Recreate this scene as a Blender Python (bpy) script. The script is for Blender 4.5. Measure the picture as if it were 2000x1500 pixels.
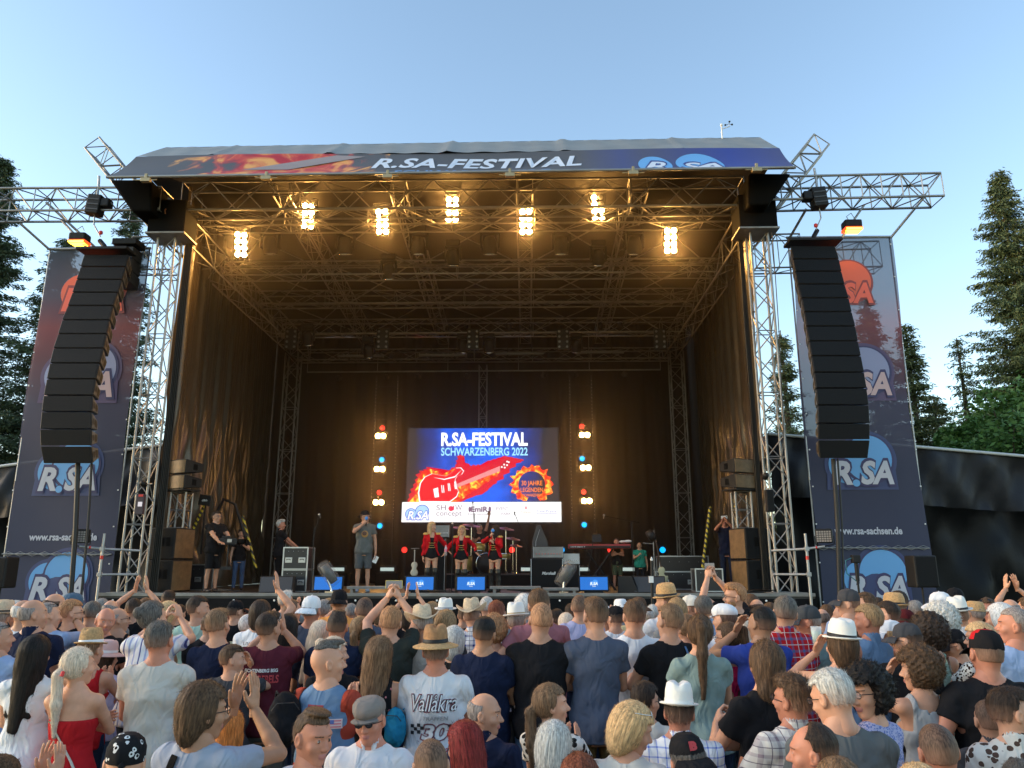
import bpy, math, random
import numpy as np
from mathutils import Vector, Matrix
from mathutils.bvhtree import BVHTree
rad = math.radians
SC = bpy.context.scene
for _o in list(bpy.data.objects):
    bpy.data.objects.remove(_o)
COL = SC.collection

# ------------------------------------------------------------------ camera
CAMP = Vector((1.62, 0.0, 2.1)); YAW = rad(1.1); PITCH = rad(13.5); FPX = 1502.0
cd = bpy.data.cameras.new('camera'); cam = bpy.data.objects.new('camera', cd); COL.objects.link(cam)
cam.location = CAMP; cam.rotation_euler = (math.pi/2 + PITCH, 0, YAW)
cd.sensor_width = 36; cd.lens = FPX/2000*36; cd.clip_start = .1; cd.clip_end = 2000
SC.camera = cam
# ------------------------------------------------------------------ world, sun, exposure
W = bpy.data.worlds.new('World'); SC.world = W; W.use_nodes = True
wn = W.node_tree.nodes; wl = W.node_tree.links
SUN_EL, SUN_ROT = rad(9), rad(-92)
sky = wn.new('ShaderNodeTexSky'); sky.sky_type = 'NISHITA'; sky.sun_disc = False
sky.sun_elevation = SUN_EL; sky.sun_rotation = SUN_ROT; sky.altitude = 500
sky.air_density = 1.0; sky.dust_density = .9; sky.ozone_density = 1.05
wn['Background'].inputs['Strength'].default_value = .15
wl.new(sky.outputs[0], wn['Background'].inputs[0])
sl = bpy.data.lights.new('sun', 'SUN'); so = bpy.data.objects.new('sun', sl); COL.objects.link(so)
sl.energy = .42; sl.angle = rad(25); sl.color = (1, .9, .78)
_sd = Vector((math.sin(SUN_ROT)*math.cos(SUN_EL), math.cos(SUN_ROT)*math.cos(SUN_EL), math.sin(SUN_EL)+.35))
so.rotation_euler = _sd.to_track_quat('Z', 'Y').to_euler(); so.location = (0, 0, 40)
SC.view_settings.view_transform = 'Standard'; SC.view_settings.look = 'None'
SC.view_settings.exposure = 1.75; SC.view_settings.gamma = 1
SC.cycles.use_denoising = True; SC.cycles.max_bounces = 6; SC.cycles.transparent_max_bounces = 12
SC.cycles.volume_bounces = 0; SC.cycles.caustics_reflective = False; SC.cycles.caustics_refractive = False
SC.cycles.sample_clamp_indirect = 4

# ------------------------------------------------------------------ pixel -> place
_F = Vector((-math.sin(YAW)*math.cos(PITCH), math.cos(YAW)*math.cos(PITCH), math.sin(PITCH)))
_R = Vector((math.cos(YAW), math.sin(YAW), 0)); _U = _R.cross(_F)
def ray(x, y): return _F*FPX + _R*(x-1000) + _U*(750-y)
def P(x, y, Y):
    r = ray(x, y); return CAMP + r*((Y-CAMP.y)/r.y)
def PZ(x, y, z):
    r = ray(x, y); return CAMP + r*((z-CAMP.z)/r.z)
def px(p):
    v = Vector(p)-CAMP; d = v.dot(_F); return 1000+FPX*v.dot(_R)/d, 750-FPX*v.dot(_U)/d

# ------------------------------------------------------------------ materials
MATS = {}
def pm(name, col, rough=.6, metal=0., bump=0., bscale=40., var=0., vscale=6., emit=None, estr=1., alpha=None, spec=.5, sheen=0.):
    if name in MATS: return MATS[name]
    m = bpy.data.materials.new(name); m.use_nodes = True; nt = m.node_tree; n = nt.nodes; l = nt.links
    b = n['Principled BSDF']; c = (*col, 1)
    b.inputs['Base Color'].default_value = c; b.inputs['Roughness'].default_value = rough
    b.inputs['Metallic'].default_value = metal; b.inputs['Specular IOR Level'].default_value = spec
    if sheen: b.inputs['Sheen Weight'].default_value = sheen
    tc = n.new('ShaderNodeTexCoord')
    if var:
        nz = n.new('ShaderNodeTexNoise'); nz.inputs['Scale'].default_value = vscale; nz.inputs['Detail'].default_value = 5
        l.new(tc.outputs['Object'], nz.inputs[0])
        cr = n.new('ShaderNodeValToRGB'); cr.color_ramp.elements[0].position = .3; cr.color_ramp.elements[1].position = .7
        cr.color_ramp.elements[0].color = (*[max(0, v*(1-var)) for v in col], 1)
        cr.color_ramp.elements[1].color = (*[min(1, v*(1+var)) for v in col], 1)
        l.new(nz.outputs[0], cr.inputs[0]); l.new(cr.outputs[0], b.inputs['Base Color'])
    if bump:
        nz2 = n.new('ShaderNodeTexNoise'); nz2.inputs['Scale'].default_value = bscale; nz2.inputs['Detail'].default_value = 4
        l.new(tc.outputs['Object'], nz2.inputs[0])
        bp = n.new('ShaderNodeBump'); bp.inputs['Strength'].default_value = bump; bp.inputs['Distance'].default_value = .02
        l.new(nz2.outputs[0], bp.inputs['Height']); l.new(bp.outputs[0], b.inputs['Normal'])
    if emit is not None:
        b.inputs['Emission Color'].default_value = (*emit, 1); b.inputs['Emission Strength'].default_value = estr
    if alpha is not None: b.inputs['Alpha'].default_value = alpha
    MATS[name] = m; return m
def nodes_of(m): return m.node_tree.nodes, m.node_tree.links, m.node_tree.nodes['Principled BSDF']
def mathn(n, l, op, a, b=None, c=None):
    q = n.new('ShaderNodeMath'); q.operation = op
    for i, v in enumerate((a, b, c)):
        if v is None: continue
        if isinstance(v, (int, float)): q.inputs[i].default_value = v
        else: l.new(v, q.inputs[i])
    return q.outputs[0]
def mixn(n, l, f, a, b):
    q = n.new('ShaderNodeMix'); q.data_type = 'RGBA'
    for i, v in ((0, f), (6, a), (7, b)):
        if isinstance(v, (int, float)): q.inputs[i].default_value = v
        elif isinstance(v, tuple): q.inputs[i].default_value = (*v, 1)
        else: l.new(v, q.inputs[i])
    return q.outputs[2]

alu = pm('aluminium', (.32, .315, .305), .45, .65, var=.15, vscale=3)
alud = pm('dull aluminium', (.26, .25, .235), .55, .5, var=.2, vscale=3)
steel = pm('galvanised steel', (.4, .41, .42), .45, .6, var=.2, vscale=5)
blk = pm('black paint', (.012, .012, .013), .55, bump=.1, spec=.3)
blkm = pm('matt black', (.006, .006, .006), .9, spec=.08)
grille = pm('speaker grille', (.007, .0075, .0085), .7, bump=.3, bscale=300, spec=.2)
wood = pm('dark stained plywood', (.2, .12, .055), .5, var=.25, vscale=8)
rubber = pm('black cable rubber', (.02, .02, .02), .6)
chrome = pm('chrome', (.75, .75, .75), .15, 1.)
redp = pm('red tape', (.7, .04, .03), .5)
whitep = pm('white plastic', (.75, .75, .74), .45)

# ------------------------------------------------------------------ objects
def link(name, me=None, parent=None, loc=None):
    o = bpy.data.objects.new(name, me); COL.objects.link(o)
    if parent is not None: o.parent = parent
    if loc is not None: o.location = loc
    return o
def tag(o, label=None, cat=None, group=None, kind=None):
    if label: o['label'] = label
    if cat: o['category'] = cat
    if group: o['group'] = group
    if kind: o['kind'] = kind
    return o
def thing(name, label, cat, loc=(0, 0, 0), rz=0, group=None):
    o = link(name, None, None, loc); o.rotation_euler = (0, 0, rz); o.empty_display_size = .1
    return tag(o, label, cat, group)
def dup(root, label=None, loc=None, rz=None, group=None):
    r = root.copy(); COL.objects.link(r)
    if loc is not None: r.location = loc
    if rz is not None: r.rotation_euler = (0, 0, rz)
    if label: r['label'] = label
    if group: r['group'] = group
    for ch in root.children:
        c = ch.copy(); COL.objects.link(c); c.parent = r
        for g in ch.children:
            d = g.copy(); COL.objects.link(d); d.parent = c
    return r

class MB:
    def __init__(s): s.v = []; s.f = []; s.m = []; s.sm = []; s.mi = 0
    def add(s, vs, fs, smooth=False):
        b = len(s.v); s.v.extend([tuple(v) for v in vs])
        for f in fs: s.f.append(tuple(i+b for i in f)); s.m.append(s.mi); s.sm.append(smooth)
        return s
    def box(s, c, d, M=None):
        x, y, z = d[0]/2, d[1]/2, d[2]/2
        vs = [Vector((i*x, j*y, k*z)) for k in (-1, 1) for j in (-1, 1) for i in (-1, 1)]
        if M is not None: vs = [M @ v for v in vs]
        c = Vector(c); vs = [v+c for v in vs]
        return s.add(vs, [(0, 2, 3, 1), (4, 5, 7, 6), (0, 1, 5, 4), (2, 6, 7, 3), (0, 4, 6, 2), (1, 3, 7, 5)])
    def hexa(s, c8):      # bottom 4 (ccw seen from above), top 4
        return s.add(c8, [(3, 2, 1, 0), (4, 5, 6, 7), (0, 1, 5, 4), (1, 2, 6, 5), (2, 3, 7, 6), (3, 0, 4, 7)])
    def tube(s, a, b, r, n=6, r2=None, caps=True):
        a = Vector(a); b = Vector(b); d = b-a
        if d.length < 1e-6: return s
        q = d.to_track_quat('Z', 'Y'); r2 = r if r2 is None else r2
        vs = []
        for p, rr in ((a, r), (b, r2)):
            for i in range(n):
                t = 2*math.pi*i/n; vs.append(p + q @ Vector((rr*math.cos(t), rr*math.sin(t), 0)))
        fs = [(i, (i+1) % n, n+(i+1) % n, n+i) for i in range(n)]
        s.add(vs, fs, n > 5)
        if caps: s.add(vs, [tuple(range(n-1, -1, -1)), tuple(range(n, 2*n))])
        return s
    def path(s, pts, r, n=6):
        pts = [Vector(p) for p in pts]; k = len(pts); vs = []
        rs = r if isinstance(r, (list, tuple)) else [r]*k
        up = None
        for i, p in enumerate(pts):
            d = (pts[min(i+1, k-1)]-pts[max(i-1, 0)]).normalized()
            if up is None: up = Vector((0, 0, 1)) if abs(d.z) < .9 else Vector((1, 0, 0))
            x = d.cross(up).normalized(); up = x.cross(d).normalized()
            for j in range(n):
                t = 2*math.pi*j/n; vs.append(p + (x*math.cos(t)+up*math.sin(t))*rs[i])
        fs = []
        for i in range(k-1):
            for j in range(n): fs.append((i*n+j, i*n+(j+1) % n, (i+1)*n+(j+1) % n, (i+1)*n+j))
        fs = [f[::-1] for f in fs]
        s.add(vs, fs, True); s.add(vs[:n], [tuple(range(n))]); s.add(vs[-n:], [tuple(range(n-1, -1, -1))])
        return s
    def lathe(s, prof, n=20, M=None, c=(0, 0, 0)):   # prof: (radius, z) upward
        vs = []; c = Vector(c)
        for r, z in prof:
            for i in range(n):
                t = 2*math.pi*i/n; v = Vector((r*math.cos(t), r*math.sin(t), z))
                if M is not None: v = M @ v
                vs.append(v+c)
        fs = [(k*n+i, k*n+(i+1) % n, (k+1)*n+(i+1) % n, (k+1)*n+i) for k in range(len(prof)-1) for i in range(n)]
        return s.add(vs, fs, True)
    def prism(s, pts, y0, y1, M=None):   # outline in (x,z), extruded in y
        n = len(pts); vs = [Vector((p[0], y0, p[1])) for p in pts]+[Vector((p[0], y1, p[1])) for p in pts]
        if M is not None: vs = [M @ v for v in vs]
        return s.add(vs, [tuple(range(n)), tuple(range(2*n-1, n-1, -1))]+[(i, i+n, (i+1) % n+n, (i+1) % n) for i in range(n)])
    def build(s, name, mats, parent=None, bevel=0, loc=None):
        me = bpy.data.meshes.new(name); me.from_pydata(s.v, [], s.f)
        if not isinstance(mats, (list, tuple)): mats = [mats]
        for m in mats: me.materials.append(m)
        me.polygons.foreach_set('material_index', s.m); me.polygons.foreach_set('use_smooth', s.sm); me.update()
        o = link(name, me, parent, loc)
        if bevel:
            md = o.modifiers.new('bevel', 'BEVEL'); md.width = bevel; md.segments = 2; md.limit_method = 'ANGLE'; md.angle_limit = rad(40)
        return o
def RX(a): return Matrix.Rotation(a, 3, 'X')
def RY(a): return Matrix.Rotation(a, 3, 'Y')
def RZ(a): return Matrix.Rotation(a, 3, 'Z')

# ------------------------------------------------------------------ lettering
_TC = {}
def text_arrays(body, bold=0., shear=0., space=1.):
    k = (body, bold, shear, space)
    if k in _TC: return _TC[k]
    cu = bpy.data.curves.new('t', 'FONT'); cu.body = body; cu.offset = bold; cu.shear = shear; cu.space_character = space
    cu.resolution_u = 3; cu.fill_mode = 'FRONT'
    o = bpy.data.objects.new('t', cu); COL.objects.link(o)
    dg = bpy.context.evaluated_depsgraph_get(); dg.update()
    me = bpy.data.meshes.new_from_object(o.evaluated_get(dg))
    vs = [(v.co.x, v.co.y) for v in me.vertices]; fs = [tuple(p.vertices) for p in me.polygons]
    bpy.data.objects.remove(o); bpy.data.curves.remove(cu); bpy.data.meshes.remove(me)
    xs = [v[0] for v in vs]; ys = [v[1] for v in vs]
    bb = (min(xs), min(ys), max(xs), max(ys)); _TC[k] = (vs, fs, bb); return _TC[k]
def text_into(mb, body, fn, x0, y0, w, h, bold=0., shear=0., space=1., flip=False):
    """letters fitted in the box x0,y0,w,h of a flat sheet; fn(u,v)->3D"""
    vs, fs, bb = text_arrays(body, bold, shear, space)
    sx = w/(bb[2]-bb[0]); sy = h/(bb[3]-bb[1])
    P3 = [fn(x0+(v[0]-bb[0])*sx, y0+(v[1]-bb[1])*sy) for v in vs]
    mb.add(P3, [f[::-1] for f in fs] if flip else fs); return mb
def disc_into(mb, fn, cx, cy, r, ry=None, n=32):
    ry = ry or r; K = 4; vs = [fn(cx, cy)]; fs = []
    for k in range(1, K+1): vs += [fn(cx+r*k/K*math.cos(2*math.pi*i/n), cy+ry*k/K*math.sin(2*math.pi*i/n)) for i in range(n)]
    for i in range(n):
        j = (i+1) % n; fs.append((0, 1+i, 1+j))
        for k in range(K-1): fs.append((1+k*n+i, 1+(k+1)*n+i, 1+(k+1)*n+j, 1+k*n+j))
    mb.add(vs, fs); return mb
def poly_into(mb, fn, pts): mb.add([fn(*p) for p in pts], [tuple(range(len(pts)))]); return mb
# =================================================================== SETTING
def ground_z(Y):      # the meadow dips a little near the viewer
    return float(np.interp(Y, [-30, 0, 3, 4, 5, 6, 10, 17, 300], GZ))
GZ = [-.7, -.64, -.52, -.42, -.22, -.1, -.02, .0, 0]
STZ = 1.58            # stage floor
def make_ground():
    mb = MB(); ys = [-60, -30, 0, 1.5, 3, 4, 5, 6.5, 8, 10, 12, 14, 17, 24, 40, 80, 200, 700]
    xs = [-700, -200, -60, -25, -15, -8, 0, 8, 15, 25, 60, 200, 700]
    vs = [(x, y, ground_z(y)) for y in ys for x in xs]; nx = len(xs)
    fs = [(j*nx+i, j*nx+i+1, (j+1)*nx+i+1, (j+1)*nx+i) for j in range(len(ys)-1) for i in range(nx-1)]
    mb.add(vs, fs, True)
    m = pm('trodden grass', (.06, .065, .03), .9, bump=.6, bscale=30, var=.5, vscale=2)
    tag(mb.build('ground', m), kind='structure')
make_ground()

# ------------------------------------------------------------------ truss
def lattice(mb, A, B, w, h, bay=.55, rc=.025, rb=.012, flat=False, n=6):
    A = Vector(A); B = Vector(B); d = (B-A); L = d.length; d.normalize()
    ref = Vector((0, 0, 1)) if abs(d.z) < .8 else Vector((0, 1, 0))
    s = d.cross(ref).normalized(); u = s.cross(d).normalized()
    cs = [(-1, -1), (1, -1), (1, 1), (-1, 1)] if not flat else [(0, -1), (0, 1)]
    def pt(c, t): return A+d*t+s*(c[0]*w/2)+u*(c[1]*h/2)
    mb.mi = 0
    for c in cs: mb.tube(pt(c, 0), pt(c, L), rc, n)
    k = max(1, round(L/bay)); sides = [(i, (i+1) % 4) for i in range(4)] if not flat else [(0, 1)]
    mb.mi = 1
    for a, b in sides:
        for i in range(k):
            t0, t1 = L*i/k, L*(i+1)/k
            p, q = (cs[a], cs[b]) if (i+a) % 2 else (cs[b], cs[a])
            mb.tube(pt(p, t0), pt(q, t1), rb, 4, caps=False)
        for i in range(0, k+1, max(1, k//5)): mb.tube(pt(cs[a], L*i/k), pt(cs[b], L*i/k), rb, 4, caps=False)
    mb.mi = 0
def truss(label, A, B, w, h, mats=None, name='truss', group=None, **k):
    mb = MB(); lattice(mb, A, B, w, h, **k)
    # split into two parts: chords and braces
    c = MB(); b = MB(); 
    for f, mi, sm in zip(mb.f, mb.m, mb.sm):
        t = c if mi == 0 else b
        t.v.extend(mb.v[i] for i in f) if False else None
    def take(mi):
        o = MB(); mp = {}
        for f, m_, sm in zip(mb.f, mb.m, mb.sm):
            if m_ != mi: continue
            g = []
            for i in f:
                if i not in mp: mp[i] = len(o.v); o.v.append(mb.v[i])
                g.append(mp[i])
            o.f.append(tuple(g)); o.m.append(0); o.sm.append(sm)
        return o
    m0 = mats or alu
    t = thing(name, label, 'truss', group=group)
    take(0).build('chords', m0, t); take(1).build('braces', m0, t); return t

# ------------------------------------------------------------------ stage deck
def X_at(x, y, Y): return P(x, y, Y).x
XL, XR = -7.35, 7.3
t = thing('stage_platform', 'black covered stage deck behind the crowd with thin metal front edge', 'stage')
floor_m = pm('stage floor board', (.035, .033, .032), .45, var=.3, vscale=3, bump=.15)
edgeL, edgeR = P(188, 1166, 17.0).x, P(1592, 1163, 17.0).x
mb = MB(); mb.box(((edgeL+edgeR)/2, 23.5, STZ-.05), (edgeR-edgeL, 13, .1)); mb.build('deck', floor_m, t)
skirt_m = pm('black molton skirt', (.008, .008, .009), .85, bump=.3, bscale=12, spec=.15)
mb = MB(); N = 160; vs = []
for i in range(N+1):
    x = edgeL+(edgeR-edgeL)*i/N
    for k, z in enumerate((STZ-.1, .9, .1)):
        vs.append((x, 16.97-.02*math.sin(i*.7)*k-.03*math.sin(i*.21+k), z))
fs = [(i*3+k+1, (i+1)*3+k+1, (i+1)*3+k, i*3+k) for i in range(N) for k in range(2)]
mb.add(vs, fs, True); mb.build('skirt', skirt_m, t)
mb = MB(); mb.box(((edgeL+edgeR)/2, 16.985, STZ-.02), (edgeR-edgeL, .03, .07)); mb.build('edge_rail', alud, t, .005)
mb = MB()
for i in range(17): mb.lathe([(0, -.012), (.022, -.012), (.022, .0), (0, .004)], 10, RX(rad(-90)) , (edgeL+.4+i*.87, 16.94, STZ-.14))
mb.build('eyelets', whitep, t)
mb = MB()
for X in (edgeL+.05, edgeR-.05): mb.box((X, 23.5, .75), (.04, 12.9, 1.5))
mb.box(((edgeL+edgeR)/2, 29.98, .75), (edgeR-edgeL-.2, .04, 1.5)); mb.build('side_cladding', skirt_m, t)

# ------------------------------------------------------------------ towers
def tower(label, pb, pt_, Y, zt, w=.5, group='stage roof towers'):
    a = P(*pb, Y); top = PZ(pt_[0], pt_[1], zt)
    A = Vector((a.x, Y, STZ)); B = Vector((a.x, Y, zt))
    return truss(label, A, B, w, w*.9, name='truss_tower', group=group, bay=.5, rc=.03, rb=.015), A, B
TLX = P(252, 1150, 17.4).x; TRX = P(1536, 1150, 17.4).x
for X, lb in ((TLX, 'tall aluminium lattice tower at the left front corner of the stage'), (TRX, 'tall aluminium lattice tower at the right front corner of the stage')):
    t = truss(lb, (X, 17.5, STZ), (X, 17.5, 10.0), .42, .36, name='truss_tower', group='stage roof towers', bay=.5, rc=.03, rb=.014)
    mb = MB(); mb.box((X, 17.5, STZ+.01), (.75, .7, .02)); mb.build('base_plate', alud, t)
RLX = P(550, 1040, 28.6).x; RRX = P(1338, 1050, 28.6).x
for X, lb in ((RLX, 'slim dark lattice tower at the left rear of the stage'), (RRX, 'slim dark lattice tower at the right rear of the stage')):
    truss(lb, (X, 28.6, STZ), (X, 28.6, 10.2), .5, .45, alud, 'truss_tower', 'stage roof towers', bay=.55, rc=.028, rb=.013)
truss('thin lattice mast rising behind the middle of the video screen', (P(943, 800, 29).x, 29.0, STZ), (P(943, 800, 29).x, 29.0, 9.8), .3, .3, alud, 'truss_tower', bay=.5, rc=.022, rb=.011)

# front corner blocks
for X, s, lb in ((TLX, 1, 'black sleeve block on top of the left front tower'), (TRX, -1, 'black sleeve block on top of the right front tower')):
    t = thing('sleeve_block', lb, 'sleeve block', (X+s*.05, 17.45, 10.05))
    mb = MB(); mb.box((0, 0, .42), (.9, .7, .84)); mb.build('housing', blkm, t, .02)
    mb = MB(); mb.box((0, 0, -.03), (.96, .76, .05)); mb.build('base_flange', alud, t, .01)
    mb = MB(); mb.path([(.0, -.43, .55), (0, -.47, .5), (0, -.43, .42)], .015); mb.build('hook', pm('rust orange', (.3, .1, .03), .6), t)

# ------------------------------------------------------------------ roof trusses
f0 = P(335, 393, 17.5).z
truss('wide front box truss right under the printed canopy edge', (TLX+.3, 17.5, f0), (TRX-.3, 17.5, f0), .55, .75, alud, bay=.7, rc=.028, rb=.014)
ROWS = [(18.9, 430, .5, .42, 'box truss carrying the seven bright warm lamps'), (20.6, 527, .5, .4, 'second cross truss behind the bright warm lamps'),
        (23.2, 583, .5, .42, 'middle cross truss under the stage roof'), (25.4, 640, .5, .5, 'rear cross truss hung with small round lamps'),
        (28.0, 694, .45, .4, 'rearmost cross truss above the black backdrop')]
rowz = []
for Y, yy, w, h, lb in ROWS:
    z = P(940, yy, Y).z; rowz.append(z)
    truss(lb, (XL+.4, Y, z), (XR-.3, Y, z), w, h, alud, bay=.75, rc=.025, rb=.012, group='cross trusses of the roof')
for X, lb in ((TLX+.1, 'long side truss along the left edge of the roof'), (TRX-.1, 'long side truss along the right edge of the roof')):
    truss(lb, (X, 17.8, 10.35), (X, 28.8, 10.35), .5, .7, alud, bay=.8, rc=.028, rb=.014)
for X, lb in ((-4.6, 'roof rafter truss left of the canopy lettering'), (-1.6, 'roof rafter truss left of the stage centre'), (1.6, 'roof rafter truss right of the stage centre'), (4.5, 'roof rafter truss near the right side of the roof')):
    truss(lb, (X, 17.8, 11.6), (X, 28.8, 10.9), .4, .55, alud, bay=.8, rc=.025, rb=.012, group='roof rafters')
for X0, X1, lb in ((-7, -4.6, 'thin diagonal brace pipes in the left roof bay'), (-4.6, -1.6, 'thin diagonal brace pipes in the left centre roof bay'), (-1.6, 1.6, 'thin diagonal brace pipes in the middle roof bay'), (1.6, 4.5, 'thin diagonal brace pipes in the right centre roof bay'), (4.5, 7, 'thin diagonal brace pipes in the right roof bay')):
    mb = MB()
    for a, b in ((18, 21.5), (21.5, 25), (25, 28.5)):
        mb.tube((X0, a, 11.1), (X1, b, 10.9), .02); mb.tube((X1, a, 11.1), (X0, b, 10.9), .02); mb.tube((X0, b, 10.95), (X1, b, 10.95), .03)
    tag(mb.build('brace_pipes', alud), lb, 'roof brace')

# ------------------------------------------------------------------ roof skin
lo0, lo1 = P(208, 346, 15.9), P(1554, 327, 15.9)
up0, up1 = P(266, 306, 16.8), P(1522, 289, 16.8)
tp0, tp1 = P(325, 288, 18.3), P(1484, 268, 18.3)
def fasc(u, v, e=0.):
    a = lo0.lerp(lo1, u); b = up0.lerp(up1, u); p = a.lerp(b, v)
    sag = .035*math.sin(math.pi*v)*math.sin(u*19) + .03*math.sin(u*9.5)*(v)
    return p+Vector((0, -.80, .6))*(sag+e-.05*math.sin(math.pi*v))
roof = thing('stage_roof', 'grey fabric stage roof with printed festival fascia along its front', 'stage roof')
mb = MB(); NU, NV = 120, 8
mb.add([fasc(i/NU, j/NV) for j in range(NV+1) for i in range(NU+1)], [(j*(NU+1)+i, j*(NU+1)+i+1, (j+1)*(NU+1)+i+1, (j+1)*(NU+1)+i) for j in range(NV) for i in range(NU)], True)
fm = pm('printed roof fascia', (.06, .065, .075), .5, bump=.08, bscale=6)
# print: slate with blue patch on the right, flames at the left (colours of the print itself)
n, l, b = nodes_of(fm); tc = n.new('ShaderNodeTexCoord'); sx = n.new('ShaderNodeSeparateXYZ'); l.new(tc.outputs['Object'], sx.inputs[0])
nz = n.new('ShaderNodeTexNoise'); nz.inputs['Scale'].default_value = 1.4; nz.inputs['Detail'].default_value = 6; nz.inputs['Distortion'].default_value = 1.2; l.new(tc.outputs['Object'], nz.inputs[0])
def bump_x(c, w_):   # soft window around X=c
    return mathn(n, l, 'MAXIMUM', mathn(n, l, 'SUBTRACT', 1., mathn(n, l, 'DIVIDE', mathn(n, l, 'ABSOLUTE', mathn(n, l, 'SUBTRACT', sx.outputs[0], c)), w_)), 0.)
blue_f = mathn(n, l, 'MULTIPLY', mathn(n, l, 'MAXIMUM', bump_x(P(1440, 310, 16).x, 2.6), mathn(n, l, 'MULTIPLY', bump_x(P(1220, 310, 16).x, 1.), .5)), .9)
col = mixn(n, l, blue_f, (.085, .085, .09), (.03, .055, .3))
fl = bump_x(P(530, 320, 16).x, 2.6)
fr = n.new('ShaderNodeValToRGB'); l.new(mathn(n, l, 'ADD', mathn(n, l, 'MULTIPLY', fl, .62), mathn(n, l, 'MULTIPLY', mathn(n, l, 'SUBTRACT', nz.outputs[0], .5), 1.3)), fr.inputs[0])
fr.color_ramp.elements[0].position = .12; fr.color_ramp.elements[0].color = (0, 0, 0, 1); fr.color_ramp.elements[1].position = .32; fr.color_ramp.elements[1].color = (1, 1, 1, 1)
fc = n.new('ShaderNodeValToRGB'); l.new(nz.outputs[0], fc.inputs[0]); e = fc.color_ramp.elements
e[0].position = .4; e[0].color = (.42, .02, .03, 1); e[1].position = .62; e[1].color = (.75, .36, .1, 1); q = e.new(.5); q.color = (.55, .07, .05, 1)
fcn = mathn(n, l, 'MULTIPLY', fr.outputs[0], mathn(n, l, 'GREATER_THAN', fl, .001))
l.new(mixn(n, l, fcn, col, fc.outputs[0]), b.inputs['Base Color'])
mb.build('fascia', fm, roof)
letm = pm('printed pale lettering', (.62, .68, .78), .55)
def UX(x): return (P(x, 335, 16.3).x-lo0.x)/(lo1.x-lo0.x)
F2 = lambda u, v: fasc(u, v, .012)
mb = MB(); u0, u1 = UX(725), UX(1135); text_into(mb, 'R.SA-FESTIVAL', F2, u0, .26, u1-u0, .5, .03, .18, 1.05)
mb.build('lettering', letm, roof)
mb = MB(); u0, u1 = UX(775), UX(1075)
F3 = lambda u, v: fasc(u, max(v, .015), .01)
text_into(mb, 'SCHWARZENBERG', F3, u0, -.02, u1-u0, .14, .02); mb.build('small_lettering', pm('printed sky blue', (.16, .36, .7), .55), roof)
skyb = pm('printed light blue', (.14, .38, .72), .55)
mb = MB(); clampf = lambda u, v: fasc(u, max(v, .06), .01)
disc_into(mb, clampf, UX(1277), .22, (UX(1310)-UX(1277)), .42)
disc_into(mb, lambda u, v: fasc(u, max(v, .06), .013), UX(1365), .28, (UX(1412)-UX(1365)), .5)
mb.build('logo_circles', skyb, roof)
mb = MB(); F4 = lambda u, v: fasc(u, max(v, .06), .016)
text_into(mb, 'R', F4, UX(1255), -.1, UX(1302)-UX(1255), .55, .06, .3); text_into(mb, 'SA', F4, UX(1322), -.1, UX(1408)-UX(1322), .55, .05, .3)
mb.build('logo_outline', pm('printed navy', (.03, .04, .2), .5), roof)
mb = MB(); F5 = lambda u, v: fasc(u, max(v, .06), .02)
text_into(mb, 'R', F5, UX(1258), -.1, UX(1298)-UX(1258), .48, .02, .3); text_into(mb, 'SA', F5, UX(1326), -.1, UX(1404)-UX(1326), .48, .02, .3)
mb.build('logo_letters', letm, roof)
# printed guitar neck on the fascia
mb = MB(); F6 = lambda u, v: fasc(u, v, .009)
mb.add([F6(UX(470), .33), F6(UX(560), .36), F6(UX(700), .86), F6(UX(640), .93)], [(0, 1, 2, 3)]); mb.build('printed_guitar_neck', pm('printed grey', (.3, .25, .25), .5), roof)
# skin
rg = pm('grey roof tarpaulin', (.22, .23, .225), .55, bump=.25, bscale=3, var=.12, vscale=1.5)
mb = MB(); NU, NV = 150, 6
def skin(u, v):
    a = up0.lerp(up1, u); b_ = tp0.lerp(tp1, u); p = a.lerp(b_, v)
    k = abs((u*5.45+.35) % 1-.5)*2
    p.z += -.06*math.sin(math.pi*min(1, (1-k)*1.0))*0 + .05*math.exp(-((1-k)*14)**2) + .012*math.sin(u*130+v*2)
    return p
mb.add([skin(i/NU, j/NV) for j in range(NV+1) for i in range(NU+1)], [(j*(NU+1)+i, j*(NU+1)+i+1, (j+1)*(NU+1)+i+1, (j+1)*(NU+1)+i) for j in range(NV) for i in range(NU)], True)
mb.build('roof_slope', rg, roof)
mb = MB()
bk0, bk1 = Vector((tp0.x, 30, 11.9)), Vector((tp1.x, 30, 11.9))
mb.add([tp0, tp1, bk1, bk0], [(0, 1, 2, 3)]); mb.build('roof_top', rg, roof)
mb = MB()
mb.tube(lo0, lo1, .035, 8)
mb.build('edge_pipe', alu, roof)
und = pm('black roof lining', (.013, .01, .008), .85, bump=.2, bscale=4)
mb = MB(); mb.add([(lo0.x+.1, 17, 11.74), (lo1.x-.1, 17, 11.74), (lo1.x-.1, 18, 11.73), (8.6, 29.7, 11.62), (-8.7, 29.7, 11.62), (lo0.x+.1, 18, 11.73)], [(5, 4, 3, 2, 1, 0)])
mb.add([lo0+Vector((0, .05, -.02)), lo1+Vector((0, .05, -.02)), Vector((lo1.x-.1, 17.05, 11.72)), Vector((lo0.x+.1, 17.05, 11.72))], [(3, 2, 1, 0)])
mb.build('lining', und, roof)
mb = MB()   # black cloth hanging from both roof ends
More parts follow.
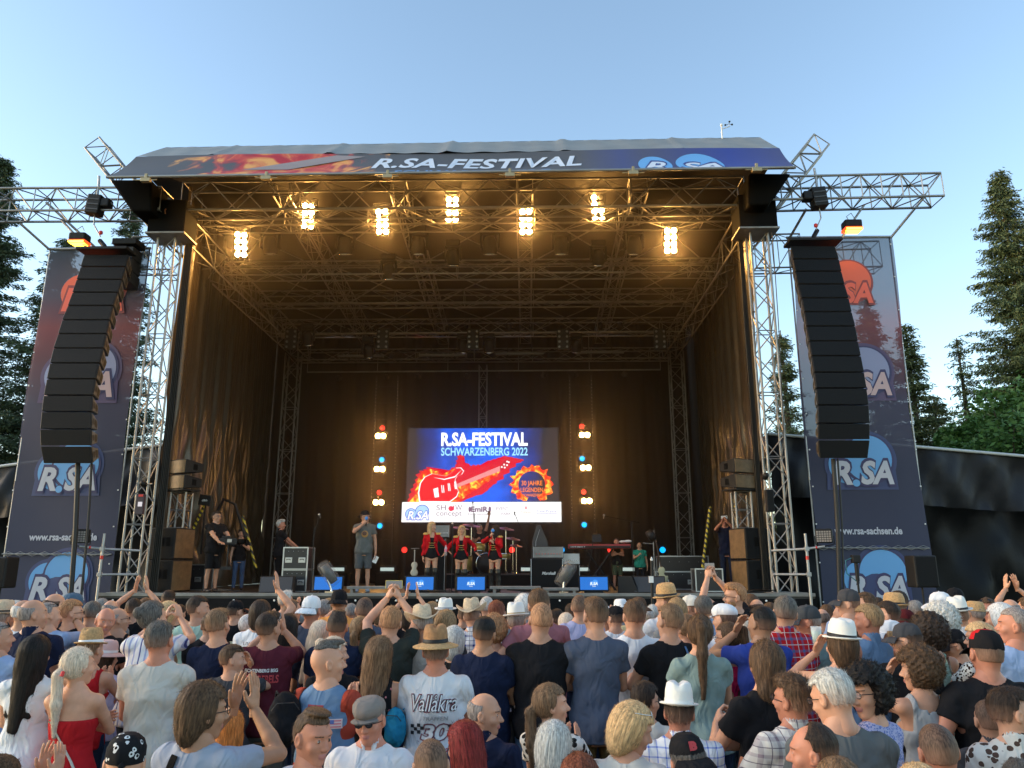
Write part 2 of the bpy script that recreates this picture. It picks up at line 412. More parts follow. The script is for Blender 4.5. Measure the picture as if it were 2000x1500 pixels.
for s, (xa, xb, xc, xd) in ((0, (214, 296, 296, 256)), (1, (1462, 1546, 1502, 1462))):
    ya = 350 if s == 0 else 338
    a, b_ = P(xa, ya, 16.6), P(xb, ya, 16.6); c, d = P(xc, 412 if s == 0 else 400, 16.7), P(xd, 412 if s == 0 else 400, 16.7)
    o = Vector((0, .9, 0)); q = [d, c, b_, a]
    mb.hexa([d, c, c+o, d+o, a, b_, b_+o, a+o])
mb.build('end_curtain', blkm, roof, .05)
mb = MB()
for x, y in ((285, 352), (520, 348), (757, 345), (996, 342), (1237, 338), (1478, 332)):
    p = P(x, y, 15.88); mb.box(p, (.22, .1, .09)); mb.box(p+Vector((0, 0, .09)), (.06, .06, .14)); mb.tube(p+Vector((-.25, 0, .01)), p+Vector((.25, 0, .01)), .015)
mb.build('clamps', pm('dull brass', (.4, .33, .2), .5, .6), roof, .01)

# weather sensor on the roof
t = thing('wind_gauge', 'small white mast with spinning cups on top of the roof at right', 'wind gauge', P(1411, 272, 18.3))
mb = MB(); mb.tube((0, 0, -.1), (0, 0, .38), .02); mb.tube((0, 0, .3), (.22, 0, .38), .012); mb.tube((.2, 0, .38), (.2, 0, .45), .01); mb.build('mast', whitep, t)
mb = MB(); mb.lathe([(0, -.05), (.035, -.03), (.035, .03), (0, .05)], 10, None, (0, 0, .42)); mb.build('sensor', whitep, t)
mb = MB()
for k in range(3):
    a = k*2.1+.4; mb.tube((.2, 0, .45), (.2+.09*math.cos(a), .09*math.sin(a), .45), .006); mb.lathe([(0, -.03), (.03, 0), (.025, .02)], 8, None, (.2+.1*math.cos(a), .1*math.sin(a), .45))
mb.build('cups', blk, t)

# ------------------------------------------------------------------ drapes and backdrop
drape_m = pm('dark brown drape', (.05, .038, .024), .33, bump=.5, bscale=7, spec=.6)
def drape(label, X, s, y0, y1, zt=11.72):
    mb = MB(); NY, NZ = 220, 60; vs = []; rnd = random.Random(5+s)
    ph = [rnd.uniform(0, 6) for _ in range(8)]
    for j in range(NZ+1):
        z = STZ+(zt-STZ)*j/NZ; g = max(0, 1-(z-STZ)/5.5)
        for i in range(NY+1):
            t = i/NY; Y = y0+(y1-y0)*t
            w = .05*math.sin(Y*5.5+ph[0]+.35*math.sin(z*1.1))+.035*math.sin(Y*11.3+ph[1]+.5*math.sin(z*.9+Y))+.02*math.sin(Y*21+ph[2])
            w += g*(.11*math.sin(Y*3.7+z*1.3+ph[3]+1.2*math.sin(z*2.1))+.06*math.sin(Y*8+z*3+ph[4])+.035*math.sin(Y*5-z*6+ph[5]))
            vs.append((X[0]+(X[1]-X[0])*t+s*w, Y, z))
    fs = [(j*(NY+1)+i, j*(NY+1)+i+1, (j+1)*(NY+1)+i+1, (j+1)*(NY+1)+i) for j in range(NZ) for i in range(NY)]
    if s > 0: fs = [f[::-1] for f in fs]
    mb.add(vs, fs, True)
    tag(mb.build('side_drape', drape_m), label, 'stage drape')
drape('glossy brown side drape crumpled along the left wall of the stage', (-7.03, -8.4), -1, 17.95, 29.4)
drape('glossy brown side drape crumpled along the right wall of the stage', (7.16, 8.3), 1, 17.95, 29.4)
bd = pm('black backdrop cloth', (.009, .0075, .006), .8, bump=.3, bscale=5, spec=.2)
mb = MB(); NX = 260; vs = []
for j in range(3):
    for i in range(NX+1):
        x = -8.45+16.8*i/NX; vs.append((x, 29.5+.07*math.sin(x*7)+.03*math.sin(x*17+j), STZ+(10.1)*j/2))
mb.add(vs, [(j*(NX+1)+i, j*(NX+1)+i+1, (j+1)*(NX+1)+i+1, (j+1)*(NX+1)+i) for j in range(2) for i in range(NX)], True)
tag(mb.build('backdrop', bd), 'tall black backdrop cloth closing the rear of the stage', 'backdrop')
# narrow curtains beside the front towers
for xs_, lb in (((289, 306), 'narrow dark curtain hanging just right of the left front tower'), ((1491, 1502), 'narrow dark curtain hanging just left of the right front tower')):
    mb = MB(); a = P(xs_[0], 1150, 17.75).x; b_ = P(xs_[1], 1150, 17.75).x; vs = []
    for j in range(13):
        z = STZ+(10.2-STZ)*j/12
        for i in range(25): vs.append((a+(b_-a)*i/24, 17.78+.05*math.sin(i*1.3+.3*math.sin(z)), z))
    mb.add(vs, [(j*25+i, j*25+i+1, (j+1)*25+i+1, (j+1)*25+i) for j in range(12) for i in range(24)], True)
    tag(mb.build('curtain', pm('olive brown curtain', (.03, .026, .02), .6, bump=.3, bscale=8)), lb, 'curtain')

# ------------------------------------------------------------------ wings, PA
truss('aluminium wing truss reaching out left past the banner', P(-160, 402, 17.3), P(325, 399, 17.3), .62, .6, name='truss', bay=.5, rc=.03, rb=.017)
truss('aluminium wing truss ending in open air at the right', P(1478, 380, 17.3), P(1828, 372, 17.3), .62, .6, name='truss', bay=.5, rc=.03, rb=.017)
truss('sloping truss strut sticking out above the left roof corner', P(190, 288, 17.9), P(338, 470, 17.9), .5, .45, name='truss', bay=.36, rc=.028, rb=.016)
truss('sloping truss strut sticking out above the right roof corner', P(1598, 282, 17.9), P(1462, 452, 17.9), .5, .45, name='truss', bay=.36, rc=.028, rb=.016)
truss('short truss linking the left tower with the left banner frame', P(262, 500, 18.4), P(345, 500, 18.4), .4, .9, name='truss', bay=.5, rc=.022, rb=.012)
truss('short truss linking the right tower with the right banner frame', P(1470, 497, 18.4), P(1560, 495, 18.4), .4, .9, name='truss', bay=.5, rc=.022, rb=.012)
# behind the banners the same lattice shows through
truss('lattice seen through the printed cloth of the right banner', P(1640, 505, 18.9), P(1712, 503, 18.9), .5, .7, name='truss', bay=.5, rc=.022, rb=.012)

def array(label, rows, Y0s, s, hook):
    t = thing('line_array', label, 'line array', P((rows[0][1]+rows[0][2])/2, rows[0][0], Y0s[0]), group='hanging line arrays')
    o = Vector(t.location); n_ = len(rows)-1
    for i in range(n_):
        ya, xa0, xa1 = rows[i]; yb, xb0, xb1 = rows[i+1]; Ya, Yb = Y0s[i], Y0s[i+1]
        TL, TR = P(xa0, ya+1, Ya), P(xa1, ya+1, Ya); BL, BR = P(xb0, yb-1, Yb), P(xb1, yb-1, Yb)
        nrm = (TR-TL).cross(TL-BL).normalized()     # points away from the audience
        if nrm.y < 0: nrm = -nrm
        dep = nrm*.5; upv = (TL-BL).normalized(); w = TR-TL
        bTL, bTR = TL+dep+w*.13-upv*.07, TR+dep-w*.13-upv*.07
        bBL, bBR = BL+dep+w*.13+upv*.07, BR+dep-w*.13+upv*.07
        c = MB(); c.hexa([v-o for v in (BL, BR, bBR, bBL, TL, TR, bTR, bTL)])
        sp = c.build('speaker_box', wood_black, t, .012)
        g = MB(); q = [BL, BR, TR, TL]; m_ = sum(q, Vector())/4; q = [m_+(v-m_)*.965-nrm*.012 for v in q]; q2 = [v+nrm*.02 for v in q]
        g.hexa([v-o for v in (q[0], q[1], q2[1], q2[0], q[3], q[2], q2[2], q2[3])]); g.build('grille', grille, sp)
        # moulded hand-hole panel on the side that faces the stage
        A_, B_, C_, D_ = (BR, bBR, bTR, TR) if s > 0 else (BL, bBL, bTL, TL)
        out = (w.normalized() if s > 0 else -w.normalized())*.012
        def sd(u, v): return A_.lerp(B_, u).lerp(D_.lerp(C_, u), v)+out-o
        h = MB(); h.add([sd(*p) for p in ((.05, .06), (.93, .1), (.93, .9), (.05, .94))], [(0, 1, 2, 3)]); h.build('side_panel', pm('satin side panel', (.12, .085, .045), .45), sp)
        out *= 1.6; h = MB()
        for (u0, u1, v0, v1) in ((.14, .22, .3, .7), (.27, .35, .3, .7)): h.add([sd(u0, v0), sd(u1, v0), sd(u1, v1), sd(u0, v1)], [(0, 1, 2, 3)])
        h.add([sd(*p) for p in ((.45, .5), (.52, .2), (.8, .2), (.87, .5), (.8, .8), (.52, .8))], [tuple(range(6))]); h.build('port', pm('brown port foam', (.06, .045, .025), .8), sp)
    f = MB(); top = P((rows[0][1]+rows[0][2])/2, rows[0][0]-6, Y0s[0]+.1)-o; hk = P(*hook, Y0s[0]+.25)-o
    f.box(top, (1.25, .5, .07)); f.path([top, (top+hk)/2+Vector((.03*s, 0, 0)), hk], .06); f.build('rigging_frame', blk, t, .01)
    return t
wood_black = pm('black cabinet paint', (.022, .02, .018), .5, bump=.2, bscale=80)
LR = [(497, 164, 252), (521, 157, 245), (546, 149, 238), (571, 141, 230), (597, 132, 221), (625, 121, 214), (652, 113, 208), (680, 104, 202), (709, 97, 194), (740, 91, 187), (772, 85, 181), (804, 81, 179), (838, 78, 178), (871, 79, 178), (906, 85, 181)]
YY = [17.3, 17.2, 17.08, 16.96, 16.84, 16.72, 16.6, 16.5, 16.4, 16.32, 16.26, 16.22, 16.2, 16.24, 16.32]
array('left hanging line array of black speaker boxes in front of the banner', LR, YY, 1, (195, 470))
RR = [(480, 1544, 1631), (506, 1549, 1639), (530, 1553, 1644), (555, 1558, 1650), (582, 1565, 1658), (609, 1571, 1664), (637, 1575, 1671), (666, 1580, 1676), (695, 1585, 1682), (727, 1590, 1688), (758, 1594, 1693), (791, 1597, 1697), (827, 1598, 1699), (859, 1598, 1699), (896, 1601, 1695)]
array('right hanging line array of black speaker boxes in front of the banner', RR, YY, -1, (1596, 450))
# small array behind the left one
t = thing('side_speaker', 'short black side speaker hung behind the left line array', 'speaker', P(252, 478, 18.0))
mb = MB()
for i in range(3): mb.box((.02*i, 0, -.3-.33*i), (.5-.03*i, .45, .31), RX(rad(-4*i)))
mb.build('cabinet', wood_black, t, .015)
mb = MB(); mb.box((0, 0, .0), (.62, .5, .16)); mb.build('rigging_frame', blk, t, .02)

# chain hoists and their cables
def hoist(label, x, y, s, hy, xr):
    t = thing('chain_hoist', label, 'chain hoist', P(x, y, 17.0), group='chain hoists')
    mb = MB(); mb.box((0, 0, 0), (.34, .3, .5), RY(rad(6*s))); mb.box((-.26*s*-1, 0, .05), (.22, .24, .22)); mb.build('motor_housing', blk, t, .03)
    mb = MB()
    for k in range(3): mb.box((0, -.155, -.15+.13*k), (.3, .02, .03), RY(rad(6*s)))
    mb.build('cooling_ribs', pm('dark grey plastic', (.06, .06, .065), .5), t)
    b_ = P(*xr, 17.0)-t.location
    mb = MB(); mb.path([(0, 0, -.2), (.02, 0, -.5), b_], .016); mb.path([(0, 0, .2), (.0, 0, .55), (-.02, 0, .8)], .03); mb.build('chain', steel, t)
    mb = MB(); mb.lathe([(0, -.06), (.045, -.03), (.045, .03), (0, .06)], 8, None, b_+Vector((0, 0, .1))); mb.build('hook_block', redp, t)
hoist('black chain hoist motor under the left wing truss', 187, 402, 1, 0, (196, 462))
hoist('black chain hoist motor under the right wing truss', 1598, 388, -1, 0, (1594, 448))

# floodlights over the banners
def flood(label, x, y, px_):
    t = thing('flood_light', label, 'flood light', P(x, y, 17.6), group='flood lights above the banners')
    mb = MB(); mb.box((0, 0, .1), (.42, .3, .2)); mb.build('housing', blk, t, .04)
    mb = MB(); mb.box((0, 0, -.03), (.42, .3, .07)); mb.build('red_reflector', pm('red lamp rim', (.35, .03, .01), .4, emit=(1, .08, .01), estr=.6), t, .01)
    mb = MB(); mb.add([(-.19, -.13, -.08), (.19, -.13, -.08), (.17, .13, -.075), (-.17, .13, -.075)], [(3, 2, 1, 0)])
    mb.add([(-.19, -.153, -.075), (.19, -.153, -.075), (.19, -.153, -.03), (-.19, -.153, -.03)], [(0, 1, 2, 3)])
    mb.build('lens', pm('amber glow', (1, .6, .1), .4, emit=(1, .5, .03), estr=4), t)
    mb = MB(); a = P(*px_[0], 17.6)-t.location; b_ = P(*px_[1], 17.6)-t.location
    mb.tube(a, b_, .03); mb.path([(-.05, 0, .2), (-.1, 0, .33), (.02, 0, .42), (.08, 0, .3)], .01); mb.build('bracket_pole', alu, t)
flood('glowing amber flood light above the left banner', 155, 472, ((185, 500), (120, 430)))
flood('glowing amber flood light above the right banner', 1664, 447, ((1640, 470), (1688, 400)))

# ------------------------------------------------------------------ banners
ban_up = pm('banner mesh cloth', (.1, .1, .15), .6)
n, l, b = nodes_of(ban_up); tc = n.new('ShaderNodeTexCoord'); sx = n.new('ShaderNodeSeparateXYZ'); l.new(tc.outputs['Object'], sx.inputs[0])
rp = n.new('ShaderNodeValToRGB'); l.new(mathn(n, l, 'DIVIDE', sx.outputs[2], 10.), rp.inputs[0]); e = rp.color_ramp.elements
e[0].position = .0; e[0].color = (.016, .026, .07, 1); e[1].position = 1.; e[1].color = (.05, .065, .11, 1)
for p_, c_ in ((.45, (.022, .024, .06)), (.6, (.05, .04, .085)), (.72, (.16, .04, .055)), (.8, (.3, .06, .07)), (.88, (.12, .09, .14))):
    q = e.new(p_); q.color = (*c_, 1)
nz = n.new('ShaderNodeTexNoise'); nz.inputs['Scale'].default_value = 1.1; nz.inputs['Detail'].default_value = 4; l.new(tc.outputs['Object'], nz.inputs[0])
l.new(mixn(n, l, mathn(n, l, 'MULTIPLY', nz.outputs[0], .35), rp.outputs[0], (.06, .06, .1)), b.inputs['Base Color'])
# woven mesh: tiny holes let the sky and trees behind show through
ra = n.new('ShaderNodeValToRGB'); l.new(mathn(n, l, 'DIVIDE', sx.outputs[2], 10.), ra.inputs[0]); e = ra.color_ramp.elements
e[0].position = .3; e[0].color = (.985,)*3+(1,); e[1].position = .95; e[1].color = (.78,)*3+(1,)
l.new(ra.outputs[0], b.inputs['Alpha'])
l.new(rp.outputs[0], b.inputs['Emission Color']); b.inputs['Emission Strength'].default_value = 0
logo_dark = pm('printed dark violet', (.045, .04, .12), .55); logo_w = pm('printed off white', (.52, .53, .6), .55)
logo_halo = pm('printed halo blue', (.045, .06, .16), .55)
logo_red = pm('salmon print with lamp glow', (.95, .16, .1), .55); logo_redc = pm('orange red print with lamp glow', (.85, .16, .09), .55); logo_pink = pm('printed pale pink', (.62, .42, .42), .55); logo_lil = pm('printed lilac', (.3, .32, .5), .55)  # red logo print: glow of the lamps is put into its bright reds
def logo(fn, parent, w, mats, halo=True, nm='logo', zs=1.):
    """R.SA mark: two discs behind bold slanted letters; fn(u,v,e), width w, origin lower left"""
    L = MB(); k = w*.06
    G = lambda e_: (lambda u, v: fn(u*w, v*w, e_*zs))
    if halo and mats[3]:
        disc_into(L, G(.004), .3, .33, .35, n=40); disc_into(L, G(.006), .62, .42, .44, n=40)
        poly_into(L, G(.008), [(-.04, -.05), (1.04, -.05), (1.02, .3), (.98, .45), (.1, .45), (-.02, .2)])
        L.build(nm+'_halo', mats[3], parent)
    L = MB(); disc_into(L, G(.012), .3, .33, .29, n=40); L.build(nm+'_small_disc', mats[0], parent)
    L = MB(); disc_into(L, G(.015), .62, .42, .395, n=40); L.build(nm+'_disc_outline', mats[1], parent)
    L = MB(); disc_into(L, G(.018), .62, .43, .36, n=40); L.build(nm+'_large_disc', mats[0], parent)
    L = MB(); text_into(L, 'R', G(.022), .02, -.01, .38, .45, .075, .2); text_into(L, 'SA', G(.022), .44, -.01, .57, .45, .07, .2); disc_into(L, G(.021), .4, .045, .075); L.build(nm+'_letter_outline', mats[1], parent)
    L = MB(); text_into(L, 'R', G(.027), .055, .025, .3, .37, .04, .2); text_into(L, 'SA', G(.027), .475, .025, .5, .37, .035, .2); L.build(nm+'_letters', mats[2], parent)
    L = MB(); disc_into(L, G(.03), .4, .05, .055); L.build(nm+'_dot', mats[0], parent)
def banner(label, xc_top, xc_bot, wpx, Y, ytop, logos, url):
    cx = P(xc_bot, 1100, Y).x; zt = P(xc_top, ytop, Y).z; w = P(xc_bot+wpx/2, 1100, Y).x-P(xc_bot-wpx/2, 1100, Y).x
    t = thing('banner', label, 'banner', (cx, Y, 0), group='tall printed banners')
    mb = MB(); NX, NZ = 16, 60; vs = []
    def sheet(u, z, e=0): return Vector((u+(.05*math.sin(z*.8) if abs(u) > w/2-.01 else 0), -e+.02*math.sin(u*2.2+z*.9)+.008*math.sin(z*2+u), z))
    for j in range(NZ+1):
        for i in range(NX+1): vs.append(sheet((i/NX-.5)*w, .2+(zt-.2)*j/NZ))
    mb.add(vs, [(j*(NX+1)+i, j*(NX+1)+i+1, (j+1)*(NX+1)+i+1, (j+1)*(NX+1)+i) for j in range(NZ) for i in range(NX)], True)
    mb.build('cloth', ban_up, t)
    for (xc, yc, wp, ms) in logos:
        a = P(xc-wp/2, yc, Y-.03); b_ = P(xc+wp/2, yc, Y-.03); wl_ = b_.x-a.x
        logo(lambda u, v, e, a=a: sheet(a.x-cx+u, a.z+v, .004+e*1.6), t, wl_, ms, True)
    if url:
        a = P(url[0], url[2], Y); b_ = P(url[1], url[2], Y); mb = MB()
        text_into(mb, 'www.rsa-sachsen.de', lambda u, v: sheet(a.x-cx+u, a.z+v, .012), 0, 0, b_.x-a.x, .17, .03); mb.build('web_address', logo_w, t)
        zr = P(url[0], url[2]+26, Y).z; mb = MB()
        mb.tube((-w/2, -.05, zr), (w/2, -.05, zr-.01), .015)
        for k in range(9): 
            x = -w/2+w*k/9; mb.path([(x, -.05, zr), (x+w/18, -.06, zr+.05), (x+w/9, -.05, zr), (x+w/18, -.06, zr-.05), (x, -.05, zr)], .008, 4)
        mb.build('lacing_rope', alu, t)
    mb = MB(); mb.tube((-w/2-.05, 0, zt+.02), (w/2+.05, 0, zt+.02), .035)
    mb.tube((-w/2, .04, .1), (-w/2, .04, zt), .022); mb.tube((w/2, .04, .1), (w/2, .04, zt), .022); mb.build('frame_pole', steel, t)
    mb = MB()
    for k in range(12):
        z = .5+(zt-.7)*k/11
        for s in (-1, 1): mb.box((s*(w/2-.03), -.05, z), (.03, .01, .03))
    mb.build('eyelets', whitep, t)
LM = (skyb, logo_dark, logo_w, logo_halo); LRED = (logo_redc, pm('printed dark red', (.3, .06, .06), .5), logo_red, None); LMID = (logo_lil, logo_dark, logo_pink, pm('printed plum halo', (.1, .06, .14), .5))
banner('tall printed banner behind the left line array', 185, 111, 214, 18.25, 487, [(177, 612, 130, LRED), (150, 780, 142, LMID), (127, 962, 124, LM), (108, 1176, 120, LM)], (56, 190, 1056))
banner('tall printed banner behind the right line array', 1640, 1707, 220, 18.25, 465, [(1650, 596, 118, LRED), (1682, 776, 130, LMID), (1686, 950, 128, LM), (1716, 1176, 128, LM)], (1630, 1762, 1044))
for lb, a, b_ in (('slanting steel pole from the right wing truss to the banner corner', (1805, 385), (1740, 464)), ('slanting steel pole from the right wing truss to the inner banner corner', (1575, 408), (1542, 465)), ('slanting steel pole from the left wing truss to the banner top', (40, 437), (96, 487)), ('long slanting steel pole crossing above the left flood light', (90, 395), (190, 487))):
    mb = MB(); mb.tube(P(*a, 17.6), P(*b_, 18.2), .032, 8); tag(mb.build('steel_pole', steel), lb, 'pole')
# hanging cables down beside the arrays
for lb, a, b_, r in (('thick black cable bundle running down from the left line array', (152, 905), (137, 1180), .05), ('thin black cable beside the cable bundle at left', (179, 905), (157, 1180), .025), ('thick black cable bundle running down from the right line array', (1627, 896), (1640, 1165), .045), ('thin black cable beside the cable bundle at right', (1636, 896), (1648, 1165), .02), ('thin steel wire left of the right line array', (1508, 455), (1532, 880), .01)):
    mb = MB(); A = P(*a, 16.5); B = P(*b_, 16.5); m_ = A.lerp(B, .5)+Vector((.03, 0, 0)); mb.path([A, A.lerp(B, .25)+Vector((.02, 0, 0)), m_, B], r); tag(mb.build('hanging_cable', rubber), lb, 'cable')

# ------------------------------------------------------------------ black tents either side
tarp = pm('black site tarpaulin', (.006, .006, .007), .5, bump=.8, bscale=2.2, spec=.22)
tarp2 = pm('dark grey awning cloth', (.022, .022, .026), .55, bump=1., bscale=2.5, spec=.3)
def tent(label, pts, Y, back):
    t = thing('side_tent', label, 'tent', (0, Y, 0))
    (x0, y0), (x1, y1) = pts; A = P(x0, y0, Y); B = P(x1, y1, Y); N = 110; vs = []; mb = MB()
    rr = random.Random(3)
    for j, f in enumerate((0, .06, .12, .18, .24, .3, .34, .45, .56, .67, .78, .9, 1)):
        for i in range(N+1):
            u = i/N; X = A.x+(B.x-A.x)*u; zt = A.z+(B.z-A.z)*u; z = zt+(0-zt)*f
            dy = .0 if f == 0 else (.4+2*min(f, .3))*.16*math.sin(X*1.7+f*9)+.1*math.sin(X*4.3-f*14)+.07*math.sin(X*9+f*25)+.05*math.sin(X*5.3-f*47)+(.15 if f > .32 else 0)
            vs.append((X, dy, z))
    k = N+1
    mb.add(vs, [((j+1)*k+i, (j+1)*k+i+1, j*k+i+1, j*k+i) for j in range(5) for i in range(N)], True); mb.build('awning', tarp2, t)
    mb = MB(); mb.add(vs, [((j+1)*k+i, (j+1)*k+i+1, j*k+i+1, j*k+i) for j in range(5, 12) for i in range(N)], True); mb.build('tarpaulin_wall', tarp, t)
    mb = MB(); mb.tube((A.x, -.05, A.z), (B.x, -.05, B.z), .045, 8)
    mb.add([(A.x, 0, A.z+.04), (B.x, 0, B.z+.04), (B.x, back, B.z-.3), (A.x, back, A.z-.3)], [(0, 1, 2, 3)]); mb.build('roof_edge', pm('white tent roof', (.6, .6, .58), .5), t)
tent('black tarpaulin tent with pale roof edge at the far right', ((1500, 848), (2120, 902)), 21.5, 5)
tent('black tarpaulin tent mostly hidden behind the left banner', ((-140, 930), (345, 866)), 21.5, 5)

# ------------------------------------------------------------------ trees
def leafmat(name, a, b_, sc=1.5):
    m = pm(name, a, .7); n, l, b = nodes_of(m)
    g = n.new('ShaderNodeNewGeometry'); tc = n.new('ShaderNodeTexCoord'); nz = n.new('ShaderNodeTexNoise'); nz.inputs['Scale'].default_value = sc; nz.inputs['Detail'].default_value = 3
    l.new(tc.outputs['Object'], nz.inputs[0])
    f = mathn(n, l, 'ADD', mathn(n, l, 'MULTIPLY', g.outputs['Random Per Island'], .6), mathn(n, l, 'SUBTRACT', nz.outputs[0], .3))
    l.new(mixn(n, l, f, a, b_), b.inputs['Base Color']); return m
needle = leafmat('spruce needles', (.03, .055, .02), (.12, .15, .05)); needle2 = leafmat('cool spruce needles', (.028, .05, .026), (.085, .12, .05))
bark = pm('brown bark', (.09, .065, .045), .9, bump=.5, bscale=12, var=.3)
leafg = leafmat('broad green leaves', (.03, .09, .015), (.09, .19, .03))
def spruce(label, x, ytop, Y, R, seed, dens=1., base=0., mat=None, lean=0., droop=1.):
    top = P(x, ytop, Y); H = top.z; rn = random.Random(seed)
    t = thing('spruce_tree', label, 'spruce', (top.x, Y, 0), group='spruces around the festival ground')
    mb = MB(); mb.path([(0, 0, 0), (0, 0, H*.4), (lean*.3, 0, H*.75), (lean, 0, H)], [.28, .2, .1, .02], 8); mb.build('trunk', bark, t)
    mb = MB(); V = []; F = []
    def sprig(p, d, ln, w):
        d = d.normalized(); s = d.cross(Vector((rn.uniform(-1, 1), rn.uniform(-1, 1), rn.uniform(-1, 1)))).normalized()*w
        i = len(V); V.extend([p-s*.35, p+s*.35, p+d*ln*.6+s, p+d*ln, p+d*ln*.6-s]); F.append((i, i+1, i+2, i+3, i+4))
    z = max(base, .08*H)
    while z < H-.15:
        f = (H-z)/H; r0 = R*min(1., (f*1.25)**.85)+.1; nb = max(3, int((5+7*f)*dens))
        for k in range(nb):
            a = rn.uniform(0, 6.283); L = r0*rn.uniform(.55, 1.15); 
            if rn.random() < .1: L *= 1.25
            zz = z+rn.uniform(-.25, .25); hx = lean*max(0, (zz/H-.4)/.6)
            p = Vector((hx, 0, zz)); dirv = Vector((math.cos(a), math.sin(a), .12))
            n_ = max(3, int(L/.2)); sag = .035*droop*L
            pts = []
            for q in range(n_+1):
                u = q/n_; pp = p+dirv*L*u+Vector((0, 0, -sag*L*.55*u*u+.12*L*.4*max(0, u-.7)))
                pts.append(pp)
            mb.path([pts[0], pts[len(pts)//2], pts[-1]], [.03, .02, .006], 4)
            for q in range(1, n_+1):
                pp = pts[q]; u = q/n_
                for c in range(int(17*dens)+1):
                    off = Vector((rn.gauss(0, .15), rn.gauss(0, .15), rn.gauss(-.05, .08)))*(1.2-.5*u)
                    d = dirv*.5+Vector((rn.gauss(0, .55), rn.gauss(0, .55), -.55*droop*rn.random()-.1))
                    sprig(pp+off, d, rn.uniform(.12, .3)*(1.1-.3*u), rn.uniform(.014, .034))
        z += rn.uniform(.26, .42)*(1.15 if f > .3 else .8)
    mb2 = MB(); mb2.add(V, F); mb2.build('foliage', mat or needle, t); mb.build('branches', bark, t)
spruce('tall dense spruce at the far left edge of the photo', 10, 312, 34, 3.6, 1, 1.4, mat=needle2)
spruce('dark spruce behind the left wing truss, beside the edge spruce', -45, 360, 32, 3.2, 2, 1.2, mat=needle2)
spruce('spruce half hidden behind the left tower and line array', 262, 398, 38, 3.4, 3, 1.2, mat=needle2)
spruce('broad dark spruce behind the left banner', 130, 470, 33, 3.4, 4, 1.3, mat=needle2)
spruce('tallest spruce with hanging twigs at the far right', 1948, 338, 34, 3.7, 5, 1.3, droop=1.7)
spruce('spruce right beside the tallest one, cut by the right edge', 2015, 430, 36, 3.0, 6, 1.1, droop=1.4)
spruce('medium spruce just right of the right banner', 1768, 640, 36, 2.1, 7, 1.1)
spruce('thin crooked sparse spruce alone against the sky', 1868, 660, 36, 1.35, 8, .5, lean=.0, droop=1.8)
spruce('spruce showing dimly through the cloth of the right banner', 1690, 585, 36, 2.3, 11, 1.1)
spruce('small spruce behind the right line array', 1524, 645, 36, 1.5, 9, 1.)
spruce('lower spruce behind the black tent at right', 1822, 770, 38, 2.0, 10, 1.1)
def broadleaf(label, x, ytop, Y, R, seed):
    top = P(x, ytop, Y); H = top.z; rn = random.Random(seed)
    t = thing('broadleaf_tree', label, 'tree', (top.x, Y, 0), group='leafy trees behind the tent')
    mb = MB(); mb.path([(0, 0, 0), (.1, 0, H*.45), (0, 0, H*.8)], [.22, .16, .06], 8)
    V = []; F = []; cs = []
    for k in range(34):
        a = rn.uniform(0, 6.28); u = rn.uniform(-.75, 1); r = math.sqrt(max(0, 1-u*u))*R*rn.uniform(.5, 1)
        c = Vector((r*math.cos(a), r*math.sin(a), H-R*.95+u*R*.95)); cs.append(c)
        mb.path([(0, 0, H*.5), c*.5+Vector((0, 0, H*.3)), c], [.07, .04, .015], 5)
    for c in cs:
        rr = R*rn.uniform(.22, .36)
        for q in range(230):
            d = Vector((rn.gauss(0, 1), rn.gauss(0, 1), rn.gauss(0, .8))).normalized()*rr*rn.uniform(.5, 1.08); p = c+d
            s = Vector((rn.gauss(0, 1), rn.gauss(0, 1), rn.gauss(0, .5))).normalized()*rn.uniform(.07, .14); w = s.cross(Vector((rn.gauss(0, 1), rn.gauss(0, 1), rn.gauss(0, 1)))).normalized()*.06
            i = len(V); V.extend([p-s, p+w, p+s, p-w]); F.append((i, i+1, i+2, i+3))
    m2 = MB(); m2.add(V, F); m2.build('crown', leafg, t); mb.build('trunk', bark, t)
broadleaf('bright green leafy tree behind the pale tent edge at right', 1952, 782, 27, 2.5, 21)
broadleaf('bright green leafy tree cut by the right edge of the photo', 2040, 760, 28, 2.6, 22)
broadleaf('low leafy tree between the banner and the crooked spruce', 1890, 838, 27.5, 1.5, 23)
# =================================================================== LAMPS
warm = pm('glowing warm bulb', (1, .8, .5), .4, emit=(1, .5, .125), estr=150)
warm2 = pm('glowing warm bulb small', (1, .8, .5), .4, emit=(1, .5, .13), estr=45)
deadlamp = pm('unlit lens', (.3, .3, .32), .2, .3)
def bulb(mb, c, r, n=14, R=None): mb.lathe([(0, r*.2), (r*.7, r*.12), (r, 0), (r, -.03)], n, (R @ RX(rad(90))) if R is not None else RX(rad(90)), c)
BL = [(470, 478, 19.0, 4, 0), (601, 422, 18.7, 6, 0), (746, 433, 18.7, 0, 0), (883, 409, 18.7, 2, 0), (1027, 433, 18.7, 0, 0), (1168, 405, 18.7, -4, 1), (1310, 470, 19.0, -2, 0)]
NAMES = ['lowest at the far left', 'second from the left', 'third from the left', 'highest in the middle', 'third from the right', 'second from right, two bulbs dark', 'lowest at the far right']
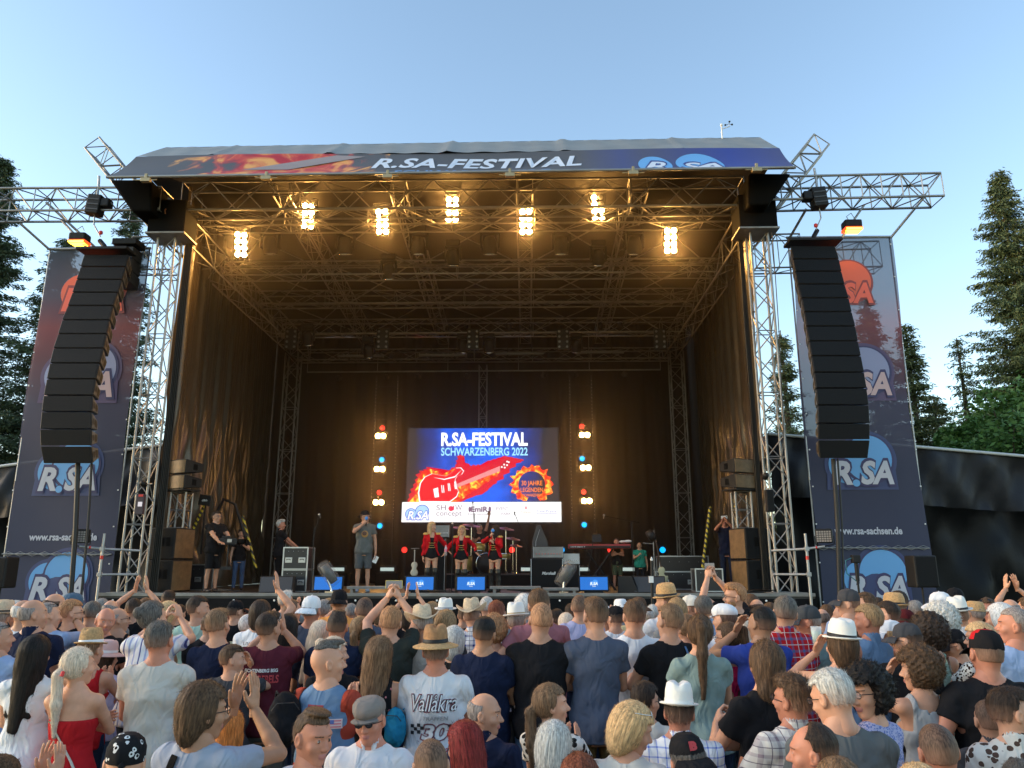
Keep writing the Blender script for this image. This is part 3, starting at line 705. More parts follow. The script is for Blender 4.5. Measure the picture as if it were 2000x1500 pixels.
for (x, y, Y, tilt, dead), nm_ in zip(BL, NAMES):
    p = P(x, y, Y); t = thing('blinder_lamp', 'bright warm eight bulb blinder lamp hung under the roof, '+nm_, 'stage light', p, group='bright blinder lamps under the roof')
    R_ = RX(rad(24)) @ RY(rad(tilt))
    mb = MB(); mb.box((0, .1, 0), (.34, .14, .7), R_); mb.build('housing', blkm, t, .03)
    mb = MB(); mb.box(R_ @ Vector((0, -.12, .375)), (.4, .34, .012), R_)
    mb.build('added_shade_flap', blkm, t)  # added flap, keeps the bulbs' light off the roof lining above
    mb = MB(); mb.path([R_ @ Vector((-.2, .1, .1)), R_ @ Vector((-.22, .1, .45)), (0, .12, .58), R_ @ Vector((.22, .1, .45)), R_ @ Vector((.2, .1, .1))], .015); mb.build('yoke', blk, t)
    for i in range(2):
        for j in range(4):
            off = dead and i == 1 and j >= 2
            c = R_ @ Vector(((i-.5)*.175, .02, (j-1.5)*.172)); mb = MB(); bulb(mb, c, .068, 14, R_); mb.build('bulb', deadlamp if off else warm, t)
# moving heads hung beneath the second truss
def moving_head(label, p, s=1., rz=0, up=False, tilt=20, group='moving head lamps under the roof'):
    t = thing('moving_head', label, 'stage light', p, rz, group); k = -1 if up else 1
    mb = MB(); mb.box((0, 0, 0), (.36*s, .3*s, .16*s)); mb.build('base', blk, t, .02)
    mb = MB()
    for q in (-1, 1): mb.box((q*.19*s, 0, -.24*s*k), (.05*s, .14*s, .36*s))
    mb.box((0, 0, -.09*s*k), (.42*s, .14*s, .05*s)); mb.build('yoke', blk, t, .02)
    R_ = RX(rad(tilt*k)+(math.pi if up else 0))
    mb = MB(); mb.lathe([(0, .2*s), (.11*s, .18*s), (.15*s, .05*s), (.16*s, -.12*s), (.14*s, -.2*s)], 16, R_, (0, 0, -.33*s*k)); hd = mb.build('head', blk, t)
    mb = MB(); mb.lathe([(.145*s, -.2*s), (.12*s, -.215*s), (0, -.225*s)], 16, R_, (0, 0, -.33*s*k)); mb.build('lens', deadlamp, hd)
    mb = MB(); mb.lathe([(.15*s, -.19*s), (.158*s, -.2*s), (.15*s, -.212*s)], 16, R_, (0, 0, -.33*s*k)); mb.build('lens_ring', chrome, hd)
    return t
for i, (x, lb) in enumerate(((530, 'just right of the lowest left blinder'), (676, 'between the second and third blinder'), (818, 'between the third and middle blinder'), (957, 'between the middle blinder and the next one right'), (1096, 'left of the blinder with dark bulbs'), (1238, 'left of the lowest right blinder'))):
    moving_head('dark moving head lamp under the roof, '+lb, P(x, 452, 19.6), 1.25)
for x, y, Y, lb in ((602, 640, 24.5, 'farthest left'), (885, 478, 20, 'large one below the middle blinder'), (760, 505, 20.4, 'below the third blinder'), (1168, 478, 20, 'below the blinder with dark bulbs'), (905, 655, 25.5, 'under the rear truss left of centre'), (955, 655, 25.5, 'under the rear truss in the centre'), (1125, 655, 25.5, 'under the rear truss right of centre'), (720, 665, 25.5, 'under the rear truss at left')):
    moving_head('dark moving head lamp hung low, '+lb, P(x, y, Y), 1.1, tilt=35)
# rows of small pars
pcol = {'w': (.9, .9, 1), 'r': (1, .1, .1), 'b': (.1, .35, 1), 'y': (1, .8, .3), 'd': (.5, .5, .6)}
def par(label, x, y, Y, c, s=.11, e=1.2):
    p = P(x, y, Y); t = thing('par_can', label, 'stage light', p, group='small round lamps on the rear trusses')
    R_ = RX(rad(62))
    mb = MB(); mb.lathe([(0, .16), (s*.7, .14), (s, 0), (s, -.02)], 14, R_); mb.build('can', blk, t)
    mb = MB(); 
    for k in range(7):
        a = k*1.047; rr = 0 if k == 6 else s*.6
        mb.lathe([(s*.24, -.015), (0, -.03)], 8, R_, R_ @ Vector((rr*math.cos(a), rr*math.sin(a), 0)))
    mb.build('leds', pm('led '+c, pcol[c], .3, emit=pcol[c], estr=e if c != 'd' else .3), t)
    mb = MB(); mb.path([(-s-.02, 0, 0), (-s-.03, 0, .16), (0, 0, .24), (s+.03, 0, .16), (s+.02, 0, 0)], .012); mb.build('bracket', blk, t)
for i, (x, y, c) in enumerate(((641, 648, 'w'), (676, 648, 'w'), (817, 645, 'r'), (856, 644, 'b'), (994, 642, 'w'), (1030, 641, 'w'), (1172, 638, 'w'), (1211, 638, 'w'))):
    par('small round lamp on the rear cross truss, '+['farthest left', 'second from left', 'glowing red', 'glowing blue', 'left one of the pair right of centre', 'right one of the pair right of centre', 'left one of the far right pair', 'farthest right'][i], x, y, 25.4, c)
for i, (x, y, c) in enumerate(((662, 740, 'd'), (755, 738, 'y'), (817, 737, 'd'), (912, 736, 'b'), (975, 735, 'b'), (1062, 734, 'd'), (1124, 733, 'y'), (1219, 732, 'd'))):
    par('small round lamp on the low bar above the screen, '+['farthest left', 'yellowish at left', 'third from left', 'bluish left of the mast', 'bluish right of the mast', 'third from right', 'yellowish at right', 'farthest right'][i], x, y, 28.2, c, .1)
mb = MB(); a, b_ = P(600, 727, 28.2), P(1290, 722, 28.2); mb.tube(a, b_, .03)
for k in range(6): c = a.lerp(b_, k/5); mb.tube(c, c+Vector((0, 0, 1.4)), .012)
tag(mb.build('lamp_bar', alud), 'thin horizontal lamp bar hanging above the screen', 'lamp bar')
for x0, x1, y, lb in ((660, 750, 696, 'farthest left'), (818, 912, 694, 'left of centre'), (968, 1062, 691, 'right of centre'), (1125, 1218, 688, 'farthest right')):
    a, b_ = P(x0, y, 27.2), P(x1, y, 27.2); mb = MB(); mb.box((a+b_)/2, ((b_-a).length, .12, .1)); t = tag(mb.build('light_bar', pm('grey bar housing', (.14, .13, .12), .5)), 'slim grey light bar under the rear truss, '+lb, 'light bar', 'slim light bars')
    mb = MB()
    for f in (.25, .75): c = a.lerp(b_, f); mb.box(c+Vector((0, 0, -.09)), (.07, .07, .08)); mb.tube(c, c+Vector((0, 0, .4)), .012)
    mb.build('clamp', blk, t)
for x, lb in ((568, 'farthest left'), (747, 'left of centre'), (924, 'in the centre'), (1100, 'right of centre'), (1290, 'farthest right')):   # unlit 2x4 blinders deep in the rig
    p = P(x, 662, 25.0); t = thing('unlit_blinder', 'unlit eight lens lamp panel deep under the roof, '+lb, 'stage light', p, group='unlit lamp panels')
    mb = MB(); mb.box((0, .05, 0), (.42, .1, .75)); mb.build('housing', blk, t, .02)
    mb = MB()
    for i in range(2):
        for j in range(4): bulb(mb, ((i-.5)*.26, -.01, (j-1.5)*.18), .045, 10)
    mb.build('lenses', deadlamp, t)

# ------------------------------------------------------------------ lamp columns beside the screen
def column(label, cols, side):
    Y = 26.6; x0 = cols[0][0]; a = P(cols[-1][0], 1040, Y)
    t = thing('lamp_column', label, 'lamp column', (a.x, Y, STZ), group='lamp columns beside the screen')
    w = .78; H = 7.3; mb = MB()
    for s in (-1, 1): mb.tube((s*w/2, .3, 0), (s*w/2, .3, H), .025)
    for k in range(12): mb.tube((-w/2, .3, .3+k*.6), (w/2, .3, .3+k*.6), .012)
    mb.build('ladder_frame', blk, t)
    mb = MB()
    for s in (-1, 1):
        for k in range(40): mb.lathe([(0, -.012), (.013, 0), (0, .012)], 5, None, (s*(w/2+.0), .26, 2.2+k*.125))
    mb.build('pixel_dots', pm('tiny dim led', (.3, .25, .2), .4, emit=(1, .8, .5), estr=.12), t)
    for x, y, c in cols:
        p = P(x, y, Y)-t.location
        if c == 'W':
            mb = MB(); mb.box((p.x, .12, p.z), (.46, .14, .24)); h = mb.build('lamp_housing', blk, t, .02)
            for s in (-1, 1): mb = MB(); bulb(mb, Vector((p.x+s*.095, .02, p.z)), .085); mb.build('bulb', warm2, h)
        else:
            cc = (1, .03, .02) if c == 'R' else (.0, .35, 1.)
            mb = MB(); mb.lathe([(0, .18), (.12, .1), (.14, 0)], 12, RX(rad(90)).inverted(), (p.x, .02, p.z)); h = mb.build('par_housing', blk, t)
            mb = MB(); mb.lathe([(0, 0), (.075, .0), (.09, .02)], 16, RX(rad(90)), (p.x, 0, p.z)); mb.build('lens', pm('par lens '+c, tuple(.2*v for v in cc), .5, emit=cc, estr=.7), h)
column('tall lamp column left of the screen with three warm double lamps', [(747, 836, 'R'), (743, 851, 'W'), (746, 898, 'B'), (741, 916, 'W'), (741, 962, 'R'), (739, 981, 'W'), (742, 1027, 'B')], -1)
column('tall lamp column right of the screen with three warm double lamps', [(1136, 833, 'R'), (1142, 849, 'W'), (1137, 896, 'B'), (1144, 913, 'W'), (1140, 961, 'R'), (1146, 978, 'W'), (1141, 1025, 'B')], 1)

# ------------------------------------------------------------------ video screen
def em(name, c, s=1.):
    m = pm(name, (0, 0, 0), .5, emit=c, estr=s*.34); return m
SY = 26.9
A0 = P(793, 983, SY); A1 = P(1091, 983, SY); zT = P(940, 836, SY).z; zB = P(940, 1020, SY).z; zM = P(940, 980, SY).z
scr = thing('video_screen', 'large glowing led screen showing the festival name over a flaming red guitar', 'screen', ((A0.x+A1.x)/2, SY, zB), group=None)
ox, oz = scr.location.x, scr.location.z; SW = A1.x-A0.x; SH = zT-zM
S0 = A0.x-ox; SZ = zM-oz
mb = MB(); mb.box((0, .15, (zT-zB)/2), (SW+.12, .2, zT-zB+.06)); mb.build('frame', blk, scr, .01)
def sfn(e): return lambda u, v: Vector((S0+u*SW, .045-e, SZ+v*SH))
def rect(mb, fn, a, b_, c, d): mb.add([fn(a, b_), fn(c, b_), fn(c, d), fn(a, d)], [(0, 1, 2, 3)])
sb = em('screen picture', (0, .1, .6), 1.1)
n, l, b = nodes_of(sb); tc = n.new('ShaderNodeTexCoord'); sx = n.new('ShaderNodeSeparateXYZ'); l.new(tc.outputs['Object'], sx.inputs[0])
dx = mathn(n, l, 'DIVIDE', sx.outputs[0], SW*.46); rz_ = mathn(n, l, 'SUBTRACT', mathn(n, l, 'ADD', 1.15, mathn(n, l, 'MULTIPLY', dx, -.1)), mathn(n, l, 'MULTIPLY', dx, dx))
nz = n.new('ShaderNodeTexNoise'); nz.inputs['Scale'].default_value = 1.2; l.new(tc.outputs['Object'], nz.inputs[0])
f = mathn(n, l, 'MULTIPLY', mathn(n, l, 'MAXIMUM', rz_, 0), mathn(n, l, 'ADD', .35, nz.outputs[0]))
rp = n.new('ShaderNodeValToRGB'); l.new(f, rp.inputs[0]); e = rp.color_ramp.elements
e[0].position = .25; e[0].color = (.02, .018, .025, 1); e[1].position = 1.; e[1].color = (.0, .12, .9, 1); q = e.new(.6); q.color = (.012, .035, .25, 1)
l.new(rp.outputs[0], b.inputs['Emission Color'])
mb = MB(); rect(mb, sfn(0), 0, 0, 1, 1); mb.build('picture', sb, scr)
# flames
fl_m = em('screen flames', (1, .1, .0), 1.4)
n, l, b = nodes_of(fl_m); tc = n.new('ShaderNodeTexCoord'); nz = n.new('ShaderNodeTexNoise'); nz.inputs['Scale'].default_value = 5; nz.inputs['Detail'].default_value = 5; nz.inputs['Distortion'].default_value = 1.; l.new(tc.outputs['Object'], nz.inputs[0])
rp = n.new('ShaderNodeValToRGB'); l.new(nz.outputs[0], rp.inputs[0]); e = rp.color_ramp.elements; e[0].position = .42; e[0].color = (.8, .005, .0, 1); e[1].position = .62; e[1].color = (1, .6, .05, 1); q = e.new(.52); q.color = (1, .13, .01, 1)
l.new(rp.outputs[0], b.inputs['Emission Color'])
rn = random.Random(4)
def flame_poly(mb, fn, pts, amp, sub=4):
    out = []
    for i in range(len(pts)):
        a, b_ = Vector(pts[i]+(0,)), Vector(pts[(i+1) % len(pts)]+(0,)); d = (b_-a); nrm = Vector((d.y, -d.x, 0)).normalized()
        for k in range(sub): out.append(a+d*k/sub+nrm*(amp*(rn.random() if k % 2 else 0)))
    c = sum(out, Vector())/len(out); vs = [fn(c.x, c.y)]+[fn(p.x, p.y) for p in out]; m_ = len(out)
    mb.add(vs, [(0, 1+i, 1+(i+1) % m_) for i in range(m_)])
# picture coordinates from the photo (zoomed crop 125..1425 x 70..680)
def uv(px_, py_): return ((px_-130)/(1420-130), (680-py_)/(680-68))
redglow = em('screen red glow', (.75, .0, .02), 1.)
mb = MB(); fn = sfn(.008)
flame_poly(mb, fn, [uv(*p) for p in ((570, 685), (800, 600), (900, 510), (1060, 360), (1130, 335), (1000, 310), (860, 345), (760, 380), (640, 390), (585, 290), (540, 395), (430, 450), (330, 395), (240, 440), (190, 560), (140, 680))], .03, 6)
mb.build('red_glow', redglow, scr)
mb = MB(); fn = sfn(.014)
flame_poly(mb, fn, [uv(*p) for p in ((470, 684), (570, 655), (560, 560), (900, 440), (925, 400), (900, 470), (720, 580), (600, 660), (560, 684))], .02, 5)
flame_poly(mb, fn, [uv(*p) for p in ((150, 684), (190, 640), (215, 500), (260, 430), (330, 410), (400, 430), (470, 465), (560, 395), (540, 420), (470, 480), (330, 450), (250, 520), (235, 684))], .02, 5)
mb.build('flames', fl_m, scr)
def body_pts():
    P_ = [(240, 682), (228, 610), (240, 530), (280, 475), (340, 448), (410, 460), (470, 468), (520, 430), (550, 400), (590, 398), (618, 425), (600, 455), (560, 470), (545, 495), (545, 520), (560, 560), (575, 600), (560, 640), (500, 684)]
    return [uv(*p) for p in P_]
mb = MB(); fn = sfn(.02); pts = body_pts(); cx = sum(p[0] for p in pts)/len(pts); cy = .3
vs = [fn(cx, cy)]+[fn(*p) for p in pts]; mb.add(vs, [(0, 1+i, 1+(i+1) % len(pts)) for i in range(len(pts))]); mb.build('guitar_rim', em('screen white', (1, .95, .95), 1.3), scr)
mb = MB(); fn = sfn(.026); p2 = [(cx+(p[0]-cx)*.955, max(0, cy+(p[1]-cy)*.955)) for p in pts]; vs = [fn(cx, cy)]+[fn(*p) for p in p2]; mb.add(vs, [(0, 1+i, 1+(i+1) % len(pts)) for i in range(len(pts))]); mb.build('guitar_body', em('screen red', (1, .0, .01), 1.2), scr)
mb = MB(); fn = sfn(.032); poly_into(mb, fn, [uv(*p) for p in ((530, 545), (545, 570), (925, 430), (925, 385))]); mb.build('guitar_neck', em('screen pink', (.9, .3, .3), 1.), scr)
mb = MB(); poly_into(mb, fn, [uv(*p) for p in ((925, 430), (925, 385), (960, 345), (1010, 320), (1000, 380))]); mb.build('guitar_head', em('screen dark red', (.6, .0, .02), 1.), scr)
mb = MB(); fn = sfn(.038)
for c in ((940, 395), (960, 375), (985, 350), (965, 400), (985, 380), (1000, 355)): disc_into(mb, fn, *uv(*c), .006, .012, 10)
poly_into(mb, fn, [uv(*p) for p in ((358, 575), (398, 562), (408, 640), (372, 645))])
for (a, b_) in ((425, 545), (440, 545), (480, 530), (492, 530), (535, 515), (545, 515)): poly_into(mb, fn, [uv(a, b_), uv(a+6, b_-2), uv(a+14, b_+60), uv(a+7, b_+62)])
poly_into(mb, fn, [uv(*p) for p in ((355, 480), (450, 492), (540, 470), (600, 415), (540, 480), (450, 500))]); mb.build('guitar_fittings', em('screen white', (1, .95, .95)), scr)
mb = MB(); fn = sfn(.03)
a, b_ = uv(417, 220), uv(1162, 104); text_into(mb, 'R.SA-FESTIVAL', fn, a[0], a[1], b_[0]-a[0], b_[1]-a[1], .035); mb.build('title', em('screen title white', (1, 1, 1), 1.4), scr)
mb = MB(); a, b_ = uv(417, 300), uv(1162, 232); text_into(mb, 'SCHWARZENBERG 2022', fn, a[0], a[1], b_[0]-a[0], b_[1]-a[1], .02); mb.build('subtitle', em('screen cyan', (.35, .75, 1), 1.2), scr)
# ring of fire
mb = MB(); fn = sfn(.012); c = uv(1195, 540); m_ = 48; vs = []
for i in range(m_):
    a = 2*math.pi*i/m_; r0, r1 = .088, .118+.02*rn.random()+(.02 if i % 3 == 0 else 0); 
    vs += [fn(c[0]+r0*math.cos(a), max(.01, c[1]+r0*2.05*math.sin(a))), fn(c[0]+r1*math.cos(a), max(.01, c[1]+r1*1.95*math.sin(a)))]
mb.add(vs, [(2*i, 2*i+1, (2*i+3) % (2*m_), (2*i+2) % (2*m_)) for i in range(m_) if not 33 < i < 39]); mb.build('fire_ring', fl_m, scr)
mb = MB(); fn = sfn(.03)
for s_, x0, y0, x1, y1 in (('30 JAHRE', 1108, 560, 1285, 508), ('LEGENDEN', 1100, 602, 1290, 565), ('IN SCHWARZENBERG', 1100, 638, 1287, 615)):
    a, b_ = uv(x0, y0), uv(x1, y1); text_into(mb, s_, fn, a[0], a[1], b_[0]-a[0], b_[1]-a[1], .01)
mb.build('ring_text', em('screen orange', (1, .22, .01), 1.3), scr)
# sponsor strip
T0 = P(783, 1019, SY-.1).x-ox; T1 = P(1097, 1019, SY-.1).x-ox; TH = SZ; TW = T1-T0
def tfn(e): return lambda u, v: Vector((T0+u*TW, .02-e, .0+v*TH))
mb = MB(); mb.box(((T0+T1)/2, .07, TH/2), (TW, .08, TH)); mb.build('strip_frame', blk, scr)
mb = MB(); rect(mb, tfn(0), 0, .01, 1, .99); mb.build('sponsor_strip', em('screen strip white', (1, 1, 1), 1.15), scr)
def uw(px_, py_): return ((px_-15)/(1925-15), (295-py_)/(295-50))
def T(body, x0, y0, x1, y1, m, bold=.0, sh=0., nm='sponsor_text', sp=1.):
    mb = MB(); a, b_ = uw(x0, y0), uw(x1, y1); text_into(mb, body, tfn(.012), a[0], a[1], b_[0]-a[0], b_[1]-a[1], bold, sh, sp); mb.build(nm, m, scr)
gp = em('screen grey violet', (.22, .12, .2), 1); bl_ = em('screen logo blue', (.05, .12, .7), 1); cy_ = em('screen pale blue', (.45, .75, 1.), 1)
mb = MB(); disc_into(mb, tfn(.006), *uw(125, 195), 70/1910, 70/245); disc_into(mb, tfn(.006), *uw(260, 165), 86/1910, 82/245); mb.build('logo_discs_outline', bl_, scr)
mb = MB(); disc_into(mb, tfn(.009), *uw(125, 195), 60/1910, 60/245); disc_into(mb, tfn(.009), *uw(260, 165), 76/1910, 72/245); mb.build('logo_discs', cy_, scr)
T('R.SA', 72, 274, 345, 150, bl_, .07, .25, 'logo_outline'); 
mb = MB(); a, b_ = uw(85, 262), uw(335, 160); text_into(mb, 'R.SA', tfn(.017), a[0], a[1], b_[0]-a[0], b_[1]-a[1], .02, .25); mb.build('logo_letters', em('screen strip white', (1, 1, 1)), scr)
T('SH', 430, 152, 545, 88, gp); T('W', 655, 152, 738, 88, gp); T('concept', 430, 236, 735, 168, gp)
mb = MB(); disc_into(mb, tfn(.012), *uw(605, 130), 32/1910, 30/245, 14); poly_into(mb, tfn(.014), [uw(*p) for p in ((570, 125), (600, 145), (645, 85), (640, 150), (600, 165))]); mb.build('splash', em('screen crimson', (.85, .02, .08), 1), scr)
T('EmiR', 845, 172, 1050, 106, gp, .04); T('Entertainment', 808, 212, 1088, 182, gp)
mb = MB()
for s, x in ((-1, 830), (1, 1070)): disc_into(mb, tfn(.012), *uw(x, 140), 16/1910, 34/245, 16)
mb.build('emblem_ends', gp, scr)
T('EVENT', 1148, 150, 1290, 114, gp); T('PARK', 1210, 210, 1325, 178, gp)
T('Freiberger', 1440, 190, 1570, 160, em('screen brown', (.5, .25, .05), 1)); T('Freie Presse', 1632, 180, 1868, 145, em('screen slate blue', (.2, .22, .5), 1))
mb = MB(); poly_into(mb, tfn(.012), [uw(*p) for p in ((1490, 135), (1503, 95), (1516, 135))]); mb.build('crown_mark', em('screen crimson', (.85, .02, .08), 1), scr)
mb = MB(); rect(mb, tfn(.012), *uw(1625, 198), *uw(1875, 192)); mb.build('underline', em('screen slate blue', (.2, .22, .5), 1), scr)
T('Die Veranstaltungsagentur', 430, 268, 735, 256, gp)

# smoky air under the roof that catches the lamps
fogm = bpy.data.materials.new('stage smoke'); fogm.use_nodes = True; nt = fogm.node_tree; nt.nodes.clear()
ou = nt.nodes.new('ShaderNodeOutputMaterial'); vv = nt.nodes.new('ShaderNodeVolumePrincipled'); vv.inputs['Color'].default_value = (.9, .85, .8, 1); vv.inputs['Density'].default_value = .0075; vv.inputs['Anisotropy'].default_value = .84
nt.links.new(vv.outputs[0], ou.inputs['Volume'])
mb = MB(); mb.hexa([Vector(v) for v in ((-6.4, 15.6, 1.62), (6.7, 15.6, 1.62), (8.1, 29.3, 1.62), (-8.2, 29.3, 1.62), (-6.4, 15.6, 11.5), (6.7, 15.6, 11.5), (8.1, 29.3, 11.5), (-8.2, 29.3, 11.5))])
fog = tag(mb.build('stage_smoke', fogm), 'thin warm lit smoke filling the air under the stage roof', 'smoke', kind='stuff')
# =================================================================== PEOPLE
def sub_(a, b): return np.asarray(a, float)-np.asarray(b, float)
class Field:
    def __init__(s, lo, hi, h):
        s.lo = np.array(lo, float); s.h = h; s.n = np.ceil((np.array(hi)-s.lo)/h).astype(int)+1
        s.F = np.full(s.n, 9., np.float32)
        s.ax = [(s.lo[i]+h*np.arange(s.n[i])).astype(np.float32) for i in range(3)]
    def win(s, lo, hi):
        a = np.maximum(0, np.floor((np.array(lo)-s.lo)/s.h).astype(int)); b = np.minimum(s.n, np.ceil((np.array(hi)-s.lo)/s.h).astype(int)+1)
        if np.any(b <= a): return None
        sl = tuple(slice(a[i], b[i]) for i in range(3))
        return sl, s.ax[0][sl[0]][:, None, None], s.ax[1][sl[1]][None, :, None], s.ax[2][sl[2]][None, None, :]
    def merge(s, sl, d, k, op='u'):
        a = s.F[sl]
        if op == 'u':
            if k <= 0: s.F[sl] = np.minimum(a, d); return
            h = np.clip(.5+.5*(a-d)/k, 0, 1); s.F[sl] = a*(1-h)+d*h-k*h*(1-h)
        else:   # subtract
            d = -d; h = np.clip(.5-.5*(a-d)/max(k, 1e-5), 0, 1); s.F[sl] = a*(1-h)+d*h+k*h*(1-h)
    def cone(s, a, b, ra, rb, k=.02, op='u', sy=1.):
        a = np.array(a, float); b = np.array(b, float); m = max(ra, rb)+k+2*s.h
        w = s.win(np.minimum(a, b)-m, np.maximum(a, b)+m)
        if w is None: return s
        sl, X, Y, Z = w; d = b-a; L = max(1e-9, float(d@d))
        px_, py_, pz_ = X-a[0], Y-a[1], Z-a[2]
        t = np.clip((px_*d[0]+py_*d[1]+pz_*d[2])/L, 0, 1)
        q = np.sqrt((px_-t*d[0])**2+((py_-t*d[1])*sy)**2+(pz_-t*d[2])**2)-(ra+(rb-ra)*t)
        s.merge(sl, q, k, op); return s
    def ell(s, c, r, k=.02, op='u', R=None):
        c = np.array(c, float); r = np.array(r, float); m = max(r)+k+2*s.h if R is not None else r+k+2*s.h
        w = s.win(c-m, c+m)
        if w is None: return s
        sl, X, Y, Z = w; X, Y, Z = X-c[0], Y-c[1], Z-c[2]
        if R is not None: X, Y, Z = (R[0][0]*X+R[0][1]*Y+R[0][2]*Z, R[1][0]*X+R[1][1]*Y+R[1][2]*Z, R[2][0]*X+R[2][1]*Y+R[2][2]*Z)
        k0 = np.sqrt((X/r[0])**2+(Y/r[1])**2+(Z/r[2])**2)+1e-6; k1 = np.sqrt((X/r[0]**2)**2+(Y/r[1]**2)**2+(Z/r[2]**2)**2)+1e-6
        s.merge(sl, k0*(k0-1)/k1, k, op); return s
    def col(s, zs, a, b, c, grow=0., k=.03):
        """elliptic column: half widths a(z), b(z), centre y c(z)"""
        w = s.win((-max(a)-.1, min(c)-max(b)-.1, zs[0]-.06), (max(a)+.1, max(c)+max(b)+.1, zs[-1]+.06))
        sl, X, Y, Z = w; z = Z.ravel(); A = (np.interp(z, zs, a)+grow)[None, None, :]; B = (np.interp(z, zs, b)+grow)[None, None, :]; C = np.interp(z, zs, c)[None, None, :]
        d = (np.sqrt((X/A)**2+((Y-C)/B)**2)-1)*np.minimum(A, B)
        d = np.maximum(d, np.maximum(zs[0]-Z, Z-zs[-1])); s.merge(sl, d.astype(np.float32), k); return s
    def mesh(s):
        F = s.F; S = F < 0
        cs = [(i, j, k) for i in (0, 1) for j in (0, 1) for k in (0, 1)]; n = np.array(F.shape)-1
        cnt = np.zeros(n, np.int8)
        for o in cs: cnt += S[o[0]:o[0]+n[0], o[1]:o[1]+n[1], o[2]:o[2]+n[2]]
        act = (cnt > 0) & (cnt < 8); ijk = np.argwhere(act)
        if len(ijk) == 0: return np.zeros((0, 3)), np.zeros((0, 4), int)
        vid = -np.ones(n, np.int64); vid[act] = np.arange(len(ijk))
        Vv = np.stack([F[ijk[:, 0]+o[0], ijk[:, 1]+o[1], ijk[:, 2]+o[2]] for o in cs], 1)
        acc = np.zeros((len(ijk), 3)); c = np.zeros(len(ijk)); co = np.array(cs, float)
        for a in range(8):
            for b in range(a+1, 8):
                if abs(co[a]-co[b]).sum() != 1: continue
                va, vb = Vv[:, a], Vv[:, b]; m = (va < 0) != (vb < 0); t = va[m]/(va[m]-vb[m]); acc[m] += co[a]+(co[b]-co[a])*t[:, None]; c[m] += 1
        V = s.lo+(ijk+acc/c[:, None])*s.h; Q = []
        for ax in range(3):
            u, v = (ax+1) % 3, (ax+2) % 3
            s0 = np.take(S, range(0, F.shape[ax]-1), ax); s1 = np.take(S, range(1, F.shape[ax]), ax); m = s0 != s1
            I = np.argwhere(m); I = I[(I[:, u] > 0) & (I[:, v] > 0) & (I[:, u] < n[u]) & (I[:, v] < n[v])]
            e = np.eye(3, dtype=int)
            q = [I-e[u]-e[v], I-e[v], I, I-e[u]]; ids = np.stack([vid[x[:, 0], x[:, 1], x[:, 2]] for x in q], 1)
            fl = ~s0[I[:, 0], I[:, 1], I[:, 2]]; ids[fl] = ids[fl][:, ::-1]; Q.append(ids)
        return V, np.concatenate(Q)
def mk(name, parts, mats, parent, smooth=True):
    """parts: list of (V, faces list/array, material index array or int)"""
    vs = []; fs = []; ms = []; b = 0
    for V, Fq, mi in parts:
        vs.append(np.asarray(V, float)); Fl = (np.asarray(Fq)+b).tolist() if len(Fq) else []; fs += Fl
        ms += list(mi) if hasattr(mi, '__len__') else [mi]*len(Fl); b += len(V)
    me = bpy.data.meshes.new(name); me.from_pydata(np.concatenate(vs).tolist(), [], fs)
    for m in mats: me.materials.append(m)
    me.polygons.foreach_set('material_index', ms)
    if smooth: me.polygons.foreach_set('use_smooth', [True]*len(fs))
    me.update(); return link(name, me, parent)
def xf(V, R, t): return V @ np.array(R).T + np.array(t)

# ---- hands (canonical: wrist at origin, fingers along +Z, palm faces +Y, thumb towards +X)
_HC = {}
def hand(kind):
    if kind in _HC: return _HC[kind]
    f = Field((-.075, -.05, -.04), (.09, .12, .21), .0052)
    f.cone((0, 0, -.03), (0, 0, .02), .026, .027, .01, sy=1.25)
    f.ell((0, 0, .055), (.041, .016, .05), .015); f.ell((.024, .008, .035), (.02, .016, .032), .01)
    curl = {'open': .12, 'relax': .45, 'grip': 1.25, 'fist': 1.55}[kind]
    for i, (x, l) in enumerate(((.031, .074), (.0105, .083), (-.0105, .077), (-.031, .062))):
        p = np.array((x, .002, .09+(-.004 if i in (0, 3) else 0))); a = curl*.35+.03*i; spread = (.14, .04, -.05, -.16)[i] if kind == 'open' else (.05, .0, -.03, -.07)[i]
        for j, (fr, r0, r1) in enumerate(((.45, .0098, .009), (.31, .009, .0082), (.26, .0082, .0072))):
            d = np.array((math.sin(spread), math.sin(a), math.cos(a))); q = p+d*l*fr; f.cone(p, q, r0, r1, .004); p = q; a += curl*(.85 if j == 0 else .6)
    if kind == 'open': th = [(.03, .006, .02), (.056, .014, .05), (.07, .016, .082)]
    elif kind == 'relax': th = [(.03, .006, .02), (.05, .022, .052), (.05, .034, .082)]
    else: th = [(.03, .008, .02), (.044, .036, .052), (.018, .05, .078)]
    f.cone(th[0], th[1], .014, .0115, .008); f.cone(th[1], th[2], .0112, .0088, .004)
    _HC[kind] = f.mesh(); return _HC[kind]

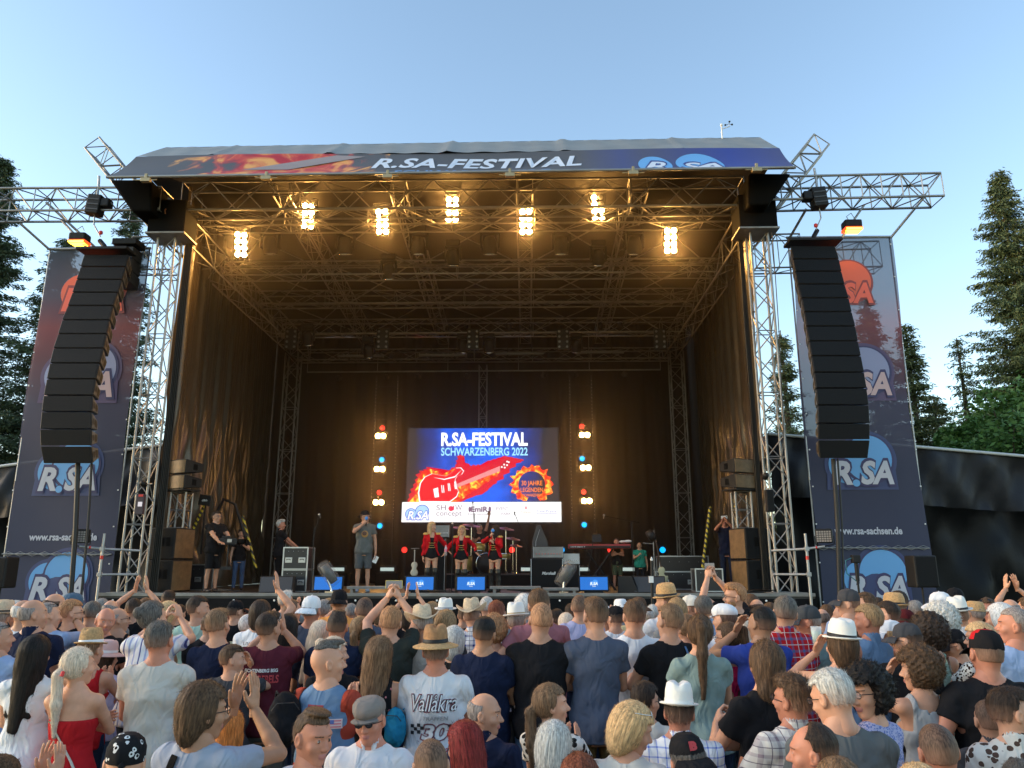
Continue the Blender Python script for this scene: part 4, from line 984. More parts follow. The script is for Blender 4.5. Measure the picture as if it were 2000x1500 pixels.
# ---- heads (canonical: pivot at origin under the skull, face +Y)
_HD = {}
def head(sex, ages=0, fine=True):
    k = (sex, ages, fine)
    if k in _HD: return _HD[k]
    h = .0052 if fine else .008
    f = Field((-.11, -.15, -.16), (.11, .16, .25), h); w = 1. if sex == 'm' else .95
    f.ell((0, -.012, .125), (.077*w, .098, .098), .02)
    f.ell((0, .028, .062), (.058*w, .064, .078), .04); f.ell((0, .058, .004), (.028*w, .026, .022), .03)
    f.ell((0, .062, .135), (.055*w, .03, .012), .02)                       # brow
    f.cone((0, .088, .112), (0, .11, .078), .007, .0125, .012); f.ell((.011, .098, .072), (.008, .011, .007), .008); f.ell((-.011, .098, .072), (.008, .011, .007), .008)
    for s in (-1, 1):
        f.ell((s*.032, .095, .112), (.018, .014, .012), .014, 'd'); f.ell((s*.031, .076, .110), (.0135, .0135, .0125), .003)
        f.ell((s*.042, .062, .075), (.022, .02, .02), .02)                 # cheek
        f.ell((s*.083*w, -.006, .098), (.011, .021, .034), .006); f.ell((s*.092*w, .001, .1), (.006, .01, .018), .004, 'd'); f.ell((s*.077*w, .004, .07), (.007, .009, .01), .006)
    f.ell((0, .088, .045), (.024, .011, .0065), .004); f.ell((0, .09, .035), (.02, .01, .0065), .004); f.cone((-.022, .103, .0405), (.022, .103, .0405), .0022, .0022, .002, 'd')
    nr = .056 if sex == 'm' else .047
    f.cone((0, -.012, .05), (0, -.018, -.04), nr, nr*.97, .03)
    V, Q = f.mesh(); C = V[Q].mean(1)
    mi = np.zeros(len(Q), int)
    mi[(np.abs(C[:, 0]) < .023) & (C[:, 1] > .085) & (C[:, 2] > .028) & (C[:, 2] < .051)] = 1      # lips
    for s in (-1, 1):
        e = (np.abs(C[:, 0]-s*.031) < .009) & (C[:, 1] > .084) & (np.abs(C[:, 2]-.1105) < .0029); mi[e] = 2
        e = (np.abs(C[:, 0]-s*.031) < .0045) & (C[:, 1] > .084) & (np.abs(C[:, 2]-.1105) < .0055); mi[e] = 3
        e = (np.abs(C[:, 0]-s*.034) < .019) & (C[:, 1] > .07) & (np.abs(C[:, 2]-.1325) < .003); mi[e] = 3
    _HD[k] = (V, Q, mi); return _HD[k]

# ---- hair
_RN = np.random.RandomState(11)
def skullf(hd, g, h, lo=(-.14, -.2, -.06), hi=(.14, .14, .27)):
    f = Field(lo, hi, h); f.ell((0, -.014, .127), (.078+g, .1+g, .1+g), .0); return f
def hair(kind, seed, fine=True, capped=False):
    rn = np.random.RandomState(seed); h = .0065 if fine else .0095
    lo, hi = [-.15, -.2, -.08], [.15, .14, .28]
    if kind in ('long', 'longside'): lo[2] = -.5; lo[1] = -.22; h *= 1.25
    if kind in ('mid', 'bob', 'ponylow', 'pony', 'shag'): lo[2] = -.42 if 'pony' in kind else -.2
    if kind in ('curly', 'afro'): lo = [-.2, -.26, -.14]; hi = [.2, .17, .32]
    f = Field(lo, hi, h); c0 = (0, -.014, .127)
    g = {'buzz': .0045, 'short': .006, 'spiky': .009, 'bald': .007, 'reced': .007, 'mid': .02, 'bob': .022, 'long': .02, 'longside': .02, 'pony': .012, 'ponylow': .012, 'bun': .012, 'curly': .045, 'afro': .062, 'shag': .02, 'quiff': .006, 'updo': .014, 'mohawk': .005, 'fade': .004}[kind]
    f.ell(c0, (.078+g, .1+g*.9, .1+g*.9), .0)
    X, Y, Z = f.ax[0][:, None, None], f.ax[1][None, :, None], f.ax[2][None, None, :]
    if kind in ('short', 'spiky', 'quiff', 'reced'): f.ell((0, -.014, .152), (.0805, .102, .083), .03)
    if kind in ('quiff', 'spiky'): f.ell((0, .045, .215), (.055, .045, .025), .03)
    if kind == 'mohawk': f.ell((0, .02, .225), (.04, .085, .022), .015)
    if kind == 'fade': f.ell((0, .01, .222), (.055, .075, .016), .02)
    if kind in ('mid', 'shag'):
        f.ell((0, -.055, .05), (.085, .062, .1), .03)
        if kind == 'shag': f.ell((0, -.07, -.03), (.075, .05, .07), .03)
    if kind == 'bob':
        f.ell((0, -.05, .06), (.095, .075, .105), .03)
    if kind in ('long', 'longside'):
        f.ell((0, -.05, .05), (.09, .07, .1), .03); f.cone((0, -.075, .02), (0, -.105, -.36), .08, .045, .03, sy=1.7)
        for s in (-1, 1): f.cone((s*.06, -.02, .05), (s*.075, -.075, -.28), .042, .025, .03)
        if kind == 'longside':
            for s in (-1, 1): f.cone((s*.07, .0, .1), (s*.085, .05, -.22), .03, .03, .03)
    if kind == 'pony': f.cone((0, -.11, .18), (0, -.15, .16), .028, .03, .01); f.cone((0, -.15, .16), (.01, -.145, -.02), .034, .038, .02); f.cone((.01, -.145, -.02), (.02, -.13, -.3), .038, .015, .02)
    if kind == 'ponylow': f.cone((0, -.1, .1), (0, -.135, .06), .026, .03, .01); f.cone((0, -.135, .06), (.01, -.13, -.12), .034, .034, .02); f.cone((.01, -.13, -.12), (0, -.115, -.32), .034, .013, .02)
    if kind in ('bun', 'updo'): f.ell((0, -.125, .15 if kind == 'bun' else .18), (.043, .036, .043), .012)
    # hairline cut
    ln = f.F
    az = np.abs(X)
    if kind in ('long', 'longside', 'mid', 'bob', 'shag', 'curly', 'afro'):
        face = np.maximum(Y-(.035 if kind not in ('longside',) else .02), (Z-.185)) ; cut = -np.maximum(-(Y-.0-.28*(Z-.1)), (Z-.19))
        d1 = Y-.03-.25*np.maximum(Z-.12, 0)           # keep behind this plane, or above the forehead
        keep = np.minimum(d1, .168-Z)
    elif kind in ('pony', 'ponylow', 'bun', 'updo'):
        keep = np.minimum(Y-.012-.2*(Z-.1), .172-Z); keep = np.maximum(keep, np.where(Y < -.095, -1, .03-Z-np.clip(-Y, 0, .1)*.1))
    else:
        keep = np.minimum(Y+.018-.35*(Z-.1), .178-Z); keep = np.maximum(keep, .064+np.clip(.03+Y, 0, .1)*.7-Z)      # nape and round the ears
        if kind in ('short', 'spiky', 'quiff', 'buzz', 'fade', 'mohawk', 'reced'): keep = np.maximum(keep, np.where((az > .05) & (Y > -.034) & (Y < .04), .124-Z, -1))
    if kind == 'mohawk': keep = np.maximum(keep, np.maximum(np.abs(X)-.052, .19-Z+0*X)+0*Y)
    if kind == 'bald': keep = np.maximum(keep, np.sqrt((X/.9)**2+(Y+.02)**2)*-1+.058+.0*Z if False else (Z-.16-.25*np.clip(-Y-.05, 0, .1)))
    if kind == 'reced': keep = np.maximum(keep, (Y-.02)*.7+(Z-.19)*.5)
    if capped: keep = np.maximum(keep, Z-.158)
    f.F = np.maximum(f.F, keep.astype(np.float32))
    # strands
    amp = {'buzz': .0008, 'bald': .001, 'reced': .002, 'curly': .009, 'afro': .014, 'fade': .0015, 'mohawk': .001, 'long': .002, 'longside': .002, 'bob': .0022}.get(kind, .0028)
    th = np.arctan2(X, -(Y+.014)+0*X); p = rn.uniform(0, 6, 6)
    if kind in ('curly', 'afro'):
        nz = np.sin(X*95+p[0]+2*np.sin(Z*60))*np.sin(Y*90+p[1])*np.sin(Z*88+p[2])+.5*np.sin(X*170+p[3])*np.sin(Z*180+Y*120)
    else:
        nz = np.sin(th*13+p[0]+2.2*np.sin(Z*14+p[1]))*.6+np.sin(th*29+p[2]+2*np.sin(Z*21+p[3]))*.5+np.sin(X*80+p[4]+Z*25)*.35
    f.F = f.F+(nz*amp).astype(np.float32)
    V, Q = f.mesh(); parts = [(V, Q, 0)]
    # loose strand slivers over the surface
    cnt = {'buzz': 0, 'bald': 120, 'reced': 300, 'fade': 300, 'mohawk': 300, 'curly': 2600, 'afro': 3200, 'long': 2600, 'longside': 2600}.get(kind, 2000)
    if not fine: cnt //= 3
    if cnt and len(Q):
        A, B, D = V[Q[:, 0]], V[Q[:, 1]], V[Q[:, 2]]; Nn = np.cross(B-A, D-A); Nn /= np.linalg.norm(Nn, axis=1)[:, None]+1e-9
        I = rn.randint(0, len(Q), cnt); c = V[Q[I]].mean(1); nn = Nn[I]
        flow = np.tile(np.array([0, -.25, -1.]), (cnt, 1)); top = c[:, 2] > .19; flow[top] = np.array([0, .9, .1]) if kind in ('quiff', 'spiky', 'short') else np.array([0, -1, -.3])
        flow[top, 0] = np.sign(c[top, 0])*.7
        if kind in ('curly', 'afro'): flow = rn.normal(size=(cnt, 3))
        flow -= nn*(flow*nn).sum(1)[:, None]; flow += rn.normal(size=(cnt, 3))*.18; flow /= np.linalg.norm(flow, axis=1)[:, None]+1e-9
        L = rn.uniform(.018, .04, cnt)*(1.6 if kind in ('long', 'longside') else 1); lift = rn.uniform(.004, .011, cnt)*(2.2 if kind in ('curly', 'afro', 'spiky') else 1)
        sd = np.cross(flow, nn)*.0015; p0 = c-flow*L[:, None]*.3-nn*.002; p1 = c+flow*L[:, None]*.7+nn*lift[:, None]
        T = np.stack([p0-sd, p0+sd, p1], 1).reshape(-1, 3); parts.append((T, np.arange(3*cnt).reshape(-1, 3), 0))
    return parts

# ---- materials for people
def skin(tone, seed):
    base = {'p': (.56, .29, .185), 'r': (.52, .215, .135), 't': (.44, .225, .13), 'd': (.38, .2, .12)}[tone]
    nm = 'skin '+tone+str(seed % 3); f = (1, .9, 1.08)[seed % 3]
    return pm(nm, tuple(v*f for v in base), .5, var=.12, vscale=14, spec=.35)
HC = {'black': (.012, .01, .009), 'dark': (.035, .022, .015), 'brown': (.085, .048, .026), 'lbrown': (.17, .1, .055), 'dblond': (.27, .17, .085), 'blond': (.52, .34, .17), 'platinum': (.76, .61, .46), 'grey': (.22, .21, .2), 'lgrey': (.45, .44, .41), 'white': (.65, .63, .6), 'red': (.2, .022, .018), 'auburn': (.17, .05, .025), 'orange': (.5, .17, .04), 'ginger': (.34, .17, .08), 'salt': (.1, .09, .08)}
def hairm(c, stub=False, fade=False):
    nm = 'hair '+c+(' cropped' if stub else '')+(' faded' if fade else '')
    if nm in MATS: return MATS[nm]
    a = HC[c]; a = tuple(v*.75+.06*(.6, .36, .26)[i]*3*(.6 if stub else 0) for i, v in enumerate(a)) if stub else a
    m = pm(nm, a, .6, spec=.22); n, l, b = nodes_of(m)
    tc = n.new('ShaderNodeTexCoord'); mp = n.new('ShaderNodeMapping'); mp.inputs['Scale'].default_value = (160, 110, 14); l.new(tc.outputs['Object'], mp.inputs[0])
    nz = n.new('ShaderNodeTexNoise'); nz.inputs['Scale'].default_value = 1; nz.inputs['Detail'].default_value = 3; l.new(mp.outputs[0], nz.inputs[0])
    rp = n.new('ShaderNodeValToRGB'); l.new(nz.outputs[0], rp.inputs[0]); e = rp.color_ramp.elements
    e[0].position = .32; e[0].color = (*[v*(.45 if max(a) < .4 else .6) for v in a], 1); e[1].position = .68; kf = min(1.6, .88/max(a)); e[1].color = (*[v*kf+.002 for v in a], 1)
    sx = n.new('ShaderNodeSeparateXYZ'); l.new(tc.outputs['Object'], sx.inputs[0])
    if fade:    # hair clipped thin towards the nape
        fz = n.new('ShaderNodeMapRange'); l.new(sx.outputs[2], fz.inputs[0]); fz.inputs[1].default_value = .04; fz.inputs[2].default_value = .15; fz.inputs[3].default_value = .6; fz.inputs[4].default_value = 0
        l.new(mixn(n, l, fz.outputs[0], rp.outputs[0], (.5, .27, .18)), b.inputs['Base Color'])
    else: l.new(rp.outputs[0], b.inputs['Base Color'])
    bp = n.new('ShaderNodeBump'); bp.inputs['Strength'].default_value = .5; bp.inputs['Distance'].default_value = .004
    l.new(nz.outputs[0], bp.inputs['Height']); l.new(bp.outputs[0], b.inputs['Normal']); return m
def cloth(col, pat='plain', c2=(1, 1, 1), c3=(0, 0, 0)):
    nm = 'cloth '+pat+' '+'-'.join('%.2f' % v for v in (*col, *c2, *c3))
    if nm in MATS: return MATS[nm]
    m = pm(nm, col, .9, spec=.12); n, l, b = nodes_of(m)
    tc = n.new('ShaderNodeTexCoord'); sx = n.new('ShaderNodeSeparateXYZ'); l.new(tc.outputs['Object'], sx.inputs[0]); X, Y, Z = sx.outputs
    nz = n.new('ShaderNodeTexNoise'); nz.inputs['Scale'].default_value = 5; nz.inputs['Detail'].default_value = 4; nz.inputs['Distortion'].default_value = .6; l.new(tc.outputs['Object'], nz.inputs[0])
    base = None
    def band(src, per, w, off=0.): return mathn(n, l, 'LESS_THAN', mathn(n, l, 'FRACT', mathn(n, l, 'ADD', mathn(n, l, 'DIVIDE', src, per), off)), w)
    if pat == 'plaid':
        h1, h2 = band(Z, .085, .22), band(X, .085, .22); t1, t2 = band(Z, .085, .06, .4), band(X, .085, .06, .4)
        s_ = mathn(n, l, 'MULTIPLY', mathn(n, l, 'ADD', h1, h2), .5); base = mixn(n, l, s_, col, c2)
        base = mixn(n, l, mathn(n, l, 'MULTIPLY', mathn(n, l, 'MAXIMUM', t1, t2), .8), base, c3)
    elif pat == 'check':
        t1, t2 = band(Z, .05, .16), band(X, .05, .16); base = mixn(n, l, mathn(n, l, 'MULTIPLY', mathn(n, l, 'ADD', t1, t2), .6), col, c2)
    elif pat == 'stripes':
        t1 = band(X, .045, .3); base = mixn(n, l, t1, col, c2); base = mixn(n, l, band(X, .135, .06, .3), base, c3)
    elif pat in ('floral', 'leopard', 'print', 'pebble'):
        vo = n.new('ShaderNodeTexVoronoi'); vo.inputs['Scale'].default_value = {'floral': 22, 'leopard': 55, 'print': 26, 'pebble': 90}[pat]; l.new(tc.outputs['Object'], vo.inputs[0])
        n2 = n.new('ShaderNodeTexNoise'); n2.inputs['Scale'].default_value = 30 if pat != 'leopard' else 70; l.new(tc.outputs['Object'], n2.inputs[0])
        f = mathn(n, l, 'LESS_THAN', mathn(n, l, 'ADD', vo.outputs[0], mathn(n, l, 'MULTIPLY', n2.outputs[0], .4)), .62 if pat != 'floral' else .48); base = mixn(n, l, f, col, c2)
        if pat == 'floral': base = mixn(n, l, mathn(n, l, 'LESS_THAN', vo.outputs[0], .16), base, c3)
    elif pat == 'denim':
        base = mixn(n, l, nz.outputs[0], tuple(v*.75 for v in col), tuple(min(1, v*1.35) for v in col))
    if base is None: base = mixn(n, l, nz.outputs[0], tuple(v*.9 for v in col), tuple(min(.9, v*1.08) for v in col))
    l.new(base, b.inputs['Base Color'])
    bp = n.new('ShaderNodeBump'); bp.inputs['Strength'].default_value = .95; bp.inputs['Distance'].default_value = .045
    w = n.new('ShaderNodeTexNoise'); w.inputs['Scale'].default_value = 6; w.inputs['Detail'].default_value = 2; w.inputs['Distortion'].default_value = .9; mp = n.new('ShaderNodeMapping'); mp.inputs['Scale'].default_value = (1.5, 1.2, .8); mp.inputs['Rotation'].default_value = (0, .5, 0); l.new(tc.outputs['Object'], mp.inputs[0]); l.new(mp.outputs[0], w.inputs[0])
    l.new(w.outputs[0], bp.inputs['Height']); l.new(bp.outputs[0], b.inputs['Normal']); return m
lipm = pm('lips', (.45, .17, .14), .45); eyew = pm('eye white', (.42, .38, .35), .4); eyed = pm('dark iris and brow', (.04, .028, .02), .5)
straw = pm('straw weave', (.56, .34, .15), .75, bump=.8, bscale=160, var=.25, vscale=60); straww = pm('pale straw weave', (.68, .53, .36), .75, bump=.8, bscale=160, var=.15, vscale=60)
strawb = pm('tan straw crown', (.33, .17, .07), .7, bump=.5, bscale=160, var=.2, vscale=40); hatw = pm('white hat felt', (.74, .73, .68), .7, bump=.2, bscale=120); lens_d = pm('dark glasses', (.01, .01, .012), .12)

# ---- hats (head space, sits at z~.15+)
def hat(kind, root, M4, cols):
    """M4: head matrix; cols: main material, band material"""
    R = np.array(M4.to_3x3()); T_ = np.array(M4.translation)
    def put(mb, nm, m, par): 
        o = mb.build(nm, m, par); o.matrix_local = M4 if par is root else Matrix.Identity(4); return o
    def oval(prof, nn=28, tilt=0., brim=None):
        mb = MB(); vs = []
        for r, z in prof:
            for i in range(nn):
                t = 2*math.pi*i/nn; x, y = r*.92*math.cos(t), r*1.12*math.sin(t)-.012; zz = z
                if brim and r > .1: zz += brim(x, y, t, r)
                vs.append((x, y, zz))
        mb.add(vs, [(k*nn+i, k*nn+(i+1) % nn, (k+1)*nn+(i+1) % nn, (k+1)*nn+i) for k in range(len(prof)-1) for i in range(nn)], True); return mb
    if kind in ('trilby', 'fedora', 'cowboy', 'wide'):
        br = {'trilby': .125, 'fedora': .135, 'cowboy': .165, 'wide': .17}[kind]; z0 = .165
        if kind == 'cowboy': bf = lambda x, y, t, r: (r-.1)*1.1*abs(math.cos(t))**1.6-(r-.1)*.35*abs(math.sin(t))
        elif kind == 'trilby': bf = lambda x, y, t, r: (r-.1)*(.5 if math.sin(t) < 0 else -.45)*abs(math.sin(t))
        elif kind == 'wide': bf = lambda x, y, t, r: -(r-.1)*.35
        else: bf = lambda x, y, t, r: (r-.1)*.25
        hC = .125 if kind != 'wide' else .12
        mb = oval([(.09, z0), (br, z0+.002), (br+.002, z0-.003), (br, z0-.007), (.092, z0-.008)], 32, brim=bf); hb = put(mb, 'hat', cols[0], root)
        mb = oval([(.0925, z0-.01), (.0925, z0+.02), (.089, z0+.07), (.078, z0+hC-.012), (.06, z0+hC), (.03, z0+hC-.018), (0, z0+hC-.028)], 32)
        # pinch the front of the crown
        mb.v = [(v[0]*(1-.35*max(0, (v[2]-z0-.05)/.08)*max(0, v[1]/.08)), v[1], v[2]-(.02*math.exp(-(v[0]/.02)**2) if v[2] > z0+hC-.03 else 0)) for v in mb.v]
        put(mb, 'crown', cols[2] if len(cols) > 2 else cols[0], hb)
        mb = oval([(.0945, z0), (.0945, z0+.024), (.093, z0+.025)], 32); put(mb, 'hat_band', cols[1], hb)
        return hb
    if kind in ('cap', 'capback'):
        s = 1 if kind == 'cap' else -1
        mb = oval([(.094, .135), (.095, .15), (.091, .185), (.075, .222), (.045, .243), (0, .25)], 28); hb = put(mb, 'cap', cols[0], root)
        if len(cols) > 2:
            hb.data.materials.append(cols[2])
            for pg in hb.data.polygons: pg.material_index = int(pg.center.y > -.04 and pg.center.z > .18)
        mb = MB(); vs = []
        for j in range(6):
            for i in range(13):
                t = rad(-58+116*i/12); r = .095+j*.016*(math.cos(t)**.7); x = r*.9*math.sin(t); y = s*(r*1.12*math.cos(t))-.012; vs.append((x, y, .14-.0025*j*j*.6-.35*abs(x)*abs(x)*8*.3))
        k = len(vs); vs += [(v[0], v[1], v[2]-.005) for v in vs]
        fs = [(j*13+i, j*13+i+1, (j+1)*13+i+1, (j+1)*13+i) for j in range(5) for i in range(12)]
        fs = fs+[tuple(q+k for q in f[::-1]) for f in fs]; mb.add(vs, fs, True); put(mb, 'peak', cols[1], hb)
        mb = MB(); mb.lathe([(.008, .248), (.006, .254), (0, .256)], 8, None, (0, -.012, 0)); put(mb, 'button', cols[1], hb); return hb
    if kind == 'flat':
        mb = oval([(.094, .15), (.1, .16), (.104, .185), (.098, .21), (.075, .232), (.04, .243), (0, .246)], 28)
        mb.v = [(v[0], v[1]+max(0, (v[2]-.16))*.35, v[2]-max(0, v[1])*.28) for v in mb.v]; hb = put(mb, 'flat_cap', cols[0], root)
        mb = MB(); vs = []
        for j in range(3):
            for i in range(11):
                t = rad(-50+100*i/10); r = .098+j*.018; vs.append((r*.85*math.sin(t), r*1.12*math.cos(t)-.012, .142-.006*j))
        k = len(vs); vs += [(v[0], v[1], v[2]-.006) for v in vs]; fs = [(j*11+i, j*11+i+1, (j+1)*11+i+1, (j+1)*11+i) for j in range(2) for i in range(10)]
        mb.add(vs, fs+[tuple(q+k for q in f[::-1]) for f in fs], True); put(mb, 'peak', cols[0], hb); return hb
    if kind == 'bandana':
        mb = oval([(.092, .12), (.0955, .14), (.094, .18), (.078, .215), (.045, .24), (0, .247)], 28); hb = put(mb, 'bandana', cols[0], root)
        mb = MB(); mb.lathe([(0, -.02), (.018, 0), (0, .02)], 8, None, (0, -.118, .12)); mb.hexa([Vector(v) for v in ((-.01, -.13, .1), (.01, -.13, .1), (.03, -.16, .02), (.0, -.16, .02), (-.01, -.12, .11), (.01, -.12, .11), (.03, -.15, .02), (.0, -.15, .02))]); put(mb, 'knot', cols[0], hb); return hb
    if kind == 'bucket':
        mb = oval([(.11, .135), (.094, .165), (.09, .2), (.075, .232), (.05, .24), (0, .242)], 28); return put(mb, 'hat', cols[0], root)
def glasses(root, M4, where='face', dark=False, white=False):
    z, y = (.112, .1) if where == 'face' else (.205, .055)
    fr = whitep if white else blk; mb = MB(); e = MB()
    for s in (-1, 1):
        pts = [(s*(.032+.021*math.cos(t)), y+.004+(0 if where == 'face' else -.006*math.sin(t)), z+.0165*math.sin(t)) for t in [2*math.pi*i/12 for i in range(13)]]
        mb.path(pts, .0022, 4); mb.path([(s*.054, y, z+.004), (s*.08, y-.04, z-.0), (s*.083, y-.1, z-.008)], .0022, 4)
        e.add([(p[0], p[1], p[2]) for p in pts[:-1]], [tuple(range(11, -1, -1)) if s > 0 else tuple(range(12))])
    mb.path([(-.011, y+.005, z+.003), (0, y+.008, z+.006), (.011, y+.005, z+.003)], .0022, 4)
    o = mb.build('glasses', fr, root); o.matrix_local = M4
    e.build('lenses', lens_d if dark else pm('clear lens', (.5, .55, .6), .08, alpha=.25), o); return o

# ---- skeleton helpers
def ik(S, Wp, hint, l1, l2):
    S, Wp, hint = Vector(S), Vector(Wp), Vector(hint); d = Wp-S; L = min(d.length, (l1+l2)*.998); d.normalize(); Wp = S+d*L
    a = (l1*l1-l2*l2+L*L)/(2*L); h = math.sqrt(max(0, l1*l1-a*a)); m = S+d*a; v = hint-m; v -= d*v.dot(d)
    return m+v.normalized()*h, Wp
# arm poses for the right side (x>0): wrist, elbow hint, finger direction, palm normal, hand kind
ARM = {
 'down': ((.27, .03, .86), (.4, -.2, 1.1), (0, .1, -1), (-1, .1, 0), 'relax'),
 'downout': ((.36, .02, .9), (.5, -.2, 1.2), (.3, .1, -1), (-1, .1, 0), 'relax'),
 'pocket': ((.22, .05, .93), (.55, -.2, 1.1), (-.2, .3, -1), (-1, .1, 0), 'relax'),
 'front': ((.02, .27, 1.16), (.42, -.05, 1.1), (-1, .15, .1), (0, -1, 0), 'relax'),
 'clap': ((.05, .33, 1.3), (.45, .0, 1.05), (-.1, .35, 1), (-1, .1, 0), 'open'),
 'claphigh': ((.06, .3, 1.6), (.42, .15, 1.2), (-.1, .1, 1), (-1, -.1, 0), 'open'),
 'clapup': ((.07, .2, 1.86), (.5, .1, 1.5), (-.1, .05, 1), (-1, -.1, 0), 'open'),
 'phone': ((.06, .38, 1.6), (.4, .15, 1.25), (-.35, .1, 1), (-1, .3, 0), 'grip'),
 'phonehigh': ((.05, .3, 1.82), (.42, .2, 1.45), (-.35, .1, 1), (-1, .3, 0), 'grip'),
 'cup': ((.1, .34, 1.27), (.38, -.05, 1.1), (-.5, .4, .6), (-1, -.1, .1), 'grip'),
 'mic': ((.05, .2, 1.46), (.4, .1, 1.2), (-.6, -.2, .8), (-.5, -1, 0), 'fist'),
 'face': ((.09, .2, 1.56), (.4, .2, 1.25), (-.4, -.3, 1), (-.4, -1, 0), 'relax'),
 'side': ((.5, .1, 1.02), (.5, -.3, 1.1), (.6, .2, -.6), (0, 0, 1), 'open'),
 'fist': ((.3, .05, 2.02), (.6, 0, 1.6), (0, 0, 1), (0, 1, 0), 'fist'),
 'rail': ((.16, .42, 1.06), (.4, .0, 1.1), (0, 1, -.1), (0, 0, -1), 'relax'),
 'cross': ((-.06, .21, 1.24), (.42, .1, 1.15), (-1, .1, .25), (0, -1, 0), 'relax'),
 'hip': ((.2, .06, 1.03), (.6, -.1, 1.1), (-.5, .5, -.3), (-1, 0, 0), 'relax'),
}
TORSO = {'m': ([.78, .86, .95, 1.05, 1.15, 1.27, 1.37, 1.43, 1.475], [.14, .168, .168, .152, .152, .168, .172, .15, .07], [.1, .118, .118, .105, .106, .118, .112, .085, .06], [-.01, -.015, -.012, -.003, .002, 0, -.006, -.012, -.018]),
         'f': ([.78, .86, .95, 1.05, 1.13, 1.25, 1.35, 1.42, 1.465], [.15, .175, .17, .14, .127, .14, .147, .125, .06], [.1, .122, .115, .095, .088, .108, .098, .075, .055], [-.01, -.02, -.015, -.003, .004, .006, -.002, -.012, -.018])}
SHW = {'m': .172, 'f': .15}
def build_body(sex, arms, fat=0., sl=.55, top='tee', hem=.86, fine=True, seed=0, legs=((.09, 0), (.09, 0)), lift=0., collar=False, rows=None):
    """skin and shirt meshes in a 1.75 m standing space; arms=(left,right) pose names"""
    h = .0105 if fine else .0155; rn = random.Random(seed)
    zs, a, b, c = [list(v) for v in TORSO[sex]]
    a = [v*(1+fat*(.9 if .9 < z < 1.3 else .35)) for v, z in zip(a, zs)]; b = [v*(1+fat*(1.5 if .9 < z < 1.3 else .4)) for v, z in zip(b, zs)]; c = [v+fat*.05*(1 if .9 < z < 1.25 else 0) for v, z in zip(c, zs)]
    sw = SHW[sex]*(1+.3*fat); ar = (.95 if sex == 'm' else .8)*(1+.5*fat); sz = 1.405 if sex == 'm' else 1.395
    J = []
    for s, nm in ((-1, arms[0]), (1, arms[1])):
        wr, hint, fd, pn, hk = ARM[nm] if isinstance(nm, str) else nm
        q = 1 if sex == 'm' else .95
        S = Vector((s*sw, -.012, sz)); up = max(0, wr[2]-1.45)*.12; S.z += up; S.x -= s*up*.3
        E, Wp = ik(S, (s*wr[0]*(1 if wr[0] < .2 else sw/.185), wr[1], wr[2]), (s*hint[0], hint[1], hint[2]), .295*q, .26*q)
        J.append((s, S, E, Wp, Vector((s*fd[0], fd[1], fd[2])), Vector((s*pn[0], pn[1], pn[2])), hk))
    lo = [-.3, -.22, .74]; hi = [.3, .25, 1.56]
    for s, S, E, Wp, *_ in J:
        for p in (E, Wp):
            for i in range(3): lo[i] = min(lo[i], p[i]-.09); hi[i] = max(hi[i], p[i]+.09)
    f = Field(lo, hi, h)
    f.col(zs, a, b, c, -.004, .02); nr = .055 if sex == 'm' else .045
    f.cone((0, -.028, 1.42), (0, -.016, 1.565 if sex == 'm' else 1.55), nr*1.08, nr, .03); f.ell((0, -.04, 1.41), (.07, .03, .05), .03)
    for s, S, E, Wp, *_ in J:
        f.cone((s*.04, -.02, 1.49 if sex == 'm' else 1.47), S+Vector((-s*.03, 0, .0)), .036*ar, .045*ar, .05)
        f.cone((s*.1, 0, 1.37), S, .06*ar, .055*ar, .04)
        f.cone(S, S.lerp(E, .5), .056*ar, .048*ar, .02); f.cone(S.lerp(E, .5), E, .048*ar, .038*ar, .01); f.cone(E, E.lerp(Wp, .35), .038*ar, .039*ar, .01); f.cone(E.lerp(Wp, .35), Wp, .039*ar, .026*ar, .01)
    if sex == 'f':
        for s in (-1, 1): f.ell((s*.068, .085, 1.265), (.06, .05, .058), .03)
    V, Q = f.mesh(); skinp = [(V, Q, 0)]
    for s, S, E, Wp, fd, pn, hk in J:
        HV, HQ = hand(hk); z = fd.normalized(); y = pn-z*pn.dot(z); y.normalize(); x = y.cross(z)
        if s < 0: pass
        thumb = x if True else x
        # thumb should point towards the head / body centre side
        flip = -1 if s > 0 else 1
        R = np.array([[x.x*flip, y.x, z.x], [x.y*flip, y.y, z.y], [x.z*flip, y.z, z.z]]); det = np.linalg.det(R)
        sc = 1 if sex == 'm' else .92
        HQ2 = HQ[:, ::-1] if det < 0 else HQ
        skinp.append((xf(HV*sc, R, (Wp.x, Wp.y, Wp.z)), HQ2, 0))
    shirt = None
    if top != 'none':
        T = .009 if top != 'tight' else .004
        ff = Field((lo[0], lo[1]-.02, hem-.04), (hi[0], hi[1], max(1.56, hi[2])), h)
        zz = [z for z in zs]; ga = list(a); gb = list(b)
        if top in ('tee', 'shirt', 'long', 'polo', 'blouse', 'jacket', 'vest'):
            ga = [max(v, np.interp(1.27, zs, a)*(.93 if sex == 'm' else .9)) if z < 1.27 and z > .8 else v for v, z in zip(a, zs)]; gb = [max(v, np.interp(1.27, zs, b)*.95) if .8 < z < 1.27 else v for v, z in zip(b, zs)]
        ga = [v+(.013 if z < 1.0 else 0) for v, z in zip(ga, zs)]; gb = [v+(.013 if z < 1.0 else 0) for v, z in zip(gb, zs)]
        ff.col([hem-.03]+[z for z in zs if z > hem], [np.interp(hem, zs, ga)]+[v for v, z in zip(ga, zs) if z > hem], [np.interp(hem, zs, gb)]+[v for v, z in zip(gb, zs) if z > hem], [np.interp(hem, zs, c)]+[v for v, z in zip(c, zs) if z > hem], T+.004, .02)
